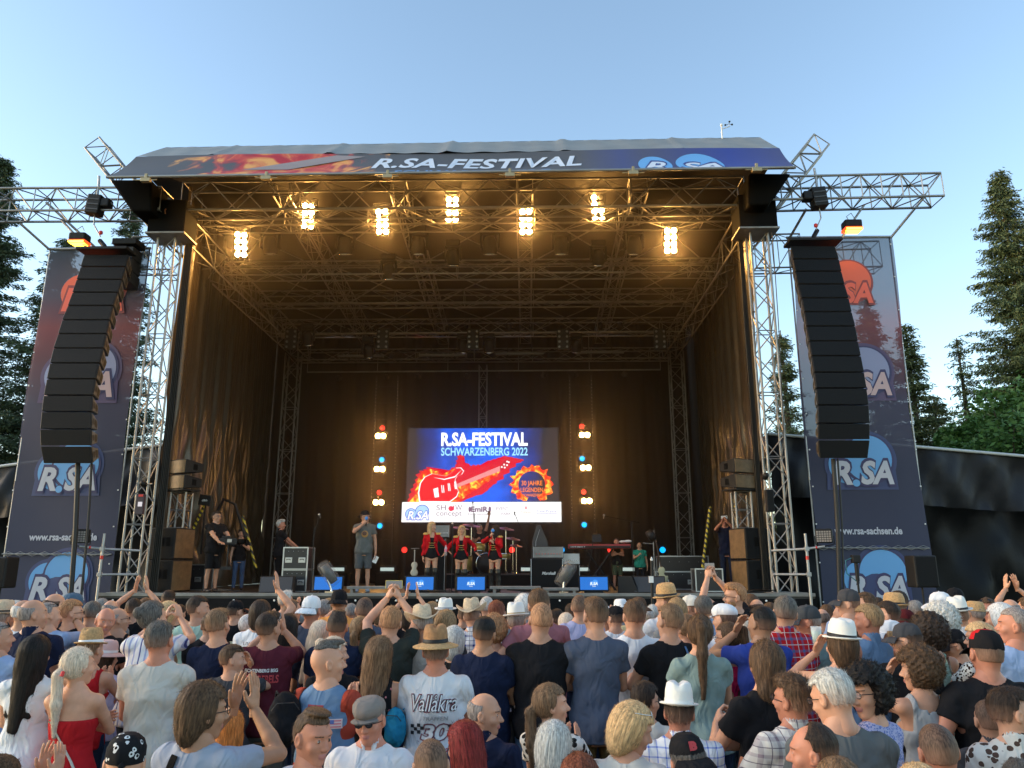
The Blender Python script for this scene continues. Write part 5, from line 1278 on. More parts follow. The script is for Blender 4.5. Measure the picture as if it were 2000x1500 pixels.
        if sex == 'f':
            for s in (-1, 1): ff.ell((s*.068, .085, 1.265), (.06+T, .05+T, .058+T), .03)
        sleeves = sl > 0
        for s, S, E, Wp, *_ in J:
            if top != 'strapless':
                ff.cone((s*.045, -.02, (1.48 if sex == 'm' else 1.46)), S+Vector((-s*.03, 0, .0)), .034*ar+T, .045*ar+T, .05)
            if top != 'strapless' and sleeves: ff.cone((s*.1, 0, 1.37), S, .06*ar+T, .055*ar+T, .04)
            if sleeves:
                tot = S.lerp(E, min(1, sl)); k = (.02 if top != 'jacket' else .024)
                ff.cone(S, tot, .056*ar+T, .047*ar+T+.012, .03)
                if sl > 1: ff.cone(E, E.lerp(Wp, min(1, sl-1)*.97), .043*ar+T, .033*ar+T, .015)
        X, Y, Z = ff.ax[0][:, None, None], ff.ax[1][None, :, None], ff.ax[2][None, None, :]
        cut = hem-Z+0*X+0*Y
        p = [rn.uniform(0, 6.28) for _ in range(8)]
        # folds
        A_ = .008 if top not in ('tight', 'strapless') else .0015
        low = np.clip((1.32-Z)/.4, 0, 1)
        nz = np.sin(X*26+p[0]+np.sin(Z*11+p[1])*1.6)*low+.7*np.sin(Z*34+X*np.where(X > 0, 22, -22)+p[2]+1.3*np.sin(X*9+p[3]))*np.clip(1.25-np.abs(Z-1.12)*3.2, 0, 1)+.5*np.sin(X*58+Z*20+p[4])*low*.6+.5*np.sin((Z*30-np.abs(X)*45)+p[5])*np.clip((np.abs(X)-.1)*8, 0, 1)
        ff.F = ff.F+(nz*A_).astype(np.float32)
        neck = {'tee': 1.50, 'shirt': 1.53, 'polo': 1.53, 'jacket': 1.53, 'long': 1.49, 'tank': 1.44, 'strapless': 1.30, 'tight': 1.36, 'blouse': 1.48, 'vest': 1.52}.get(top, 1.49)-(0 if sex == 'm' else .015)
        nk = np.sqrt(X**2+((Y+.012)*1.0)**2)
        if top in ('strapless', 'tight'): cut = np.maximum(cut, Z-neck+0*X)
        elif top == 'tank':
            cut = np.maximum(cut, np.maximum(.1-np.abs(X), 0)*0+np.where(nk < .085, 1., -1.)*.02+0*Z)
            cut = np.maximum(cut, np.minimum((np.abs(X)-.115), Z-1.27))       # open shoulders
            cut = np.maximum(cut, np.minimum(.078-np.abs(X), Z-1.40))
            if True: cut = np.maximum(cut, np.abs(X)-sw-.02+np.clip(Z-1.2, 0, 1)*0)
        else: cut = np.maximum(cut, np.minimum((.069 if sex == 'm' else .064)-nk+(Z-1.45)*.1, Z-neck+.03))
        for s, S, E, Wp, *_ in J:     # open sleeve end
            if sleeves and sl < 1:
                d = (E-S).normalized(); q = S.lerp(E, sl); pl = (X-q.x)*d.x+(Y-q.y)*d.y+(Z-q.z)*d.z
                dist = np.sqrt(np.maximum(0, (X-q.x)**2+(Y-q.y)**2+(Z-q.z)**2)); cut = np.maximum(cut, np.where(dist < .1, pl, -1))
            if not sleeves and top in ('vest',):
                d = Vector((s, 0, .12)); q = S+Vector((-s*.01, 0, 0)); cut = np.maximum(cut, np.where(Z > 1.15, (X-q.x)*d.x+(Z-q.z)*d.z, -1)+0*Y)
        ff.F = np.maximum(ff.F, cut.astype(np.float32))
        sv, sq = ff.mesh(); shirt = [(sv, sq, 0)]
        if collar:
            ck = Field((-.12, -.13, 1.42), (.12, .12, 1.57), .0085); r = nr
            ck.cone((0, -.02, 1.45), (0, -.02, 1.515), r+.022, r+.014, .0); ck.cone((0, -.02, 1.44), (0, -.012, 1.6), r+.004, r+.004, .0, 'd'); ck.ell((0, .085, 1.5), (.03, .05, .09), .005, 'd')
            cv, cq = ck.mesh(); shirt.append((cv, cq, 0))
    return skinp, shirt, J
_LEG = {}
def legs(kind, sex):
    k = (kind, sex)
    if k in _LEG: return _LEG[k]
    def base(g, zlo, h=.018, full=True):
        f = Field((-.27, -.19, zlo-.02), (.27, .2, .98), h); q = .092 if sex == 'm' else .085
        zs, a, b, c = TORSO[sex]; f.col([.8, .86, .95, .97], [a[0], a[1], a[2], a[2]], [b[0], b[1], b[2], b[2]], [c[0], c[1], c[2], c[2]], g, .03)
        for s in (-1, 1):
            f.cone((s*q, -.01, .84), (s*(q+.01), .01, .5), .083+g, .055+g*1.3, .03)
            if zlo < .5: f.cone((s*(q+.01), .0, .5), (s*(q+.015), -.025, .32), .055+g*1.3, .055+g*1.3, .02); f.cone((s*(q+.015), -.025, .32), (s*(q+.02), -.02, max(.06, zlo)), .052+g*1.3, .036+g*1.8, .02)
        return f
    if kind == 'skin': f = base(-.004, .06, .015)
    elif kind == 'jeans': f = base(.008, .06)
    elif kind == 'shorts': f = base(.02, .46); f.F = np.maximum(f.F, (.5-f.ax[2][None, None, :])+0*f.F)
    elif kind == 'skirt':
        f = Field((-.32, -.25, .4), (.32, .25, .98), .018); f.col([.45, .7, .95, .97], [.25, .22, .175, .17], [.2, .17, .12, .12], [0, 0, -.01, -.01], .008, .01)
    elif kind == 'briefs': f = base(.006, .5, .015); f.F = np.maximum(f.F, ((.82+.35*np.clip(np.abs(f.ax[0])-.02, 0, .2)[:, None, None])-f.ax[2][None, None, :])+0*f.F)
    elif kind == 'boots': f = base(.012, .06, .015); f.F = np.maximum(f.F, (f.ax[2][None, None, :]-.6)+0*f.F)
    V, Q = f.mesh(); _LEG[k] = [(V, Q, 0)]; return _LEG[k]
def shoes(sex):
    k = ('shoe', sex)
    if k in _LEG: return _LEG[k]
    f = Field((-.2, -.14, -.01), (.2, .22, .14), .01); q = .112 if sex == 'm' else .105
    for s in (-1, 1): f.ell((s*q, -.03, .045), (.045, .06, .05), .02); f.ell((s*(q+.01), .08, .03), (.045, .1, .035), .03)
    f.F = np.maximum(f.F, (.0-f.ax[2][None, None, :])+0*f.F); V, Q = f.mesh(); _LEG[k] = [(V, Q, 0)]; return _LEG[k]
HATH = {'trilby': .055, 'fedora': .055, 'cowboy': .055, 'wide': .05, 'cap': .018, 'capback': .018, 'flat': .014, 'bandana': .014, 'bucket': .01}
_ML = {}
def person(label, loc, H=1.75, yaw=0., head_yaw=0., head_pitch=0., sex='m', tone='p', hk='short', hc='brown', top='tee', tmat=None, sl=.55, arms=('down', 'down'), fat=0., bottom='jeans', bmat=None, hat_=None, hcols=None, gl=None, fine=True, seed=0, hem=None, collar=False, group=None, shoe=None, hipshift=0, tilt=0.):
    root = thing('person', label, 'person', loc, yaw, group); s = H/1.75; root.scale = (s, s, s)
    hem = hem if hem is not None else (.84 if sex == 'm' else .86)
    sp, sh, J = build_body(sex, arms, fat, sl, top, hem, fine, seed, collar=collar)
    M4 = Matrix.Translation((0, -.012, 1.53 if sex == 'm' else 1.515)) @ Matrix.Rotation(rad(head_yaw), 4, 'Z') @ Matrix.Rotation(rad(head_pitch), 4, 'X') @ Matrix.Rotation(rad(tilt), 4, 'Y')
    R = np.array(M4.to_3x3()); T_ = np.array(M4.translation)
    HV, HQ, hm = head(sex, 0, fine); parts = [(xf(HV, R, T_), HQ, hm)]+sp+[(v, q, 0) for v, q, _ in legs('skin', sex)]
    sk = skin(tone, seed)
    mk('body', parts, [sk, lipm, eyew, eyed if hc not in ('blond', 'platinum', 'white', 'lgrey') else pm('light iris and brow', (.16, .12, .08), .5)], root)
    if sh: mk('top' if top in ('tank', 'strapless', 'tight', 'blouse') else ('vest' if top == 'vest' else 'shirt'), sh, [tmat], root)
    if bottom:
        key = (bottom, sex)
        if key not in _ML: o_ = mk('bottom', legs(bottom, sex), [bmat], None); _ML[key] = o_.data; bpy.data.objects.remove(o_)
        o = link({'jeans': 'trousers', 'boots': 'boots', 'briefs': 'briefs'}.get(bottom, bottom), _ML[key], root); o.material_slots[0].link = 'OBJECT'; o.material_slots[0].material = bmat
    if shoe is not None: mk('shoes', shoes(sex), [shoe], root)
    if hk:
        hp = hair(hk, seed, fine, bool(hat_)); o = mk('hair', hp, [hairm(hc, hk in ('buzz', 'bald'), sex == 'm' and hk in ('short', 'fade', 'quiff', 'buzz', 'spiky', 'reced'))], root); o.matrix_local = M4
    if hat_: hat(hat_, root, M4, hcols)
    if gl: glasses(root, M4, gl[0], 'd' in gl[1], 'w' in gl[1])
    root['_s'] = s
    return root, J, M4
# =================================================================== THE CROWD
rgb = dict(white=(.72, .73, .75), offw=(.62, .6, .56), black=(.012, .012, .014), navy=(.012, .018, .045), slate=(.075, .09, .13), grey=(.2, .21, .22), lgrey=(.36, .37, .38), beige=(.5, .47, .42), lblue=(.3, .4, .6), blue=(.03, .055, .28), sky=(.2, .33, .55), red=(.45, .015, .02), maroon=(.1, .018, .03), mauve=(.33, .13, .15), mint=(.42, .62, .52), sage=(.25, .34, .32), magenta=(.6, .02, .09), green=(.03, .035, .03), lime=(.3, .75, .05), orange=(.75, .3, .08), yellow=(.6, .58, .36), lilac=(.42, .42, .62), denim=(.12, .2, .32), dgrey=(.06, .06, .065), khaki=(.13, .08, .03), cream=(.66, .64, .58), jeans=(.06, .1, .19), ljeans=(.25, .36, .46), djeans=(.02, .03, .06), cgrey=(.12, .13, .13), shorts=(.12, .12, .11))
PPL = {}
def C(key, x, y, w, label, sex='m', tone='p', hair_='short', hc='brown', top='tee', col='black', pat='plain', c2=None, c3=None, arms=('front', 'front'), hy=0, hp=0, yaw=0, hat_=None, hcols=None, **k):
    Y = 297./w; top_ = P(x, y, Y); zt = top_.z-(HATH.get(hat_, 0))-(.03 if hair_ in ('curly', 'spiky') else .06 if hair_ == 'afro' else .02 if hair_ in ('short', 'mid', 'bob', 'long', 'shag', 'quiff') else .0)
    PPL[key] = dict(x=x, y=y, Y=Y, px=top_.x, zt=zt, label=label, sex=sex, tone=tone, hk=hair_, hc=hc, top=top, col=col, pat=pat, c2=c2, c3=c3, arms=arms, hy=hy, hp=hp, yaw=yaw, hat_=hat_, hcols=hcols, k=k)
D2 = ('down', 'down'); CL = ('clap', 'clap'); CH = ('claphigh', 'claphigh'); FR = ('front', 'front'); PH = ('phone', 'phone'); CR = ('cross', 'cross')
hw = (hatw, blk); hs = (straw, blk); hsw = (straww, blk)
capm = {n_: cloth(c_, 'plain') for n_, c_ in (('black', rgb['black']), ('white', rgb['white']), ('dgrey', rgb['dgrey']), ('red', rgb['red']), ('cream', rgb['cream']), ('maroon', (.08, .012, .015)), ('denim', (.07, .12, .18)), ('cgrey', (.06, .065, .07)))}
# ---- left block
C('a1', 14, 1170, 36, 'man in straw hat with dark patterned band at the far left edge', hat_='fedora', hcols=(straww, blk), hc='grey', col='sky', arms=('face', 'face'), hy=-20)
C('a2', 36, 1172, 34, 'grey haired man behind the straw hat at the far left', hc='lgrey', col='grey')
C('a3', 51, 1173, 37, 'balding white haired man in glasses behind the big bald man', hair_='bald', hc='white', col='white', hy=-45, gl=('face', ''))
C('a4', 73, 1172, 42, 'large bald man in navy polo shirt', hair_='bald', hc='grey', top='polo', col='navy', collar=True, fat=.28, hy=-50, tone='p')
C('a5', 101, 1178, 38, 'man in pale blue tee clapping beside the large bald man', hc='grey', hair_='buzz', col='lblue', arms=CH, hy=-40, gl=('head', 'd'), fat=.15)
C('a6', 112, 1160, 36, 'man with dark cloth cap worn low in front of the left banner', hair_='bald', hc='dark', col='dgrey', hy=-30)
C('a7', 147, 1156, 33, 'man in blue denim baseball cap in front of the left banner', hat_='cap', hcols=(capm['denim'], capm['denim']), hc='brown', col='grey', hy=-70)
C('a8', 144, 1170, 38, 'brown haired man in glasses right of the denim cap', hc='ginger', col='black', hy=-55, gl=('face', ''), beard=1)
C('a9', 181, 1177, 34, 'man with thin grey brown hair, third head right of the denim cap', hc='salt', col='black', hair_='reced')
C('a10', 217, 1173, 32, 'bald topped man behind the man looking back', hair_='bald', hc='grey', col='grey')
C('a11', 262, 1168, 31, 'dark haired man clapping with both hands high beside the left tower', hc='dark', col='black', arms=('clapup', 'clapup'))
C('a13', 208, 1188, 38, 'balding man with white side hair looking back over his shoulder', hair_='bald', hc='white', col='black', hy=-140, hp=-8, tone='r', fat=.1)
C('a12', 236, 1188, 36, 'bald man in thin glasses looking right, beside the raised hands', hair_='bald', hc='grey', col='black', hy=-65, gl=('face', ''), top='tank', sl=0)
C('a14', 305, 1172, 44, 'grey haired woman with low bun in white blouse with blue stripes', sex='f', hair_='bun', hc='salt', top='blouse', col='white', pat='stripes', c2=(.35, .4, .6), c3=(.05, .06, .2), hy=-35, fat=.2, arms=PH)
C('a15', 290, 1167, 30, 'brown haired head just left of the grey bun', hc='lbrown', col='black')
C('a16', 330, 1152, 26, 'small dark haired head nearest the stage at left', hc='dark', col='black')
C('a17', 331, 1171, 34, 'short blonde woman shielding her eyes with one hand', sex='f', hair_='bob', hc='blond', top='tee', col='white', arms=('down', 'face'), hy=-50)
C('a18', 391, 1163, 35, 'young dark haired man in mint green tee looking right', hc='dark', col='mint', hy=-65)
C('a19', 463, 1170, 30, 'person in black cap with round white badge facing left', hat_='cap', hcols=(capm['black'], capm['black']), col='black', hy=-40, hc='dark')
C('a20', 484, 1187, 29, 'auburn haired woman beside the black badge cap', sex='f', hair_='mid', hc='auburn', col='dgrey', hy=-60)
C('a21', 432, 1188, 44, 'fair haired man with headphones band in plain navy tee', hc='lbrown', hair_='quiff', col='navy', gl=('head', 'd'))
C('a22', 412, 1196, 36, 'man in black tee behind the navy tee man', hc='brown', col='black', yaw=15, fat=.15)
C('a24', 186, 1219, 46, 'woman in straw hat with white band and red top', sex='f', hair_='short', hc='lbrown', top='tank', sl=0, col='red', hat_='trilby', hcols=(straw, whitep), arms=CL, hy=-20)
C('a25', 213, 1243, 42, 'short woman under a pink and white sun hat', sex='f', hair_='mid', hc='dark', top='blouse', col='lilac', hat_='wide', hcols=(pm('pink straw', (.6, .42, .4), .8), whitep), hy=-30)
C('a26', 76, 1234, 52, 'woman with long black hair in loose white tee', sex='f', hair_='long', hc='black', col='white', bcol='jeans', hem=.78, sl=.35, arms=FR)
C('a27', 4, 1216, 46, 'grey haired man with sunglasses on his head cut by the left edge', hc='grey', hair_='buzz', col='lblue', gl=('head', 'd'), hy=-55, fat=.1)
C('a28', 161, 1262, 54, 'woman with platinum ponytail in strapless red top', sex='f', hair_='ponylow', hc='platinum', top='strapless', sl=0, col='red', bcol='ljeans', arms=CR, hy=-35, bag=1, hem=.88, tone='p')
C('a29', 318, 1212, 51, 'tall man in plain beige tee with short greying hair', hc='salt', hair_='short', col='beige', arms=('front', 'front'), bcol='denim', fat=.14, hem=.8, tone='r')
C('a30', 458, 1257, 46, 'brown haired man with sunglasses on his head and wristband, looking right', hc='brown', col='dgrey', hy=-70, gl=('head', 'd'), arms=('face', 'face'))
C('a31', 452, 1377, 60, 'girl with straight orange hair in black tank top', sex='f', hair_='long', hc='orange', top='tank', sl=0, col='black')
C('a32', 403, 1329, 72, 'man with collar length brown hair clapping, grey blue tee, bag strap', hc='brown', hair_='mid', col='lgrey', arms=('claphigh', 'claphigh'), hy=-35, yaw=-20, bag=2, gl=('face', ''), tone='t', c2=(.3, .34, .42))
C('a33', 249, 1433, 76, 'person wearing a black bandana with white paisley print', hair_=None, hc='dark', hat_='bandana', hcols=(cloth(rgb['black'], 'floral', (.6, .6, .6), (.01, .01, .01)),), col='black')
C('a34', 6, 1466, 74, 'person in white shirt clapping in the lower left corner', hc='brown', hair_='mid', col='white', arms=('claphigh', 'claphigh'), yaw=-25, sex='f')
C('b1', 529, 1194, 45, 'man in maroon tee with white and red back print', hc='dark', hair_='quiff', col='maroon', arms=('claphigh', 'claphigh'), hy=-30, bcol='shorts', bottom='shorts', fat=.12, prt='rebels', tone='p')
C('b2', 511, 1171, 37, 'dark haired man in white back printed tee clapping high', hc='dark', col='white', arms=('down', 'clapup'), prt='tour', hair_='mid')
C('b3', 489, 1201, 37, 'white haired man in pale yellow floral shirt', hair_='buzz', hc='white', top='shirt', col='yellow', pat='print', c2=(.5, .5, .42), fat=.15, hy=-30)
C('b4', 561, 1152, 27, 'grey haired man far forward near the floor monitor', hc='lgrey', hair_='spiky', col='grey', hy=-30)
C('b5', 575, 1172, 32, 'cropped brown haired man with dark sunglasses behind the clapping hands', hc='brown', hair_='buzz', col='black', hy=-30, arms=('claphigh', 'claphigh'))
C('b6', 611, 1165, 36, 'red necked man in white baseball cap and grey blue tee', hat_='capback', hcols=(capm['white'], capm['white']), hair_='bald', hc='grey', tone='r', col='slate', c2=1, fat=.15)
C('b7', 664, 1153, 32, 'man in black cap turned backwards and orange tee', hat_='capback', hcols=(capm['black'], capm['black']), hc='dark', col='orange', hair_='buzz', arms=('face', 'down'))
C('b7b', 634, 1170, 30, 'grey brown haired head between the white cap and the black cap', hc='grey', col='dgrey')
C('b7c', 643, 1166, 28, 'blond head partly hidden behind the black cap', hc='dblond', col='black', sex='f', hair_='bob')
C('b8', 712, 1168, 36, 'man with round cropped black hair right of the black cap', hc='black', hair_='buzz', col='slate')
C('b9', 706, 1203, 41, 'woman with blond ponytail and black top', sex='f', hair_='ponylow', hc='dblond', top='tank', sl=0, col='black')
C('b10', 660, 1195, 43, 'man with faded dark haircut in dark navy tee', hc='dark', hair_='fade', col='navy', tone='r', fat=.1)
C('b11', 622, 1207, 42, 'woman with long pale blond hair in dark blouse', sex='f', hair_='long', hc='platinum', col='navy', top='blouse', tilt=8)
C('b12', 561, 1195, 40, 'woman with long straight black hair behind the maroon tee', sex='f', hair_='long', hc='black', col='black')
C('b13', 655, 1243, 48, 'pale blond woman with glittering hair clip looking right', sex='f', hair_='updo', hc='platinum', top='tee', col='black', hy=-60)
C('b14', 645, 1256, 56, 'man with shaved sides in patched denim vest over rust sleeves', hair_='mohawk', hc='salt', top='vest', sl=0, col='denim', pat='denim', hy=-50, arms=CL, prt='vest', fat=.1, yaw=-12, under=1, earring=1)
C('b15', 740, 1236, 52, 'woman with very long brown hair in black floral sundress', sex='f', hair_='long', hc='lbrown', top='tank', sl=0, col='black', pat='floral', c2=(.02, .02, .02), c3=(.6, .2, .22), bottom='skirt', bcol='black')
C('b16', 762, 1183, 43, 'ginger haired man in dark green tee holding up a phone', hc='ginger', hair_='short', col='green', arms=('phonehigh', 'phonehigh'), fat=.1, phone=1, yaw=8)
C('b17', 800, 1180, 32, 'dark haired woman forming an arch with raised arms', hc='dark', hair_='mid', sex='f', col='black', arms=('clapup', 'clapup'))
C('b18', 828, 1179, 43, 'person in tan cowboy style straw hat with rucksack strap', hat_='cowboy', hcols=(straww, straww), hair_='short', hc='grey', col='beige', hp=-8, strap=1)
C('b18b', 846, 1172, 31, 'dark blond woman in front of the tan cowboy hat', sex='f', hair_='long', hc='dblond', col='dgrey')
C('b19', 869, 1187, 41, 'woman with brown hair streaked with blond highlights', sex='f', hair_='bob', hc='dblond', col='dgrey')
C('b20', 871, 1166, 32, 'person in small white fedora near the stage front', hat_='fedora', hcols=(hatw, pm('grey band', (.3, .3, .32), .7)), hc='grey', col='grey')
C('b21', 853, 1217, 52, 'man in brown crowned wide straw hat and white printed tee', hat_='wide', hcols=(straw, blk, strawb), hair_='short', hc='salt', col='white', prt='vallakra', fat=.2, arms=('front', 'front'), hem=.78, bcol='shorts', tone='r')
C('b22', 889, 1218, 44, 'woman with short silver and pink hair behind the straw hat', sex='f', hair_='bob', hc='lgrey', top='blouse', col='black', pat='floral', c2=(.5, .5, .5), c3=(.5, .1, .1), arms=('cup', 'cup'), yaw=-20)
C('b23', 727, 1361, 64, 'smiling man in grey flat cap, sunglasses and white shirt facing the camera', hat_='flat', hcols=(cloth((.22, .19, .17), 'plain'),), hair_='bald', hc='grey', top='shirt', sl=1.6, collar=True, col='white', yaw=172, hy=-4, gl=('face', 'd'), arms=D2, fat=.3, tone='r', hp=-4)
C('b24', 614, 1388, 72, 'man with cropped brown hair in profile, white tee', hair_='fade', hc='brown', col='white', hy=-82, yaw=-45, tone='r', arms=D2, fat=.1, hp=-8)
C('b25', 846, 1446, 74, 'back of a closely cropped brown head at the lower edge', hair_='buzz', hc='brown', col='offw', tone='p')
C('b26', 912, 1408, 66, 'woman with bright dark red long hair', sex='f', hair_='longside', hc='red', col='white', hy=50, hp=-12, top='tank', sl=0)
# ---- centre block
C('c1', 925, 1170, 36, 'man in pale cowboy hat and blue plaid shirt', hat_='cowboy', hcols=(straww, straww), hc='dark', hair_='buzz', top='shirt', col='white', pat='plaid', c2=(.02, .04, .22), c3=(.01, .01, .05), collar=True)
C('c2', 952, 1166, 31, 'grey cropped head right of the pale cowboy hat', hair_='buzz', hc='lgrey', col='grey')
C('c3', 972, 1172, 36, 'man with thick chestnut hair left of the white hat', hc='auburn', col='grey')
C('c4', 1011, 1174, 38, 'man in white fedora with tan band left of the tall man', hat_='fedora', hcols=(hatw, pm('tan band', (.4, .3, .18), .7)), hc='grey', col='white')
C('c4b', 1003, 1203, 34, 'short auburn haired woman under the white fedora', sex='f', hair_='bob', hc='auburn', col='mauve')
C('c5', 1022, 1159, 30, 'curly white haired head beside the tall man', hair_='curly', hc='white', col='grey', sex='f')
C('c6', 1054, 1149, 40, 'very tall brown haired man in dusty rose tee', hc='brown', hair_='short', col='mauve', arms=('hip', 'cup'), fat=.1, yaw=5)
C('c7', 1054, 1179, 46, 'strawberry blond man in plain black tee holding a cup', hc='ginger', hair_='buzz', col='black', arms=('front', 'cup'), fat=.1, tone='p')
C('c8', 945, 1207, 46, 'man with thinning black hair in plain navy tee', hc='black', hair_='reced', col='navy', fat=.18, tone='t')
C('c9', 968, 1197, 40, 'woman with big frizzy copper hair behind the navy tee man', sex='f', hair_='curly', hc='ginger', top='tank', sl=0, col='black', pat='floral', c2=(.4, .35, .35), c3=(.6, .5, .5))
C('c10', 1087, 1188, 30, 'dark haired head right of the tall man', hc='dark', col='black')
C('c11', 1107, 1194, 32, 'woman with smooth pale blond bob', sex='f', hair_='bob', hc='platinum', col='pinkx')
C('c12', 1132, 1163, 34, 'cropped brown haired man in pale lilac tee', hc='brown', hair_='buzz', col='lilac', hy=-20, fat=.1)
C('c12b', 1117, 1178, 29, 'small dark haired head left of the lilac tee man', hc='dark', col='black')
C('c13', 1160, 1166, 46, 'slim man in slate grey tee with tousled brown hair', hc='brown', hair_='quiff', col='slate', bcol='khaki', arms=('front', 'front'), tone='p', hem=.8)
C('c14', 1200, 1181, 33, 'person in black cap holding both hands up to the face', hat_='cap', hcols=(capm['black'], capm['black']), hc='dark', col='white', arms=CH, hy=30)
C('c14b', 1184, 1181, 31, 'person in white cap behind the slate tee man', hat_='cap', hcols=(capm['white'], capm['white']), hc='grey', col='grey', hy=-30)
C('c14c', 1212, 1168, 28, 'person in crumpled white sun hat near the stage', hat_='bucket', hcols=(capm['white'],), hc='grey', col='grey')
C('c15', 1235, 1170, 43, 'brown haired man in pale blue white tee', hc='brown', hair_='short', col='white', arms=('front', 'front'))
C('c15b', 1247, 1164, 33, 'man in brown cap behind the pale tee man', hat_='capback', hcols=(cloth((.1, .06, .04), 'plain'),)*2, hc='brown', col='yellow')
C('c16', 1262, 1187, 32, 'woman with small grey topknot in pale yellow top', sex='f', hair_='bun', hc='lgrey', col='yellow')
C('c17', 1302, 1178, 45, 'fair haired man in black tee holding a beer cup', hc='lbrown', hair_='short', col='black', arms=('cup', 'front'), beer=1, yaw=15, strap=2, tone='p', hy=10)
C('c18', 948, 1355, 66, 'balding grey man in profile facing right, navy polo', hair_='bald', hc='grey', top='polo', col='navy', collar=True, hy=-80, yaw=-30, fat=.12, hp=0, tone='p', arms=D2)
C('c19', 1078, 1333, 60, 'young woman with brown ponytail in black and white leaf print top', sex='f', hair_='ponylow', hc='lbrown', top='blouse', col='offw', pat='print', c2=(.015, .015, .015), hy=-60, arms=CL, yaw=-20)
C('c20', 1078, 1401, 68, 'woman with short silver grey hair', sex='f', hair_='bob', hc='lgrey', top='blouse', col='offw', pat='print', c2=(.02, .02, .02), hy=-20, hp=-5)
C('c21', 1131, 1461, 76, 'top of a reddish brown head at the lower edge', sex='f', hair_='mid', hc='auburn', col='black')
C('c22', 1221, 1361, 68, 'blond woman in white blouse with white sunglasses on her head', sex='f', hair_='bob', hc='blond', top='blouse', col='offw', hy=-60, yaw=-25, gl=('head', 'dw'), hp=-14, fat=.15, sl=.7)
C('c23', 1259, 1325, 56, 'woman with short dark hair and glasses in cream top', sex='f', hair_='short', hc='dark', top='tee', col='cream', hy=-45, gl=('face', ''), hp=-8)
# ---- right of centre
C('d1', 1300, 1142, 34, 'man in straw trilby standing tall by the stage centre', hat_='trilby', hcols=(straw, blk), hc='dark', hair_='buzz', col='white', hy=50)
C('d2', 1320, 1167, 36, 'blond grey haired person behind the fair haired black tee man', hc='dblond', hair_='mid', col='grey')
C('d3', 1348, 1164, 33, 'person in cream baseball cap facing left', hat_='cap', hcols=(capm['cream'], capm['cream']), hc='dark', hair_='buzz', col='white', hy=60)
C('d4', 1374, 1162, 36, 'dark grey haired man in pale shirt', hc='salt', hair_='short', top='shirt', collar=True, col='lblue')
C('d5', 1431, 1138, 33, 'bearded ginger man in black tee filming with raised arms', hc='ginger', hair_='quiff', col='black', hy=65, gl=('face', ''), arms=('phonehigh', 'phonehigh'), yaw=25, phone=1, beard=1)
C('d6', 1462, 1158, 31, 'woman with short brown hair behind the bearded man', sex='f', hair_='bob', hc='brown', col='dgrey', hy=30)
C('d7', 1475, 1171, 33, 'bald man with a dark band across the back of his head', hair_='bald', hc='dark', col='dgrey')
C('d8', 1412, 1181, 40, 'man in white flat cap and white tee', hat_='flat', hcols=(capm['white'],), hair_='bald', hc='dark', col='white', hy=40, fat=.1)
C('d9', 1337, 1198, 39, 'light brown haired woman with twisted bun', sex='f', hair_='bun', hc='lbrown', col='dgrey', hy=30)
C('d10', 1362, 1199, 49, 'woman with waist long brown ponytail in sage green tee', sex='f', hair_='pony', hc='brown', col='sage', bcol='djeans', hem=.86, hy=-10, sl=.4, fat=.08, arms=('front', 'front'))
C('d11', 1420, 1214, 43, 'woman with brown ponytail and glasses in hot pink top', sex='f', hair_='pony', hc='brown', col='magenta', sl=0, top='tank', hy=45, gl=('face', ''))
C('d12', 1480, 1183, 45, 'dark haired man in royal blue tee', hc='black', hair_='short', col='blue', hy=20, arms=('face', 'front'), yaw=15, tone='t', fat=.1)
C('d13', 1450, 1200, 37, 'person with very long pale hair and neon green top', sex='f', hair_='long', hc='platinum', col='lime')
C('d14', 1527, 1163, 43, 'grey haired man in red and blue plaid shirt', hc='salt', hair_='short', top='shirt', collar=True, col='red', pat='plaid', c2=(.07, .12, .25), c3=(.6, .6, .6), fat=.2, bcol='denim', arms=FR)
C('d15', 1574, 1184, 41, 'man in dark grey cap in profile facing left', hat_='cap', hcols=(capm['cgrey'], capm['cgrey']), hair_='buzz', hc='grey', col='sage', hy=75, tone='r')
C('d16', 1632, 1201, 51, 'woman in white trilby drinking, sky blue tank top', sex='f', hair_='mid', hc='brown', top='tank', sl=0, col='sky', hat_='trilby', hcols=hw, arms=('face', 'front'), hy=20, hp=4, strap=1, cup=1)
C('d17', 1487, 1250, 62, 'man with shaggy collar length brown hair and black tee', hc='brown', hair_='shag', col='black', arms=('cup', 'front'), yaw=15, strap=2, fat=.05)
C('d18', 1322, 1326, 62, 'man in tall white trilby and blue checked shirt', hat_='trilby', hcols=(hatw, hatw), hair_='short', hc='dark', top='shirt', collar=True, col='white', pat='check', c2=(.08, .16, .55), fat=.3, tone='r', sl=.7, arms=FR)
C('d19', 1343, 1424, 72, 'man in black cap with a small red emblem', hat_='capback', hcols=(capm['black'], capm['black']), hair_='short', hc='salt', col='black', tone='r', emblem=1)
C('d20', 1541, 1312, 64, 'man with spiky brown hair and glasses in mauve plaid shirt', hc='brown', hair_='spiky', top='shirt', collar=True, col='offw', pat='plaid', c2=(.28, .22, .25), c3=(.1, .08, .12), fat=.2, hy=25, gl=('face', ''), arms=('cup', 'front'), yaw=20, sl=.75, tone='r')
C('d21', 1581, 1417, 74, 'man with receding dark hair turned left at the lower edge', hc='dark', hair_='reced', top='shirt', collar=True, col='lblue', hy=55, tone='r', yaw=20)
C('d22', 1621, 1468, 80, 'top of a light brown head at the lower edge', sex='f', hair_='mid', hc='lbrown', col='grey')
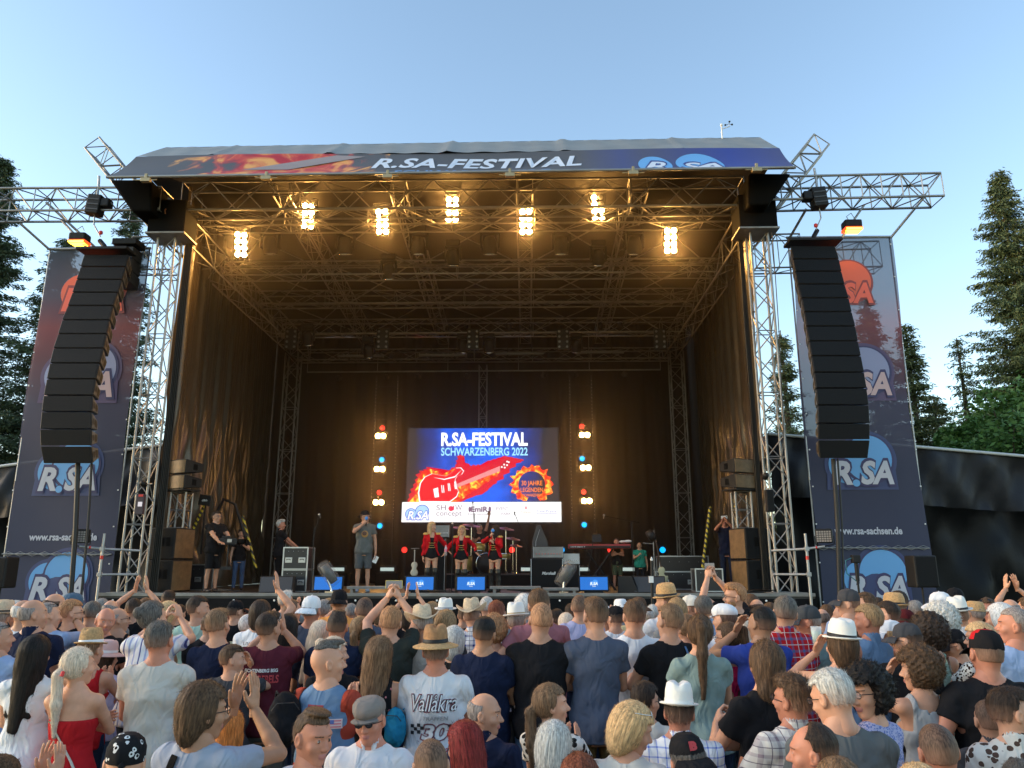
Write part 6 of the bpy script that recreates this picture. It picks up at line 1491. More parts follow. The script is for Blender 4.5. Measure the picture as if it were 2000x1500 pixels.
# ---- right block
C('e1', 1652, 1152, 34, 'man in dark cap facing left in front of the right banner', hat_='cap', hcols=(capm['dgrey'], capm['dgrey']), hc='brown', hair_='buzz', col='lblue', hy=65)
C('e2', 1687, 1156, 33, 'brown haired person with sunglasses pushed up behind the head', hc='brown', hair_='short', col='lblue', hy=60, gl=('head', 'd'))
C('e3', 1740, 1160, 35, 'person in small yellow straw hat in front of the right banner', hat_='trilby', hcols=(straw, blk), hc='brown', hair_='buzz', col='lblue', hy=50)
C('e3b', 1752, 1153, 31, 'dark haired head behind the small yellow straw hat', hc='dark', col='black')
C('e4', 1727, 1173, 37, 'dark haired man with sunglasses turned left', hc='dark', hair_='short', col='white', hy=60, gl=('face', 'd'))
C('e5', 1642, 1182, 34, 'bald man behind the denim vest man', hair_='bald', hc='salt', col='grey', hy=50)
C('e6', 1691, 1178, 43, 'fair haired man in sleeveless blue denim vest', hc='dblond', hair_='short', top='vest', sl=0, col='denim', pat='denim', c2=None, hy=35, tone='r', arms=FR, collar=True, yaw=15)
C('e7', 1668, 1214, 42, 'grey haired man in plain grey tee behind the trilby woman', hc='dark', hair_='short', col='cgrey', tone='r')
C('e8', 1733, 1205, 42, 'woman in white baseball cap looking left', sex='f', hat_='cap', hcols=(capm['white'], capm['white']), hc='dblond', hair_='mid', col='offw', hy=65)
C('e9', 1765, 1213, 46, 'person in charcoal cap and glasses, black tee, looking left', hat_='cap', hcols=(capm['dgrey'], capm['dgrey']), hc='dark', hair_='short', col='black', hy=65, gl=('face', ''))
C('e10', 1761, 1187, 37, 'person in dark red cap beside the dark curly hair', hat_='capback', hcols=(capm['maroon'], capm['maroon']), hc='dark', col='grey')
C('e11', 1806, 1190, 46, 'woman with dark curly hair in mint top with brown strap', sex='f', hair_='afro', hc='dark', top='tank', sl=0, col='mint', hy=30, bcol='grey', strap=2, fat=.1)
C('e12', 1829, 1170, 40, 'person with big grey curls beside the white fedora', sex='f', hair_='afro', hc='lgrey', col='black', fat=.2)
C('e13', 1833, 1154, 34, 'person in white cap behind the grey curls', hat_='cap', hcols=(capm['white'], capm['white']), hc='grey', hair_='short', col='grey', hy=40)
C('e14', 1863, 1150, 31, 'man in black cap turned right by the tent', hat_='cap', hcols=(capm['black'], capm['black']), hc='dark', hair_='buzz', col='black', hy=-60)
C('e15', 1868, 1167, 37, 'man in white fedora with black band and white shirt', hat_='fedora', hcols=hw, hc='brown', hair_='buzz', top='shirt', collar=True, col='white')
C('e16', 1897, 1172, 33, 'person in rounded straw sun hat by the tent', hat_='bucket', hcols=(straw,), hc='grey', col='black')
C('e17', 1926, 1164, 32, 'tanned woman with sunglasses on her head looking left at us', sex='f', hair_='short', hc='brown', tone='r', col='white', hy=120, yaw=20, gl=('head', 'd'))
C('e18', 1948, 1174, 40, 'white haired woman in white shirt with coral stripes', sex='f', hair_='bob', hc='white', top='blouse', col='white', pat='stripes', c2=(.7, .2, .15), c3=(.7, .3, .25), hy=25)
C('e19', 1970, 1171, 33, 'bald head behind the white haired woman', hair_='bald', hc='grey', col='grey')
C('e20', 1973, 1188, 48, 'grey cropped man in faded blue tee looking left', hc='grey', hair_='buzz', col='lblue', hy=55, tone='r', c2=None, arms=FR)
C('e20b', 1999, 1165, 30, 'person clapping high at the right edge', hc='brown', col='black', arms=('clapup', 'clapup'))
C('e22', 1905, 1210, 47, 'blond woman in glasses and leopard print blouse', sex='f', hair_='mid', hc='blond', top='blouse', col='cream', pat='leopard', c2=(.03, .015, .01), hy=60, yaw=25, gl=('face', ''), arms=CL, fat=.1)
C('e23', 1867, 1222, 42, 'person in black visor cap and sunglasses looking down left', hat_='cap', hcols=(capm['black'], capm['black']), hc='black', hair_='short', col='black', hy=75, gl=('face', 'd'), hp=-15, sex='f')
C('e24', 1916, 1232, 57, 'broad man in red and black cap and black tee', hat_='cap', hcols=(capm['black'], capm['black'], capm['red']), hair_='buzz', hc='dark', col='black', fat=.28, tone='r', arms=('downout', 'front'))
C('e25', 1788, 1257, 56, 'woman with curly brown bun in white and grey tank top', sex='f', hair_='curly', hc='brown', top='tank', sl=0, col='lgrey', bcol='ljeans', hy=40, tone='p', arms=('face', 'front'), hem=.84)
C('e26', 1690, 1291, 64, 'woman with thick black wavy hair and glasses facing left', sex='f', hair_='curly', hc='black', top='blouse', col='lilac', pat='pebble', c2=(.12, .18, .45), hy=80, yaw=40, gl=('face', ''), hp=-8, fat=.1)
C('e27', 1628, 1305, 68, 'grey haired man in glasses and dark grey tee looking down', hc='lgrey', hair_='short', col='cgrey', hy=35, gl=('face', ''), hp=-14, fat=.25, arms=('front', 'front'), yaw=0)
C('e28', 1926, 1368, 64, 'man with dark buzz cut in washed black denim jacket', hc='dark', hair_='buzz', top='jacket', collar=True, sl=1.9, col='dgrey', pat='denim', arms=D2)
C('e29', 1966, 1341, 66, 'man with dark wavy crop in profile facing right, printed shirt', hc='dark', hair_='quiff', top='shirt', collar=True, col='offw', pat='print', c2=(.08, .05, .04), hy=-75, yaw=-20, tone='p')
C('e30', 1827, 1416, 74, 'man with round shaved dark head at the lower right', hc='dark', hair_='buzz', col='maroon', tone='r')
C('e31', 1784, 1482, 80, 'top of a blond head at the lower edge', sex='f', hair_='mid', hc='blond', col='white')
C('e32', 1990, 1480, 70, 'top of a dark grey head in the lower right corner', hc='salt', hair_='short', col='grey')
# ---- small heads in the gaps nearest the stage
_fill = [(200, 1168, 27, 'grey', 'short'), (352, 1180, 27, 'dark', 'short'), (455, 1190, 28, 'auburn', 'bob'), (598, 1182, 27, 'brown', 'short'), (688, 1178, 27, 'grey', 'short'), (742, 1180, 27, 'lbrown', 'bob'), (778, 1196, 30, 'dark', 'mid'), (905, 1184, 28, 'brown', 'short'), (1146, 1186, 28, 'brown', 'bob'), (1275, 1180, 28, 'lgrey', 'short'), (1395, 1178, 28, 'dark', 'short'), (1500, 1176, 29, 'brown', 'short'), (1548, 1178, 29, 'lgrey', 'bald'), (1612, 1180, 30, 'brown', 'short'), (1710, 1166, 29, 'dark', 'short'), (1785, 1172, 29, 'grey', 'short'), (1915, 1186, 31, 'dark', 'bob'), (1605, 1190, 33, 'salt', 'bald'), (1380, 1200, 36, 'lgrey', 'short'), (5, 1180, 30, 'brown', 'short')]
for i, (x, y, w, hc_, hk_) in enumerate(_fill):
    C('f%d' % i, x, y, w, 'x', hair_=hk_, hc=hc_, col=['grey', 'black', 'navy', 'lblue', 'white', 'dgrey'][i % 6], sex='f' if hk_ in ('bob', 'mid') else 'm')
_fl = ['grey haired head far forward left of the raised clapping hands', 'dark head between the striped blouse and the mint tee', 'auburn bobbed head behind the navy tee man', 'brown head just left of the white baseball cap', 'grey head between the black cap and the black cropped hair', 'light brown bob right of the black cropped hair', 'dark hair below the arch of raised arms', 'brown head just left of the pale cowboy hat', 'brown bob behind the slate tee man', 'light grey head behind the beer cup man', 'dark head left of the white flat cap', 'brown head between the bald man and the plaid shirt man', 'bald head with pale fringe right of the plaid shirt man', 'brown head above the white trilby at right', 'dark head just left of the small yellow straw hat', 'grey head left of the grey curls', 'dark bob between the white fedora and the tanned woman', 'balding head directly behind the white trilby woman', 'light grey head behind the long brown ponytail', 'brown head behind the straw hat at the left edge']
for i, t in enumerate(_fl): PPL['f%d' % i]['label'] = t
rgb['pinkx'] = (.5, .3, .3)

# settle: nearer people first, move anyone who would stand inside a neighbour a little further back along their line of sight
_placed = []
for key in sorted(PPL, key=lambda k_: PPL[k_]['Y']):
    p = PPL[key]; rx = ray(p['x'], p['y']); Y = p['Y']; Y0 = Y
    while True:
        X = CAMP.x+rx.x*(Y/rx.y); ok = True
        for (qx, qy, f_) in _placed:
            if ((X-qx)/(.38))**2+((Y-qy)/.32)**2 < 1: ok = False; break
        if ok or Y > Y0*1.5: break
        Y += .03
    dz = (P(p['x'], p['y'], Y).z-P(p['x'], p['y'], Y0).z); p['zt'] += dz; p['Y'] = Y; p['X'] = X; _placed.append((X, Y, 0))
# ------------------------------------------------------------------ build everyone
def toworld(root, p):
    s = root.scale[0]; return Vector(root.location)+RZ(root.rotation_euler[2]) @ (Vector(p)*s)
def bvh_of(o):
    me = o.data; return BVHTree.FromPolygons([v.co[:] for v in me.vertices], [tuple(p.vertices) for p in me.polygons])
def wrapfn(bv, side=-1, e=.004):
    def fn(u, v):
        h = bv.ray_cast(Vector((u, side*1., v)), Vector((0, -side, 0)))
        y = h[0].y if h[0] is not None else side*.12
        return Vector((u, y+side*e, v))
    return fn
def grid_patch(mb, fn, x0, z0, x1, z1, n=6, m=6):
    b = [fn(x0+(x1-x0)*i/n, z0+(z1-z0)*j/m) for j in range(m+1) for i in range(n+1)]
    mb.add(b, [(j*(n+1)+i, j*(n+1)+i+1, (j+1)*(n+1)+i+1, (j+1)*(n+1)+i) for j in range(m) for i in range(n)])
ink_w = pm('white ink', (.7, .7, .7), .6); ink_k = pm('black ink', (.02, .02, .025), .6); ink_r = pm('red ink', (.45, .04, .05), .6); ink_m = pm('dark red ink', (.2, .03, .05), .6); ink_p = pm('pink ink', (.6, .15, .2), .6); ink_g = pm('silver ink', (.35, .36, .38), .6)
def prints(root, shirt, kind):
    bv = bvh_of(shirt); L = lambda e: wrapfn(bv, -1, e)
    def T(s, x0, z0, w, h, m, e=.006, bold=.0, sh=0., nm='print'):
        mb = MB(); text_into(mb, s, L(e), x0, z0, w, h, bold, sh); mb.build(nm, m, shirt)
    def G(x0, z0, x1, z1, m, e=.004, nm='patch'):
        mb = MB(); grid_patch(mb, L(e), x0, z0, x1, z1); mb.build(nm, m, shirt)
    if kind == 'rebels':
        T('FICHTENBERG BSG', -.15, 1.315, .26, .026, ink_w, bold=.03); T('GEN REBELS', -.15, 1.235, .27, .06, ink_r, bold=.03); T('www', -.06, 1.215, .1, .008, ink_r)
    elif kind == 'tour':
        T('TOUR', -.09, 1.3, .15, .05, ink_k, bold=.03); T('LIVE', -.1, 1.36, .1, .03, ink_k)
    elif kind == 'vallakra':
        T('Vallåkra', -.152, 1.262, .31, .115, ink_m, .005, .055, .25); T('Vallåkra', -.145, 1.268, .3, .105, ink_k, .007, .03, .25); T('Vallåkra', -.145, 1.272, .3, .098, ink_w, .009, .0, .25)
        T('TRÄFFEN', -.07, 1.215, .17, .03, ink_g, bold=.02, sh=.1)
        T('30', -.088, 1.085, .2, .112, ink_m, .005, .08, .2); T('30', -.08, 1.092, .186, .098, ink_g, .007, .045, .2); T('30', -.075, 1.096, .178, .09, ink_w, .009, .02, .2)
        mb = MB(); fn = L(.005)
        for i in range(4):
            for j in range(3):
                if (i+j) % 2: continue
                x, z = -.15+i*.022, 1.12+j*.022+i*.004; mb.add([fn(x, z), fn(x+.022, z), fn(x+.022, z+.022), fn(x, z+.022)], [(0, 1, 2, 3)])
                x, z = .1+(i % 2)*.022, 1.12+j*.022; 
                if i < 2: mb.add([fn(x, z), fn(x+.022, z), fn(x+.022, z+.022), fn(x, z+.022)], [(0, 1, 2, 3)])
        mb.build('chequered_flag', ink_k, shirt)
        mb = MB(); poly_into(mb, fn, [(-.11, 1.085), (.0, 1.05), (.12, 1.085), (.0, 1.075)]); mb.build('emblem_wings', ink_m, shirt)
        T('1982★2012', -.085, 1.02, .19, .03, ink_r, bold=.03); T('NILSPORT', -.02, 1.003, .07, .012, ink_r)
    elif kind == 'vest':
        G(-.13, .98, .1, 1.24, ink_k, .004, 'back_panel'); T('IRON MAIDEN', -.105, 1.19, .18, .03, ink_p, .008, .03)
        G(-.06, 1.365, .05, 1.4, pm('dark red patch', (.25, .02, .03), .7), .004); T('STREET', -.05, 1.375, .09, .017, ink_k, .008, .02)
        mb = MB(); poly_into(mb, L(.005), [(-.055, 1.315), (0, 1.275), (.055, 1.315), (0, 1.355)]); mb.build('patch', ink_w, shirt)
        mb = MB(); poly_into(mb, L(.008), [(-.042, 1.315), (0, 1.287), (.042, 1.315), (0, 1.343)]); mb.build('patch', ink_r, shirt)
        G(-.165, 1.28, -.09, 1.33, ink_r, .005); G(-.15, 1.29, -.12, 1.32, ink_w, .007)
        G(.09, 1.27, .165, 1.325, pm('pale pink patch', (.65, .5, .5), .7), .005)
        for k in range(3): G(.095, 1.277+k*.017, .16, 1.284+k*.017, ink_p, .007, 'flag_stripe')
        G(.095, 1.297, .125, 1.32, pm('blue ink', (.1, .15, .4), .6), .009, 'flag_corner')
        G(.105, .9, .16, 1.02, ink_m, .005); G(.115, .92, .15, 1.0, ink_g, .007)
def strap(root, shirt, x0, z0, x1, z1, w, m, nm='bag_strap', front=True):
    bv = bvh_of(shirt); mb = MB()
    for side in ((-1, 1) if front else (-1,)):
        fn = wrapfn(bv, side, .006); n = 22; vs = []
        d = Vector((x1-x0, 0, z1-z0)).normalized(); q = Vector((-d.z, 0, d.x))*w/2
        for i in range(n+1):
            t = i/n; x, z = x0+(x1-x0)*t, z0+(z1-z0)*t
            a = fn(x-q.x, z-q.z); b = fn(x+q.x, z+q.z); o = Vector((0, side*.004, 0)); vs += [a, b, b+o, a+o]
        for i in range(n):
            for j in range(4): mb.add([vs[i*4+j], vs[i*4+(j+1) % 4], vs[i*4+4+(j+1) % 4], vs[i*4+4+j]], [(0, 1, 2, 3)])
    mb.build(nm, m, root)
def beard(root, M4, hc):
    f = Field((-.1, -.02, -.05), (.1, .13, .1), .006); f.ell((0, .03, .058), (.066, .072, .087), .04); f.ell((0, .06, -.002), (.034, .032, .03), .03)
    X, Y, Z = f.ax[0][:, None, None], f.ax[1][None, :, None], f.ax[2][None, None, :]
    f.F = np.maximum(f.F, np.maximum(np.maximum(Z-.035-np.abs(X)*.7, -(Y-.005)), np.where((np.abs(X) < .02) & (Z > .025), .01, -1)+0*Y).astype(np.float32)); V, Q = f.mesh()
    o = mk('beard', [(V, Q, 0)], [hairm(hc)], root); o.matrix_local = M4
def phone(label, root, J, col=(.015, .015, .018)):
    L_, R_ = J[0], J[1]; a = L_[3].lerp(R_[3], .5)+Vector((0, .02, .11)); p = toworld(root, a)
    t = thing('phone', label, 'phone', p, root.rotation_euler[2]); mb = MB(); mb.box((0, 0, 0), (.155, .009, .075)); mb.build('case', pm('phone body %.2f' % col[0], col, .3), t, .003)
    mb = MB(); mb.box((0, -.0055, 0), (.146, .001, .068)); mb.build('screen', pm('phone screen', (.03, .03, .04), .1, emit=(.5, .55, .6), estr=.08), t)
    mb = MB(); mb.lathe([(.012, 0), (.012, .003), (0, .003)], 10, RX(rad(-90)), (-.055, .0045, .015)); mb.build('camera_lens', lens_d, t)
def cup(label, root, wr, fill, colr=(.8, .8, .78)):
    p = toworld(root, wr); t = thing('drink_cup', label, 'cup', p)
    mb = MB(); mb.lathe([(0, -.06), (.03, -.06), (.04, .07), (.038, .07), (.028, -.056), (0, -.056)], 16); mb.build('cup', pm('clear cup %.1f' % colr[0], colr, .15, alpha=.45), t)
    mb = MB(); mb.lathe([(0, -.055), (.028, -.055), (.036, .04), (0, .04)], 14); mb.build('drink', fill, t)
bottoms = ['djeans', 'jeans', 'denim', 'dgrey', 'shorts']
for i, key in enumerate(sorted(PPL)):
    p = PPL[key]; g = ground_z(p['Y']); H = min(2.02, max(1.5, p['zt']-g)); kk = dict(p['k'])
    rr = random.Random(i*7+3)
    opts = {q: kk.pop(q, None) for q in ('beard', 'prt', 'bag', 'phone', 'strap', 'beer', 'cup', 'emblem', 'under', 'earring', 'bcol')}
    c2 = p['c2'] if isinstance(p['c2'], tuple) else (1, 1, 1); c3 = p['c3'] if p['c3'] is not None else (0, 0, 0); col = rgb[p['col']]
    if isinstance(p['c2'], tuple) and key == 'a32': col = p['c2']; c2 = (1, 1, 1)
    f_ = rr.uniform(.88, 1.12) if p['pat'] == 'plain' else 1.
    tm = cloth(tuple(min(.8, v*f_) for v in col), p['pat'], c2, c3)
    fine = p['Y'] < 6.4
    bm = cloth(rgb[opts['bcol'] or bottoms[i % 5]], 'denim' if (opts['bcol'] or 'x') in ('jeans', 'ljeans', 'djeans', 'denim') or not opts['bcol'] else 'plain')
    gk = dict(group='small heads in the gaps nearest the stage') if key[0] == 'f' else {}
    root, J, M4 = person(p['label'], Vector((p['X'], p['Y'], g)), H, rad(p['yaw']+rr.uniform(-7, 7)+2), p['hy']+rr.uniform(-14, 14)*(p['hy'] == 0), p['hp']+rr.uniform(-5, 3), p['sex'], p['tone'], p['hk'], p['hc'], p['top'], tm, arms=p['arms'], hat_=p['hat_'], hcols=p['hcols'], fine=fine, seed=i+1, bmat=bm, **{**dict(sl=.52, tilt=rr.uniform(-6, 6)), **kk}, **gk)
    kids = {c.name.split('.')[0]: c for c in root.children}; sh = kids.get('shirt') or kids.get('top') or kids.get('vest')
    if opts['prt']: prints(root, sh, opts['prt'])
    if opts['beard']: beard(root, M4, p['hc'])
    if opts['under']:
        sp, s2, _ = build_body(p['sex'], p['arms'], .08, .75, 'tee', .9, True, 3); V_, Q_, _m = s2[0]; s2 = [(V_, Q_[np.abs(V_[Q_].mean(1)[:, 0]) > .15], 0)]; mk('sleeves', s2, [cloth((.33, .05, .03))], root)
    if opts['bag'] == 1:
        strap(root, sh, -.1, 1.29, .17, .9, .012, pm('pale strap', (.55, .5, .42), .5)); mb = MB(); mb.box((.2, .03, .86), (.05, .18, .13)); mb.build('shoulder_bag', pm('pale blue leather', (.25, .36, .42), .5), root, .015)
        mb = MB(); mb.path([(-.03, -.155, 1.6), (-.025, -.165, 1.59), (-.03, -.17, 1.575)], .012); mb.build('hair_tie', redp, root)
    if opts['bag'] == 2: strap(root, sh, -.06, 1.46, -.1, .92, .045, blkm)
    if opts['strap'] == 1: 
        for s in (-1, 1): strap(root, sh, s*.09, 1.45, s*.1, 1.0, .03, blkm, front=False)
    if opts['strap'] == 2: strap(root, sh, .09, 1.46, .15, .95, .02, pm('brown leather strap', (.1, .05, .035), .5) if key != 'c17' else pm('blue cord', (.05, .12, .25), .6))
    if opts['phone']: phone({'b16': 'yellow backed phone held up by the ginger haired man', 'd5': 'dark phone held up by the bearded ginger man'}[key], root, J, (.6, .5, .12) if key == 'b16' else (.02, .02, .02))
    if opts['beer']: cup('clear cup half full of beer held beside the black tee', root, J[0][3]+Vector((.03, .1, .09)), pm('beer', (.6, .33, .05), .2))
    if opts['cup']: cup('pale green plastic cup lifted by the woman in white trilby', root, J[0][3]+Vector((.03, .06, .1)), pm('green drink', (.3, .6, .5), .2))
    if opts['emblem']:
        mb = MB(); sr = math.sin(0); text_into(mb, 'B', lambda u, v: Vector((u, -.103-.012+(v-.19)*.28, v)), -.02, .178, .04, .042, .06); text_into(mb, 'P', lambda u, v: Vector((u, -.106-.012+(v-.19)*.28, v)), -.012, .18, .03, .036, .03); o = mb.build('cap_emblem', ink_r, root); o.matrix_local = M4
# camera held by the striped blouse woman
phone('dark compact camera held up by the woman in striped blouse', *[(lambda r: (r, r_J))(r) for r, r_J in [(None, None)]][0]) if False else None
def rucksack(label, p, rz, col, s=1.):
    t = thing('backpack', label, 'backpack', p, rz); m = cloth(col)
    f = Field((-.24, -.2, -.32), (.24, .2, .32), .012); f.ell((0, 0, -.02), (.16, .11, .26), .05); f.ell((0, -.08, -.1), (.12, .07, .12), .03); f.F = f.F+(.003*np.sin(f.ax[2]*60)[None, None, :]*np.sin(f.ax[0]*40)[:, None, None]).astype(np.float32)
    V, Q = f.mesh(); mk('bag', [(V*s, Q, 0)], [m], t)
    mb = MB(); mb.path([Vector(q)*s for q in ((-.13, -.09, .08), (-.08, -.12, .15), (.08, -.12, .15), (.13, -.09, .08))], .003); mb.build('zip', rubber, t)
    mb = MB(); 
    for k in (-1, 1): mb.path([Vector(q)*s for q in ((k*.07, .09, .2), (k*.09, .16, .22), (k*.1, .2, .1), (k*.1, .15, -.15))], .012*s)
    mb.build('strap', m, t)
pb = PPL['b14']; q = P(556, 1402, pb['Y']-.1); rucksack('black rucksack hanging behind the patched denim vest man', q, .3, (.012, .012, .014), .66)
q = P(772, 1418, PPL['b21']['Y']-.1); rucksack('turquoise drawstring bag left of the printed white tee', q, -.3, (.02, .22, .38), .5)
# =================================================================== ON STAGE
def on(x, y, Y): p = P(x, y, Y); return Vector((p.x, p.y, STZ))
def sub_stack(label, xs_, ytop, Y, s):
    a = P(xs_[0], 1150, Y); b = P(xs_[1], 1150, Y); w = b.x-a.x; h = (P(xs_[0], ytop, Y).z-STZ)/2
    t = thing('subwoofer_stack', label, 'speaker stack', ((a.x+b.x)/2, Y+.35, STZ), 0, 'black subwoofer stacks'); t.rotation_euler = (0, 0, rad(-12*s) if s > 0 else rad(14))
    for k in range(2):
        mb = MB(); mb.box((0, 0, h*(k+.5)), (w, .75, h-.015)); c = mb.build('cabinet', blk, t, .015)
        mb = MB(); mb.box((0, -.378, h*(k+.5)), (w*.94, .012, h*.9)); mb.build('grille', grille, c)
        mb = MB(); mb.box((s*(w/2+.004), 0, h*(k+.5)), (.006, .68, h*.9)); mb.build('side_panel', wood, c)
        mb = MB()
        for q in (-1, 1): mb.box((.12*w+q*.09, -.39, h*(k+.55)), (.1, .01, .2))
        mb.build('handle_recess', blkm, c, .02)
    return t, h*2, w
def small_top(label, base, w, s, h0):
    t = thing('front_fill_speaker', label, 'speaker', base, 0, 'paired small line speakers'); t.rotation_euler = (0, 0, rad(-28*s))
    for k in range(2):
        mb = MB(); z = .18+k*.36; q = [(-.4, -.25, z-.16), (.4, -.25, z-.16), (.4, .25, z-.1), (-.4, .25, z-.1), (-.4, -.25, z+.17), (.4, -.25, z+.17), (.4, .25, z+.1), (-.4, .25, z+.1)]
        mb.hexa([Vector(v) for v in q]); c = mb.build('cabinet', blk, t, .012)
        mb = MB(); mb.box((0, -.258, z), (.76, .012, .29)); mb.build('grille', wood if s else grille, c)
        mb = MB()
        for e in (-1, 1): mb.box((e*.403, .02, z), (.006, .12, .14))
        mb.build('handle_recess', blkm, c, .01)
    mb = MB(); mb.box((0, 0, -.0), (.75, .5, .03)); mb.build('base_board', blk, t)
for xs_, s, lb, lb2, lb3 in (((288, 342), 1, 'pair of black subwoofers stacked at the left edge of the stage', 'two small angled speakers on the truss stub, left side of stage', 'short silver truss stub standing on the left subwoofers'), ((1452, 1502), -1, 'pair of black subwoofers stacked at the right edge of the stage', 'two small angled speakers on the truss stub, right side of stage', 'short silver truss stub standing on the right subwoofers')):
    t, h, w = sub_stack(lb, xs_, 1030, 17.9, s)
    c = Vector((t.location.x, t.location.y, STZ+h)); c.x += .1*s
    truss(lb3, c+Vector((0, 0, .0)), c+Vector((0, 0, .83)), .36, .36, name='truss_stub', group='truss stubs on the subwoofers', bay=.42, rc=.028, rb=.013)
    mb = None; small_top(lb2, c+Vector((0, -.05, .87)), w, s, 0)
# flight cases
case_m = pm('black case laminate', (.02, .02, .023), .35, bump=.1); edge_m = pm('case aluminium edging', (.5, .51, .52), .35, .8)
def flight_case(label, base, w, d, h, rz=0, latches=2, group=None):
    t = thing('flight_case', label, 'flight case', base, rz, group)
    mb = MB(); mb.box((0, 0, h/2+.0), (w, d, h)); mb.build('shell', case_m, t, .006)
    mb = MB(); e = .018
    for i in (-1, 1):
        for j in (-1, 1):
            mb.box((i*(w/2), j*(d/2), h/2), (e*1.6, e*1.6, h+.01)); mb.box((0, j*(d/2), h/2+i*(h/2-.008)), (w-.03, e*1.6, e*1.6)); mb.box((j*(w/2), 0, h/2+i*(h/2-.008)), (e*1.6, d-.03, e*1.6))
    mb.build('edging', edge_m, t)
    for k in range(latches):
        x = (k-(latches-1)/2)*w*.55; mb = MB(); mb.box((x, -d/2-.008, h*.42), (.16, .012, .12)); l_ = mb.build('latch_plate', edge_m, t, .004)
        mb = MB(); mb.path([(x-.04, -d/2-.02, h*.42), (x-.04, -d/2-.035, h*.42+.02), (x+.04, -d/2-.035, h*.42+.02), (x+.04, -d/2-.02, h*.42)], .008); mb.build('handle', blk, l_)
    mb = MB()
    for i in range(4): mb.lathe([(0, 0), (.008, 0), (.006, .004), (0, .005)], 6, RX(rad(90)), ((i-1.5)*w*.2, -d/2-.004, h*.82))
    mb.build('rivets', edge_m, t); return t
b = on(580, 1152, 18.4)
flight_case('lower black flight case with silver edges left of the announcer', b, .56, .55, .5); flight_case('upper black flight case the crouching technician leans on', b+Vector((0, 0, .502)), .56, .55, .5)
b = on(378, 1150, 19.6); flight_case('grey topped flight case behind the camera operator', b, .7, .5, .62); 
b = on(1322, 1150, 20.5); flight_case('wide low black flight case right of the floor speakers', b, 1.15, .5, .45)
b = on(1382, 1150, 18.6); t = flight_case('small black amplifier case with white SPARK lettering at right', b, .62, .45, .52, latches=0)
b = on(1335, 1150, 21.5); flight_case('black case stacked at the rear right behind the wide case', b+Vector((0, 0, .0)), 1.3, .5, .85, latches=1)
mb = MB(); text_into(mb, 'SPARK', lambda u, v: Vector((u, -.232, v)), -.1, .32, .2, .05, .02); mb.build('lettering', whitep, t)
# monitors
def wedge(label, base, w=.62, rz=0, face=grille, screen=False, group=None):
    t = thing('floor_monitor', label, 'floor monitor', base, rz, group)
    mb = MB(); h = .36; q = [(-w/2, -.25, 0), (w/2, -.25, 0), (w/2, .22, 0), (-w/2, .22, 0), (-w/2, -.1, h), (w/2, -.1, h), (w/2, .2, h), (-w/2, .2, h)]
    if not screen: mb.hexa([Vector(v) for v in q]); c = mb.build('cabinet', blk, t, .012); mb = MB(); mb.add([(-w/2+.02, -.248, .025), (w/2-.02, -.248, .025), (w/2-.02, -.115, h-.02), (-w/2+.02, -.115, h-.02)], [(0, 1, 2, 3)]); o = mb.build('grille', face, t); o.location = (0, -.008, 0)
    else:
        w = .66; mb.box((0, 0, .2), (w, .08, .33), RX(rad(-8))); mb.build('frame', blk, t, .01)
        mb = MB(); mb.box((0, -.045, .205), (w-.06, .006, .27), RX(rad(-8))); mb.build('screen', scrm, t)
        R_ = RX(rad(-8)); fn = lambda u, v, e=0: Vector((0, -.0485, .205))+R_ @ Vector((u, -.003-e, v))
        if screen != 'plain':
            lg = MB(); disc_into(lg, lambda u, v: fn(u, v, .002), -.04, .0, .045); disc_into(lg, lambda u, v: fn(u, v, .002), .03, .02, .06); lg.build('logo_discs', em('monitor mid blue', (.05, .3, .85)), t)
            lg = MB(); text_into(lg, 'R.SA', lambda u, v: fn(u, v, .004), -.085, -.04, .17, .07, .04, .2); lg.build('logo_letters', em('monitor white', (.8, .9, 1)), t)
            lg = MB(); poly_into(lg, lambda u, v: fn(u, v, .004), [(-.04, -.07), (.04, -.07), (.04, -.062), (-.04, -.062)]); lg.build('caption_line', em('monitor white', (.8, .9, 1)), t)
        mb = MB(); mb.box((0, .08, .03), (.4, .22, .06)); mb.build('foot', blk, t, .01)
    return t
scrm = em('monitor blue', (.012, .16, .62), .95)
for x, k, lb in ((641, 'plain', 'blue led floor panel behind the clear wrapped lamp at left'), (820, 1, 'blue led floor panel showing the logo, in front of the blonde dancer'), (920, 1, 'blue led floor panel showing the logo, in front of the middle dancer'), (1160, 1, 'blue led floor panel showing the logo, right of the amplifiers')):
    wedge(lb, on(x, 1156, 17.45), screen=k, group='blue led floor panels')
wedge('grey black wedge speaker left of the flight cases', on(541, 1156, 17.6), .72, .15, pm('grey wedge grille', (.06, .06, .065), .6))
wedge('dark wedge speaker in front of the green shirt man', on(1268, 1156, 17.7), .7, -.1, pm('blue grey wedge grille', (.03, .036, .045), .6)); wedge('dark wedge speaker seen from its side right of centre', on(1228, 1156, 17.7), .35, 1.3)
# ramps / light battens on the floor edge
def ramp(label, x0, x1, zz=.12):
    a, b = on(x0, 1156, 17.3), on(x1, 1156, 17.3); w = b.x-a.x; t = thing('stage_step', label, 'step', (a+b)/2)
    mb = MB(); mb.box((0, 0, zz), (w, .3, .06)); mb.box((0, -.152, zz+.01), (w, .01, .02)); mb.build('tread', pm('grey step tread', (.2, .2, .2), .5, var=.2), t, .006)
    for q in (-1, 1): mb = MB(); mb.box((q*(w/2-.1), 0, zz/2-.015), (.06, .25, zz-.03)); mb.build('leg', alud, t)
ramp('low grey metal step in front of the announcer', 680, 786); ramp('low grey metal step right of the middle floor panel', 957, 1056); ramp('low silver step in front of the amplifier cabinet', 1060, 1130, .09)
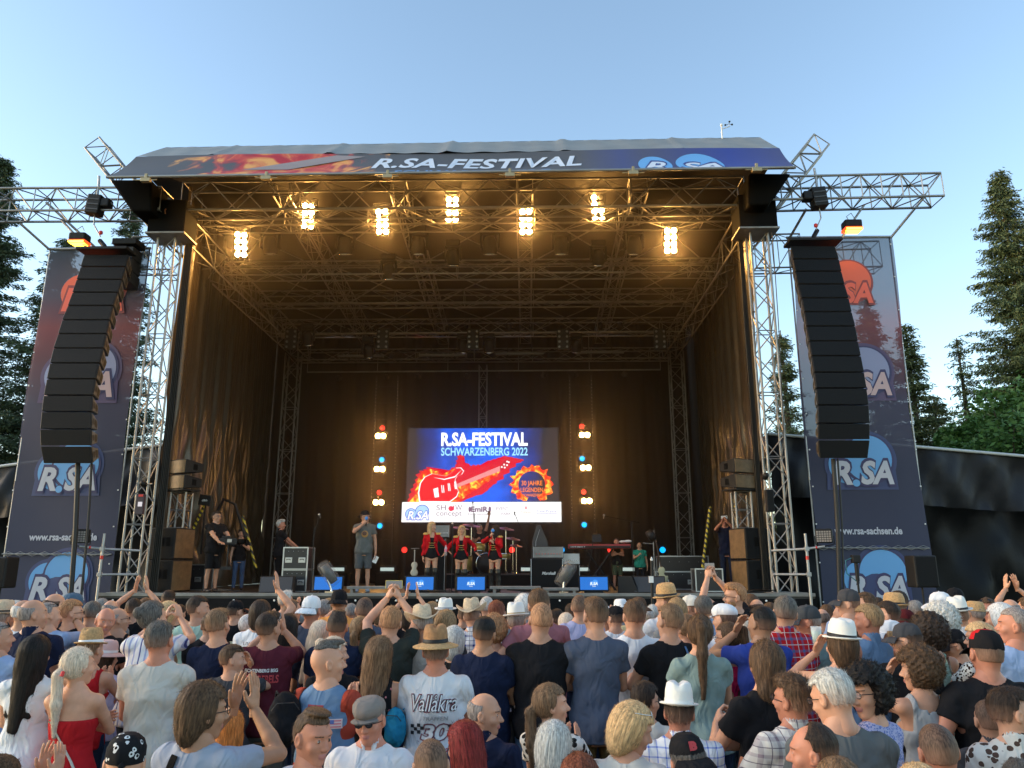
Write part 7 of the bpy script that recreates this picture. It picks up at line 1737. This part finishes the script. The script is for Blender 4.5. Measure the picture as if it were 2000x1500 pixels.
# lamp wrapped in clear foil
foil = pm('clear foil', (.4, .4, .4), .12, alpha=.16)
def wrapped(label, x, s):
    t = thing('wrapped_spotlight', label, 'stage light', on(x, 1158, 17.25), 0, 'foil wrapped spotlights'); R_ = RY(rad(-32*s)) @ RX(rad(20))
    mb = MB(); mb.lathe([(0, -.28), (.14, -.28), (.16, -.1), (.16, .18), (.12, .28), (0, .28)], 14, R_, (0, 0, .42)); mb.build('foil_wrap', foil, t)
    mb = MB(); mb.lathe([(0, -.22), (.09, -.22), (.11, .0), (.1, .2), (0, .2)], 12, R_, (0, 0, .42)); mb.build('lamp_body', pm('dark lamp body', (.1, .1, .1), .4), t)
    mb = MB(); mb.path([(-.05, 0, .35), (.05*s, 0, .15), (.1*s, 0, 0)], .025); mb.box((.06*s, 0, .02), (.2, .2, .04)); mb.build('stand', chrome, t)
wrapped('spotlight wrapped in clear foil in front of the left floor panel', 640, 1); wrapped('spotlight wrapped in clear foil in front of the amplifier cabinet', 1106, -1)
# microphone stands
def mic_stand(label, base, h, boom=None, base_r=.14):
    t = thing('microphone_stand', label, 'microphone stand', base, 0, 'microphone stands')
    mb = MB(); mb.tube((0, 0, 0), (0, 0, h), .011); mb.lathe([(0, 0), (base_r, 0), (base_r, .015), (0, .03)], 16); mb.build('stand', blk, t)
    e = Vector((0, 0, h))
    if boom: mb = MB(); a, b_ = Vector(boom[0]), Vector(boom[1]); mb.tube(e+a, e+b_, .009); mb.build('boom', blk, t); e = e+b_
    mb = MB(); mb.lathe([(.011, -.1), (.014, 0), (.024, .02), (.026, .04), (.018, .06), (0, .065)], 10, RX(rad(60)), e); mb.build('microphone', steel, t); return t
mic_stand('tall microphone stand beside the flight cases at left', on(607, 1152, 17.7), 1.45, ((-.02, 0, -.3), (.1, 0, .25))); mic_stand('straight microphone stand between the two left dancers', on(882, 1152, 17.8), 1.5)
mic_stand('boom microphone stand reaching left above the keyboard', on(1238, 1152, 18.6), 1.62, ((.18, 0, -.04), (-.65, 0, .12)))
mic_stand('thin boom stand leaning over the drum kit from the right', on(1012, 1152, 22.8), 1.6, ((.3, 0, -.5), (-.1, 0, .5)))
mic_stand('thin boom stand leaning over the drum kit from the left', on(925, 1140, 22.8), 2.1, ((0, 0, -.4), (-.05, 0, .3)))
# small stage folk
jeans_m = cloth(rgb['djeans'], 'denim'); blackc = cloth(rgb['black']); shoe_m = pm('dark shoe leather', (.03, .02, .018), .5)
def stager(label, x, yfeet, ytop, Y, **k):
    b_ = on(x, yfeet, Y); H = P(x, ytop, Y).z-STZ-k.pop('lift', 0); k.setdefault('shoe', shoe_m); return person(label, b_, H, fine=True, **k)
r, J, M4 = stager('camera operator in black with shorts carrying a shoulder rig', 411, 1157, 999, 17.9, yaw=rad(-125), head_yaw=10, sex='m', hk='short', hc='dark', tmat=blackc, bottom='shorts', bmat=blackc, arms=('rail', 'rail'), fat=.25, sl=.6, seed=301, gl=('face', ''))
# his camera rig
cp = P(447, 1058, 17.6); t = thing('film_camera', 'black film camera on the operator\'s body rig at left', 'camera', cp)
mb = MB(); mb.box((0, 0, 0), (.42, .16, .15)); mb.box((-.05, 0, .1), (.2, .1, .06)); mb.build('camera_body', blk, t, .015)
mb = MB(); mb.lathe([(0, 0), (.06, 0), (.065, .16), (.05, .17)], 14, RY(rad(90)), (.2, 0, 0)); mb.build('lens', blkm, t)
mb = MB(); mb.box((.05, -.09, .02), (.1, .02, .07)); mb.build('monitor', deadlamp, t); mb = MB(); mb.tube((0, 0, -.08), (0, 0, -.55), .02); mb.box((0, 0, -.58), (.24, .1, .07)); mb.tube((-.15, .1, .0), (-.35, .2, .1), .02); mb.build('rig_arm', blk, t)
stager('technician in blue jeans standing in the dark behind the camera rig', 463, 1150, 1035, 19.8, yaw=rad(200), hk='short', hc='dark', tmat=blackc, bmat=cloth(rgb['jeans'], 'denim'), arms=('cup', 'down'), seed=302)
stager('crouching grey haired technician in black polo leaning on the flight case', 541, 1156, 1016, 18.9, lift=.0, yaw=rad(-60), head_yaw=-20, hk='spiky', hc='lgrey', top='polo', collar=True, tmat=blackc, bmat=blackc, arms=('rail', 'rail'), seed=303, tone='r', gl=('head', 'd'))
r, J, M4 = stager('announcer in grey printed tee, shorts and cap speaking into a microphone', 707, 1156, 999, 17.9, yaw=rad(195), head_yaw=50, hk='short', hc='brown', tmat=cloth((.13, .135, .13)), bottom='shorts', bmat=cloth((.09, .095, .1)), arms=('down', 'mic'), seed=304, hat_='capback', hcols=(capm['black'],)*2, gl=('face', ''), shoe=pm('blue grey trainers', (.25, .35, .45), .6), fat=.08)
kids = {c.name.split('.')[0]: c for c in r.children}; bv = bvh_of(kids['shirt']); fn = wrapfn(bv, 1, .006)
mb = MB(); pts = [(.075*math.cos(a), 1.25+.075*math.sin(a)) for a in [i*2*math.pi/20 for i in range(20)]]; mb.add([fn(0, 1.25)]+[fn(*q) for q in pts], [(0, 1+i, 1+(i+1) % 20) for i in range(20)]); mb.build('round_print', pm('mustard ink', (.4, .2, .05), .6), kids['shirt'])
mb = MB(); fn = wrapfn(bv, 1, .011); pts = [(.05*math.cos(a)+.01, 1.26+.045*math.sin(a)) for a in [i*2*math.pi/14 for i in range(14)]]; mb.add([fn(0, 1.26)]+[fn(*q) for q in pts], [(0, 1+i, 1+(i+1) % 14) for i in range(14)]); mb.build('print_centre', pm('dark print ink', (.12, .05, .03), .6), kids['shirt'])
def hmic(label, root, J, i):
    s, S, E, Wp, fd, pn, hk = J[i]; p = toworld(root, Wp+fd.normalized()*.09+pn.normalized()*.03); t = thing('hand_microphone', label, 'microphone', p, root.rotation_euler[2])
    mb = MB(); mb.lathe([(.014, -.12), (.02, .03), (0, .035)], 10, RX(rad(-20))); mb.build('grip', blk, t); mb = MB(); mb.lathe([(.0, .02), (.036, .045), (.038, .07), (.022, .1), (0, .105)], 12, RX(rad(-20))); mb.build('foam_head', pm('light blue foam', (.08, .3, .75), .8), t)
hmic('microphone with light blue foam held by the announcer', r, J, 1)
p = toworld(r, J[0][3]+Vector((0, .03, -.16))); t = tag(MB().box((0, 0, 0), (.1, .006, .16), RY(rad(25))).build('cue_card', whitep, None, 0, p), 'white cue card hanging from the announcer\'s hand', 'card')
# three dancers in red tailcoats
red_c = cloth((.5, .008, .015)); gold = pm('gold braid', (.6, .42, .12), .4, .5, bump=.4, bscale=200)
def dancer(label, x, ytop, hc, yaw, hy, arms, seed, hx, sd=0):
    r, J, M4 = stager(label, x, 1156, ytop, 18.0, yaw=rad(yaw), head_yaw=hy, sex='f', hk=hx, hc=hc, top='tight', sl=0, tmat=blackc, bottom='briefs', bmat=blackc, arms=arms, seed=seed, shoe=pm('black boots', (.012, .012, .012), .35), hem=.86, tone='p')
    o = link('boots', None, r) if False else None
    mk('boots', legs('boots', 'f'), [pm('black boots', (.012, .012, .012), .35)], r)
    sp, sh, _ = build_body('f', arms, .03, 1.93, 'jacket', .9, True, seed)
    V, Q, _m = sh[0]; Cc = V[Q].mean(1); keep = ~((Cc[:, 1] > .0) & (np.abs(Cc[:, 0]) < .045+np.clip(1.18-Cc[:, 2], 0, .3)*.45+np.clip(Cc[:, 2]-1.25, 0, .3)*.1))
    mk('tailcoat', [(V, Q[keep], 0)], [red_c], r)
    f = Field((-.2, -.2, .62), (.2, .0, 1.0), .014); f.ell((-.07, -.13, .8), (.07, .012, .18), .01); f.ell((.07, -.13, .8), (.07, .012, .18), .01); V, Q = f.mesh(); mk('coat_tails', [(V, Q, 0)], [red_c], r)
    for s, S, E, Wp, *_q in J:
        mb = MB(); mb.lathe([(0, .035), (.05, .03), (.078, .005), (.082, -.02)], 14, None, S+Vector((0, 0, .05))); mb.build('epaulette', gold, r)
        d = (Wp-E).normalized(); mb = MB(); mb.tube(Wp-d*.07, Wp-d*.005, .036, 12, .04); mb.build('cuff', blackc, r)
    bv = bvh_of([c for c in r.children if c.name.startswith('tailcoat')][0]); mb = MB()
    bv2 = bvh_of([c for c in r.children if c.name.startswith('top')][0]); fn = wrapfn(bv2, 1, .012)
    for k in range(3):
        z = 1.21-.055*k
        mb.path([fn(-.075, z+.008), fn(-.04, z-.004), fn(0, z), fn(.04, z-.004), fn(.075, z+.008)], .008, 5)
        for s in (-1, 1): mb.lathe([(0, -.005), (.014, 0), (0, .008)], 8, RX(rad(-90)), fn(s*.07, z+.006))
    mb.build('braid', gold, r); return r, J, M4
r1, J1, _ = dancer('dancer with long blonde hair in red tailcoat, leftmost of the three', 841, 1019, 'blond', 190, 50, ('side', 'down'), 311, 'longside')
r2, J2, _ = dancer('smiling pink blonde dancer in red tailcoat, middle of the three', 900, 1026, 'blond', 180, 0, ('side', 'side'), 312, 'longside')
r3, J3, _ = dancer('dark haired dancer in red tailcoat speaking into a microphone, rightmost', 966, 1026, 'dark', 160, -65, ('cup', 'mic'), 313, 'longside')
hmic('microphone with light blue foam held by the dark haired dancer', r3, J3, 1)
p = toworld(r2, J2[1][3]+Vector((0, .05, .06))); t = thing('water_bottle', 'small clear bottle with pink label held by the middle dancer', 'bottle', p); mb = MB(); mb.lathe([(0, -.11), (.032, -.11), (.033, .05), (.012, .1), (.012, .12), (0, .12)], 12); mb.build('bottle', pm('clear bottle', (.8, .8, .85), .1, alpha=.4), t); mb = MB(); mb.lathe([(.0335, -.03), (.0335, .03)], 12); mb.build('label', pm('pink label', (.7, .2, .3), .5), t)
# drummer and drums
dr = on(940, 1140, 22.6)
t = thing('drum_riser', 'low black drum riser behind the dancers', 'riser', dr+Vector((.3, .3, 0))); mb = MB(); mb.box((0, 0, .35), (2.9, 2.2, .04)); mb.build('deck', blk, t, .01); mb = MB(); mb.box((0, 0, .165), (2.86, 2.16, .33)); mb.build('skirt', skirt_m, t)
r, J, M4 = person('seated grey haired drummer in black raising one fist', P(936, 1100, 23.3)*1+Vector((0, 0, -.9)), 1.78, yaw=rad(185), head_yaw=0, hk='buzz', hc='grey', tmat=blackc, bmat=blackc, arms=('fist', 'cup'), seed=320, tone='r', sl=.3); r.location.z = STZ+.05
hz = P(934, 1024, 23.3).z; r.location.z = hz-1.78
t = thing('drum_kit', 'gold and chrome drum kit on the riser behind the dancers', 'drum kit', (dr.x+.15, 22.5, STZ+.37)); gs = pm('gold drum shell', (.45, .3, .08), .3, .4); sk_ = pm('drum head', (.6, .6, .58), .5)
for nm_, c, rr_, hh, ax in (('bass_drum', (0, 0, .3), .29, .4, RX(rad(90))), ('floor_tom', (-.62, .05, .3), .21, .42, RX(0)), ('rack_tom', (-.2, .05, .72), .16, .24, RX(rad(-20))), ('rack_tom', (.2, .05, .72), .16, .24, RX(rad(-20))), ('snare_drum', (.5, .15, .5), .18, .14, RX(0))):
    mb = MB(); mb.lathe([(0, -hh/2), (rr_, -hh/2), (rr_, hh/2), (0, hh/2)], 24, ax, c); o = mb.build(nm_, gs if nm_ != 'bass_drum' else blk, t)
    mb = MB()
    for e in (-1, 1): mb.lathe([(rr_+.002, e*hh/2-.02), (rr_+.012, e*hh/2), (rr_-.01, e*hh/2+.005*e)], 24, ax, c)
    mb.build('hoop', chrome, o)
brass = pm('rosy bronze cymbal', (.45, .16, .12), .3, .7)
for x, y, z, rr_ in ((-.75, .0, 1.3, .24), (-.45, .1, 1.38, .26), (.55, .0, 1.28, .25), (.75, .15, 1.0, .22), (.85, .1, .8, .18)):
    mb = MB(); mb.lathe([(rr_, -.02), (rr_*.3, .01), (.04, .03), (0, .035)], 24, RX(rad(10)) @ RY(rad(8)), (x, y, z)); c = mb.build('cymbal', brass, t)
    mb = MB(); mb.tube((x, y, -.3), (x, y, z), .012)
    for k in range(3): a = k*2.1+.5; mb.tube((x, y, .1), (x+.28*math.cos(a), y+.28*math.sin(a), -.32), .01)
    mb.build('cymbal_stand', chrome, c)
# amplifiers
def amp(label, x, y, Y, w, h, d, cover=grille, txt=None, z=0, panel=None):
    b_ = on(x, y, Y)+Vector((0, 0, z)); t = thing('amplifier', label, 'amplifier', b_); mb = MB(); mb.box((0, 0, h/2), (w, d, h)); mb.build('cabinet', blk, t, .012)
    mb = MB(); mb.box((0, -d/2-.004, h/2), (w*.93, .01, h*.92)); mb.build('front', cover, t)
    mb = MB(); 
    for i in (-1, 1): mb.box((i*w*.475, -d/2-.008, h/2), (.012, .012, h*.96))
    mb.build('trim', whitep if txt else steel, t)
    if txt: mb = MB(); text_into(mb, txt, lambda u, v: Vector((u, -d/2-.012, v)), -w*.15, h*.5, w*.42, .07, .02, .3); mb.build('script', whitep, t)
    if panel:
        mb = MB()
        for k in range(9): mb.lathe([(0, 0), (.012, 0), (.01, .015), (0, .017)], 8, RX(rad(90)), (-w*.38+w*.095*k, -d/2-.008, h*.35))
        mb.build('knobs', panel, t)
    return t
amp('black guitar cabinet with white script lettering right of the dancers', 1068, 1152, 18.9, .78, .76, .4, txt='Marshall')
amp('guitar amplifier head with grey and red knobs on the lettered cabinet', 1071, 1152, 18.9, .74, .27, .3, alud, z=.765, panel=redp)
amp('tall narrow black speaker column behind the leftmost dancer', 853, 1152, 19.2, .42, 1.25, .4); amp('small grey amplifier head on the narrow speaker column', 862, 1152, 19.2, .36, .3, .3, alud, z=1.26, panel=whitep)
amp('slim silver fronted amplifier right of the lettered cabinet', 1112, 1152, 19.1, .5, .26, .4, steel, z=.62, panel=whitep); amp('black speaker cabinet carrying the silver fronted amplifier', 1112, 1152, 19.1, .5, .61, .4)
# fabric covered cymbal case behind
t = thing('upright_gig_bag', 'dark grey pointed gig bag standing behind the amplifier', 'gig bag', on(1055, 1150, 20.2)); mb = MB(); mb.prism([(-.25, 0), (.28, 0), (.27, .8), (.2, 1.2), (.02, 1.62), (-.08, 1.6), (-.2, 1.2)], -.08, .1); mb.build('bag', pm('grey nylon', (.06, .06, .06), .7, bump=.3), t, .03); mb = MB(); mb.path([(-.15, -.1, .2), (-.1, -.1, 1.2), (0, -.1, 1.5)], .008); mb.build('zip', steel, t)
# low strobes at the back
for x, lb in ((660, 'left of the announcer'), (757, 'right of the announcer'), (1031, 'behind the rightmost dancer'), (1137, 'behind the keyboard'), (1225, 'between the two roadies')):
    b_ = on(x, 1130, 24.5); t = thing('strobe_light', 'long pale strobe lamp on a black box, '+lb, 'stage light', b_, 0, 'strobe lamps at the rear'); mb = MB(); mb.box((0, 0, .5), (.48, .25, .22)); mb.build('housing', blk, t, .02)
    mb = MB(); mb.box((0, -.13, .5), (.42, .01, .1)); mb.build('tube', pm('strobe glass', (.4, .45, .43), .25, emit=(.5, .6, .55), estr=.25), t); mb = MB(); mb.box((0, 0, .19), (.7, .4, .38)); mb.build('plinth', blkm, t, .02)
for x, c, lb in ((790, 'R', 'red, left of the violin'), (1000, 'R', 'red, behind the rightmost dancer'), (1097, 'B', 'blue, beside the amplifiers'), (1192, 'R', 'small red, below the keyboard'), (1294, 'B', 'blue, beside the guitar stand')):
    p_ = P(x, 1074, 24.3); cc = (1, .03, .02) if c == 'R' else (0, .35, 1.); t = thing('floor_par', 'glowing round lamp low at the rear, '+lb, 'stage light', (p_.x, p_.y, STZ), 0, 'glowing floor lamps')
    z = p_.z-STZ; mb = MB(); mb.lathe([(0, .16), (.09, .12), (.1, 0)], 14, RX(rad(-90)), (0, .0, z)); mb.build('can', blk, t); mb = MB(); mb.lathe([(0, 0), (.075, 0), (.09, .02)], 16, RX(rad(90)), (0, 0, z), ); mb.build('lens', pm('floor lens '+c, tuple(.2*v for v in cc), .5, emit=cc, estr=.6), t); mb = MB(); mb.tube((0, .1, 0), (0, .1, z), .02); mb.build('stand', blk, t)
# violin on stand
b_ = on(808, 1150, 18.4); t = thing('violin_stand', 'pale violin hanging on a slim stand beside the blonde dancer', 'violin', b_); vm = pm('pale wood violin', (.6, .56, .45), .35)
f = Field((-.13, -.05, .32), (.13, .05, .75), .008); f.ell((0, 0, .43), (.09, .025, .09), .02); f.ell((0, 0, .6), (.075, .025, .08), .02); f.ell((0, 0, .52), (.05, .025, .06), .02); V, Q = f.mesh(); mk('violin_body', [(V, Q, 0)], [vm], t)
mb = MB(); mb.box((0, -.02, .78), (.02, .02, .26)); mb.lathe([(0, -.03), (.02, 0), (0, .03)], 8, None, (0, -.02, .93)); mb.build('neck', vm, t); mb = MB(); mb.tube((0, .05, 0), (0, .05, .95), .012); mb.tube((-.1, .05, .98), (.1, .03, .98), .012); mb.lathe([(0, 0), (.13, 0), (.12, .02), (0, .02)], 12, None, (0, .05, 0)); mb.build('stand', alud, t)
# keyboard
a, b_ = P(1110, 1068, 19.6), P(1230, 1066, 19.6); t = thing('keyboard', 'long red stage keyboard on a crossed stand', 'keyboard', ((a.x+b_.x)/2, 19.6, a.z-.03)); w = b_.x-a.x; kr = pm('dark red keyboard', (.3, .012, .02), .35)
mb = MB(); mb.box((0, 0, .04), (w, .35, .11)); mb.build('body', kr, t, .01); mb = MB(); mb.box((0, -.178, .02), (w*.98, .006, .05)); mb.build('rear_panel', blk, t); mb = MB(); text_into(mb, 'nord stage 2', lambda u, v: Vector((u, -.184, v)), -w*.47, .005, .36, .035, .02); mb.build('lettering', whitep, t)
mb = MB(); h = a.z-.03-STZ
for s in (-1, 1): mb.tube((-.4*s, 0, -h), (.35*s, 0, -.02), .016); mb.tube((-.4*s, .25, -h), (.35*s, .25, -.02), .016)
mb.build('crossed_stand', blk, t)
t = thing('music_stand', 'tablet holder on a leaning stand above the keyboard', 'music stand', on(1150, 1140, 19.3)); hh = P(1170, 1050, 19.3).z-STZ; mb = MB(); mb.tube((-.1, 0, 0), (.15, 0, hh), .012); mb.build('stand', blk, t); mb = MB(); mb.box((.22, -.02, hh-.02), (.24, .02, .2), RX(rad(-15))); mb.build('tray', blk, t, .01)
t = thing('white_towel', 'crumpled white towel lying on the right end of the keyboard', 'towel', P(1221, 1058, 19.6)); f = Field((-.2, -.14, -.06), (.2, .14, .1), .01); f.ell((-.05, 0, 0), (.1, .08, .03), .03); f.ell((.08, 0, .01), (.08, .06, .035), .03); f.F += (.008*np.sin(f.ax[0]*50)[:, None, None]*np.sin(f.ax[1]*45)[None, :, None]*np.ones_like(f.ax[2])[None, None, :]).astype(np.float32); V, Q = f.mesh(); mk('cloth', [(V, Q, 0)], [whitep], t)
# roadies
stager('roadie in black top with folded arms and camouflage shorts', 1207, 1152, 1052, 19.9, yaw=rad(185), hk='buzz', hc='dark', tmat=blackc, bottom='shorts', bmat=cloth((.06, .075, .04), 'leopard', (.12, .12, .07)), arms=CR, seed=330, tone='r', sl=.0, top='tank')
stager('roadie in green tee and face shield behind the wedge speakers', 1252, 1152, 1060, 19.5, yaw=rad(180), hk='bald', hc='grey', tmat=cloth((.02, .2, .14)), bmat=blackc, arms=('down', 'cup'), seed=331, tone='t', fat=.2)
t = thing('boom_arm_stand', 'percussion stand with round pad beside the green shirt roadie', 'stand', on(1280, 1150, 19.0)); mb = MB(); mb.tube((0, 0, 0), (0, 0, 1.15), .014); mb.tube((0, 0, 1.1), (-.25, 0, 1.12), .012); mb.tube((0, 0, .6), (.15, 0, 0), .01); mb.tube((0, 0, .6), (-.15, 0, 0), .01); mb.build('stand', alud, t); mb = MB(); mb.lathe([(0, -.1), (.13, -.08), (.14, .06), (0, .1)], 14, RY(rad(60)), (-.05, 0, 1.3)); mb.build('pad', blk, t)
# guitar on a stand
b_ = on(1293, 1150, 19.4); t = thing('electric_guitar', 'slim pale guitar leaning upright on a stand at right', 'guitar', b_); gm = pm('pale yellow guitar', (.5, .48, .3), .3); mb = MB(); mb.tube((.02, 0, .45), (-.12, .05, 1.35), .02); mb.box((-.13, .05, 1.4), (.05, .02, .12)); mb.build('neck', pm('dark fretboard', (.05, .03, .02), .5), t)
f = Field((-.2, -.06, .15), (.22, .06, .65), .01); f.ell((.04, 0, .3), (.13, .025, .11), .03); f.ell((.01, 0, .47), (.09, .025, .1), .03); f.ell((.12, 0, .4), (.05, .04, .05), .02, 'd'); V, Q = f.mesh(); mk('guitar_body', [(V, Q, 0)], [gm], t); mb = MB(); mb.tube((0, .06, 0), (0, .06, .8), .01); mb.tube((0, .06, .2), (.15, -.08, 0), .01); mb.tube((0, .06, .2), (-.15, -.08, 0), .01); mb.build('stand', blk, t)
# photographer beside the right stack
r, J, M4 = stager('photographer in dark shirt holding up a white phone at right', 1424, 1152, 1009, 20.2, yaw=rad(165), hk='quiff', hc='brown', tmat=cloth(rgb['navy']), bmat=jeans_m, arms=PH, seed=333, gl=('face', 'd'), tone='r'); phone('white phone held up by the photographer at right', r, J, (.7, .7, .7))
# hazard striped poles
hz_m = pm('hazard stripes', (.02, .02, .02), .5); n, l, b = nodes_of(hz_m); tc = n.new('ShaderNodeTexCoord'); sx = n.new('ShaderNodeSeparateXYZ'); l.new(tc.outputs['Object'], sx.inputs[0]); l.new(mixn(n, l, mathn(n, l, 'LESS_THAN', mathn(n, l, 'FRACT', mathn(n, l, 'MULTIPLY', mathn(n, l, 'ADD', sx.outputs[2], sx.outputs[0]), 7.)), .5), (.02, .02, .02), (.65, .5, .03)), b.inputs['Base Color'])
for a, b_, Y, lb in (((1387, 990), (1372, 1110), 19.3, 'black and yellow striped pole left of the photographer'), ((400, 985), (372, 1045), 19.2, 'black and yellow striped strut behind the left subwoofers'), ((474, 1008), (500, 1110), 20.0, 'black and yellow striped strut right of the camera operator'), ((1434, 975), (1440, 1020), 19.3, 'short black and yellow striped strut above the photographer')):
    mb = MB(); mb.tube(P(*a, Y), P(*b_, Y), .035, 8); tag(mb.build('striped_pole', hz_m), lb, 'pole')
t = thing('tent_frame', 'dark arched pipe frame behind the camera operator', 'frame', (0, 19.6, 0)); mb = MB(); mb.path([P(420, 1060, 19.6)-Vector((0, 19.6, 0)), P(424, 1000, 19.6)-Vector((0, 19.6, 0)), P(437, 975, 19.6)-Vector((0, 19.6, 0)), P(460, 985, 19.6)-Vector((0, 19.6, 0)), P(480, 1050, 19.6)-Vector((0, 19.6, 0))], .04); mb.build('pipe', blk, t)
t = thing('sign_monitor', 'small dark monitor on a stand behind the left subwoofers', 'monitor', P(401, 977, 19.0)); mb = MB(); mb.box((0, 0, 0), (.3, .06, .26), RY(rad(8))); mb.build('casing', blk, t, .01); mb = MB(); mb.box((0, .05, -.7), (.04, .04, 1.2)); mb.build('post', blk, t); mb = MB(); text_into(mb, 'd&b', lambda u, v: Vector((u, -.036, v)), -.07, -.03, .14, .05, .02); mb.build('lettering', whitep, t)
# dark truss leg clutter: phase meter box on the left tower, loudspeaker beside right tower
t = thing('control_box', 'narrow dark box with red top and white display on the left tower', 'control box', P(274, 985, 17.1)); mb = MB(); mb.box((0, 0, 0), (.18, .1, .45)); mb.build('casing', pm('dark violet casing', (.05, .03, .04), .5), t, .01); mb = MB(); mb.box((.02, -.055, .0), (.09, .01, .1)); mb.build('display', em('pale display', (.8, .75, .8), .8), t); mb = MB(); mb.box((.02, -.055, .19), (.1, .01, .05)); mb.build('red_label', redp, t)
t = thing('column_speaker', 'slim black column speaker fixed to the right tower', 'speaker', P(1503, 978, 17.15)); mb = MB(); mb.box((0, 0, 0), (.16, .16, .48)); mb.build('cabinet', blk, t, .02); mb = MB(); mb.box((0, -.083, 0), (.13, .006, .44)); mb.build('grille', grille, t)
for X_, lb, pxx in ((None, 'small black clamp lamp on the left tower', (280, 945)), (None, 'small black clamp lamp on the right tower', (1495, 930))):
    t = thing('clamp_lamp', lb, 'lamp', P(*pxx, 17.1)); mb = MB(); mb.lathe([(0, .09), (.06, .07), (.07, -.05), (.05, -.09), (0, -.09)], 12, RX(rad(70))); mb.build('can', blk, t); mb = MB(); mb.tube((0, .05, 0), (.1, .2, .02), .015); mb.build('clamp', steel, t)

# ------------------------------------------------------------------ scaffold corners with flood lights
def scaffold(label, lab2, x, s, xt, face):
    Y = 16.9; a = P(x, 1160, Y); t = thing('scaffold_frame', label, 'scaffold', (a.x, Y, 0)); zt = P(x, 1042, Y).z; z1 = P(x, 1072, Y).z; z2 = P(x, 1122, Y).z
    mb = MB(); mb.tube((0, 0, 0), (0, 0, zt), .03, 8); mb.build('upright', steel, t); e = (P(xt, 1070, Y).x-a.x)
    mb = MB(); mb.tube((.62*-s*-1 if False else s*.62, .4, z1-.03), (0, 0, z1), .026, 8); mb.tube((s*.62, .4, z2), (0, 0, z2), .026, 8); mb.tube((0, 0, z1), (e, -.1, z1+.05), .026, 8); mb.build('cross_pipe', steel, t)
    mb = MB(); mb.tube((0, 0, zt-.55), (0, 0, zt-.47), .034, 8); mb.tube((e*.5, -.05, z1+.025), (e*.58, -.058, z1+.03), .03, 8); mb.build('red_tape', redp, t)
    mb = MB()
    for z in (z1, z2): mb.box((0, 0, z), (.09, .09, .09))
    mb.build('coupler', steel, t, .01)
    p = Vector((a.x+e, Y-.1, z1+.05)); f = thing('flood_light', lab2, 'flood light', p, 0, 'square flood lights on the scaffold arms'); f.rotation_euler = (0, 0, rad(face))
    mb = MB(); mb.box((0, .05, .22), (.34, .2, .3)); mb.build('housing', blk, f, .03); g = MB()
    for i in range(6):
        for j in range(5): g.box((-.125+i*.05, -.056, .11+j*.048), (.04, .012, .036))
    g.build('lens_grid', pm('pale lens grid', (.22, .2, .2), .25), f); mb = MB(); mb.path([(-.19, .05, .22), (-.19, .05, .05), (0, .05, .0), (.19, .05, .05), (.19, .05, .22)], .012); mb.build('bracket', blk, f)
scaffold('grey scaffold corner with red tape left of the stage', 'black square flood light on the left scaffold arm', 190, 1, 160, 20)
scaffold('grey scaffold corner with red tape right of the stage', 'black square flood light on the right scaffold arm', 1583, -1, 1608, -25)
for x, y, lb, s in ((2, 1118, 'black speaker on a pole cut by the left edge', 1), (1800, 1116, 'black speaker on a pole in front of the black tent', 1)):
    p = P(x, y, 15.5); t = thing('pole_speaker', lb, 'speaker', (p.x, 15.5, ground_z(15.5)), 0, 'speakers on poles'); z = p.z-ground_z(15.5); mb = MB(); mb.box((0, 0, z), (.44, .4, .6)); mb.build('cabinet', blk, t, .03); mb = MB(); mb.box((0, -.203, z), (.38, .006, .54)); mb.build('grille', grille, t)
    mb = MB(); mb.tube((0, .05, 0), (0, .05, z-.3), .02); mb.build('pole', blk, t); mb = MB()
    for k in range(3): a = k*2.1; mb.tube((0, .05, .5), (.4*math.cos(a), .05+.4*math.sin(a), 0), .012)
    mb.build('tripod', blk, t)
t = thing('small_camera_pole', 'small black camera on a thin pole in front of the right banner', 'camera', (P(1677, 1150, 15.8).x, 15.8, ground_z(15.8))); z = P(1677, 1100, 15.8).z-ground_z(15.8); mb = MB(); mb.tube((0, 0, 0), (0, 0, z), .022); mb.tube((0, 0, z-.35), (0, 0, z), .04); mb.build('pole', blk, t); mb = MB(); mb.box((0, 0, z+.08), (.16, .14, .16)); mb.build('camera_head', blk, t, .02); mb = MB(); mb.path([(-.08, 0, z+.1), (-.2, 0, z+.05), (-.2, 0, z-.2), (-.02, 0, z-.35)], .01); mb.build('cable', pm('teal cable', (.02, .15, .2), .5), t)
t = thing('crowd_microphone', 'black stand with pale clamp rising from the crowd right of centre', 'microphone stand', (P(1270, 1150, 15.2).x, 15.2, ground_z(15.2))); z = P(1272, 1095, 15.2).z-ground_z(15.2); mb = MB(); mb.tube((0, 0, 0), (.05, 0, z), .03); mb.build('stand', blk, t); mb = MB(); mb.box((.02, -.03, z-.35), (.08, .07, .12)); mb.lathe([(0, -.05), (.03, 0), (0, .06)], 8, None, (.05, 0, z+.02)); mb.build('clamp', whitep, t)
# cables lying on the stage edge
for i, (x, lb) in enumerate(((440, 'loose black cable on the stage edge below the camera operator'), (860, 'loose black cable on the stage edge below the dancers'), (1020, 'tangled black cable on the low grey step'), (1490, 'loose cables on the stage edge by the right tower'))):
    rr = random.Random(i); b_ = on(x, 1158, 17.15); mb = MB(); pts = [b_+Vector((rr.uniform(-.4, .4), rr.uniform(-.06, .1), .03+rr.uniform(0, .06))) for _ in range(7)]; mb.path(pts, .012, 5); tag(mb.build('loose_cable', rubber), lb, 'cable')
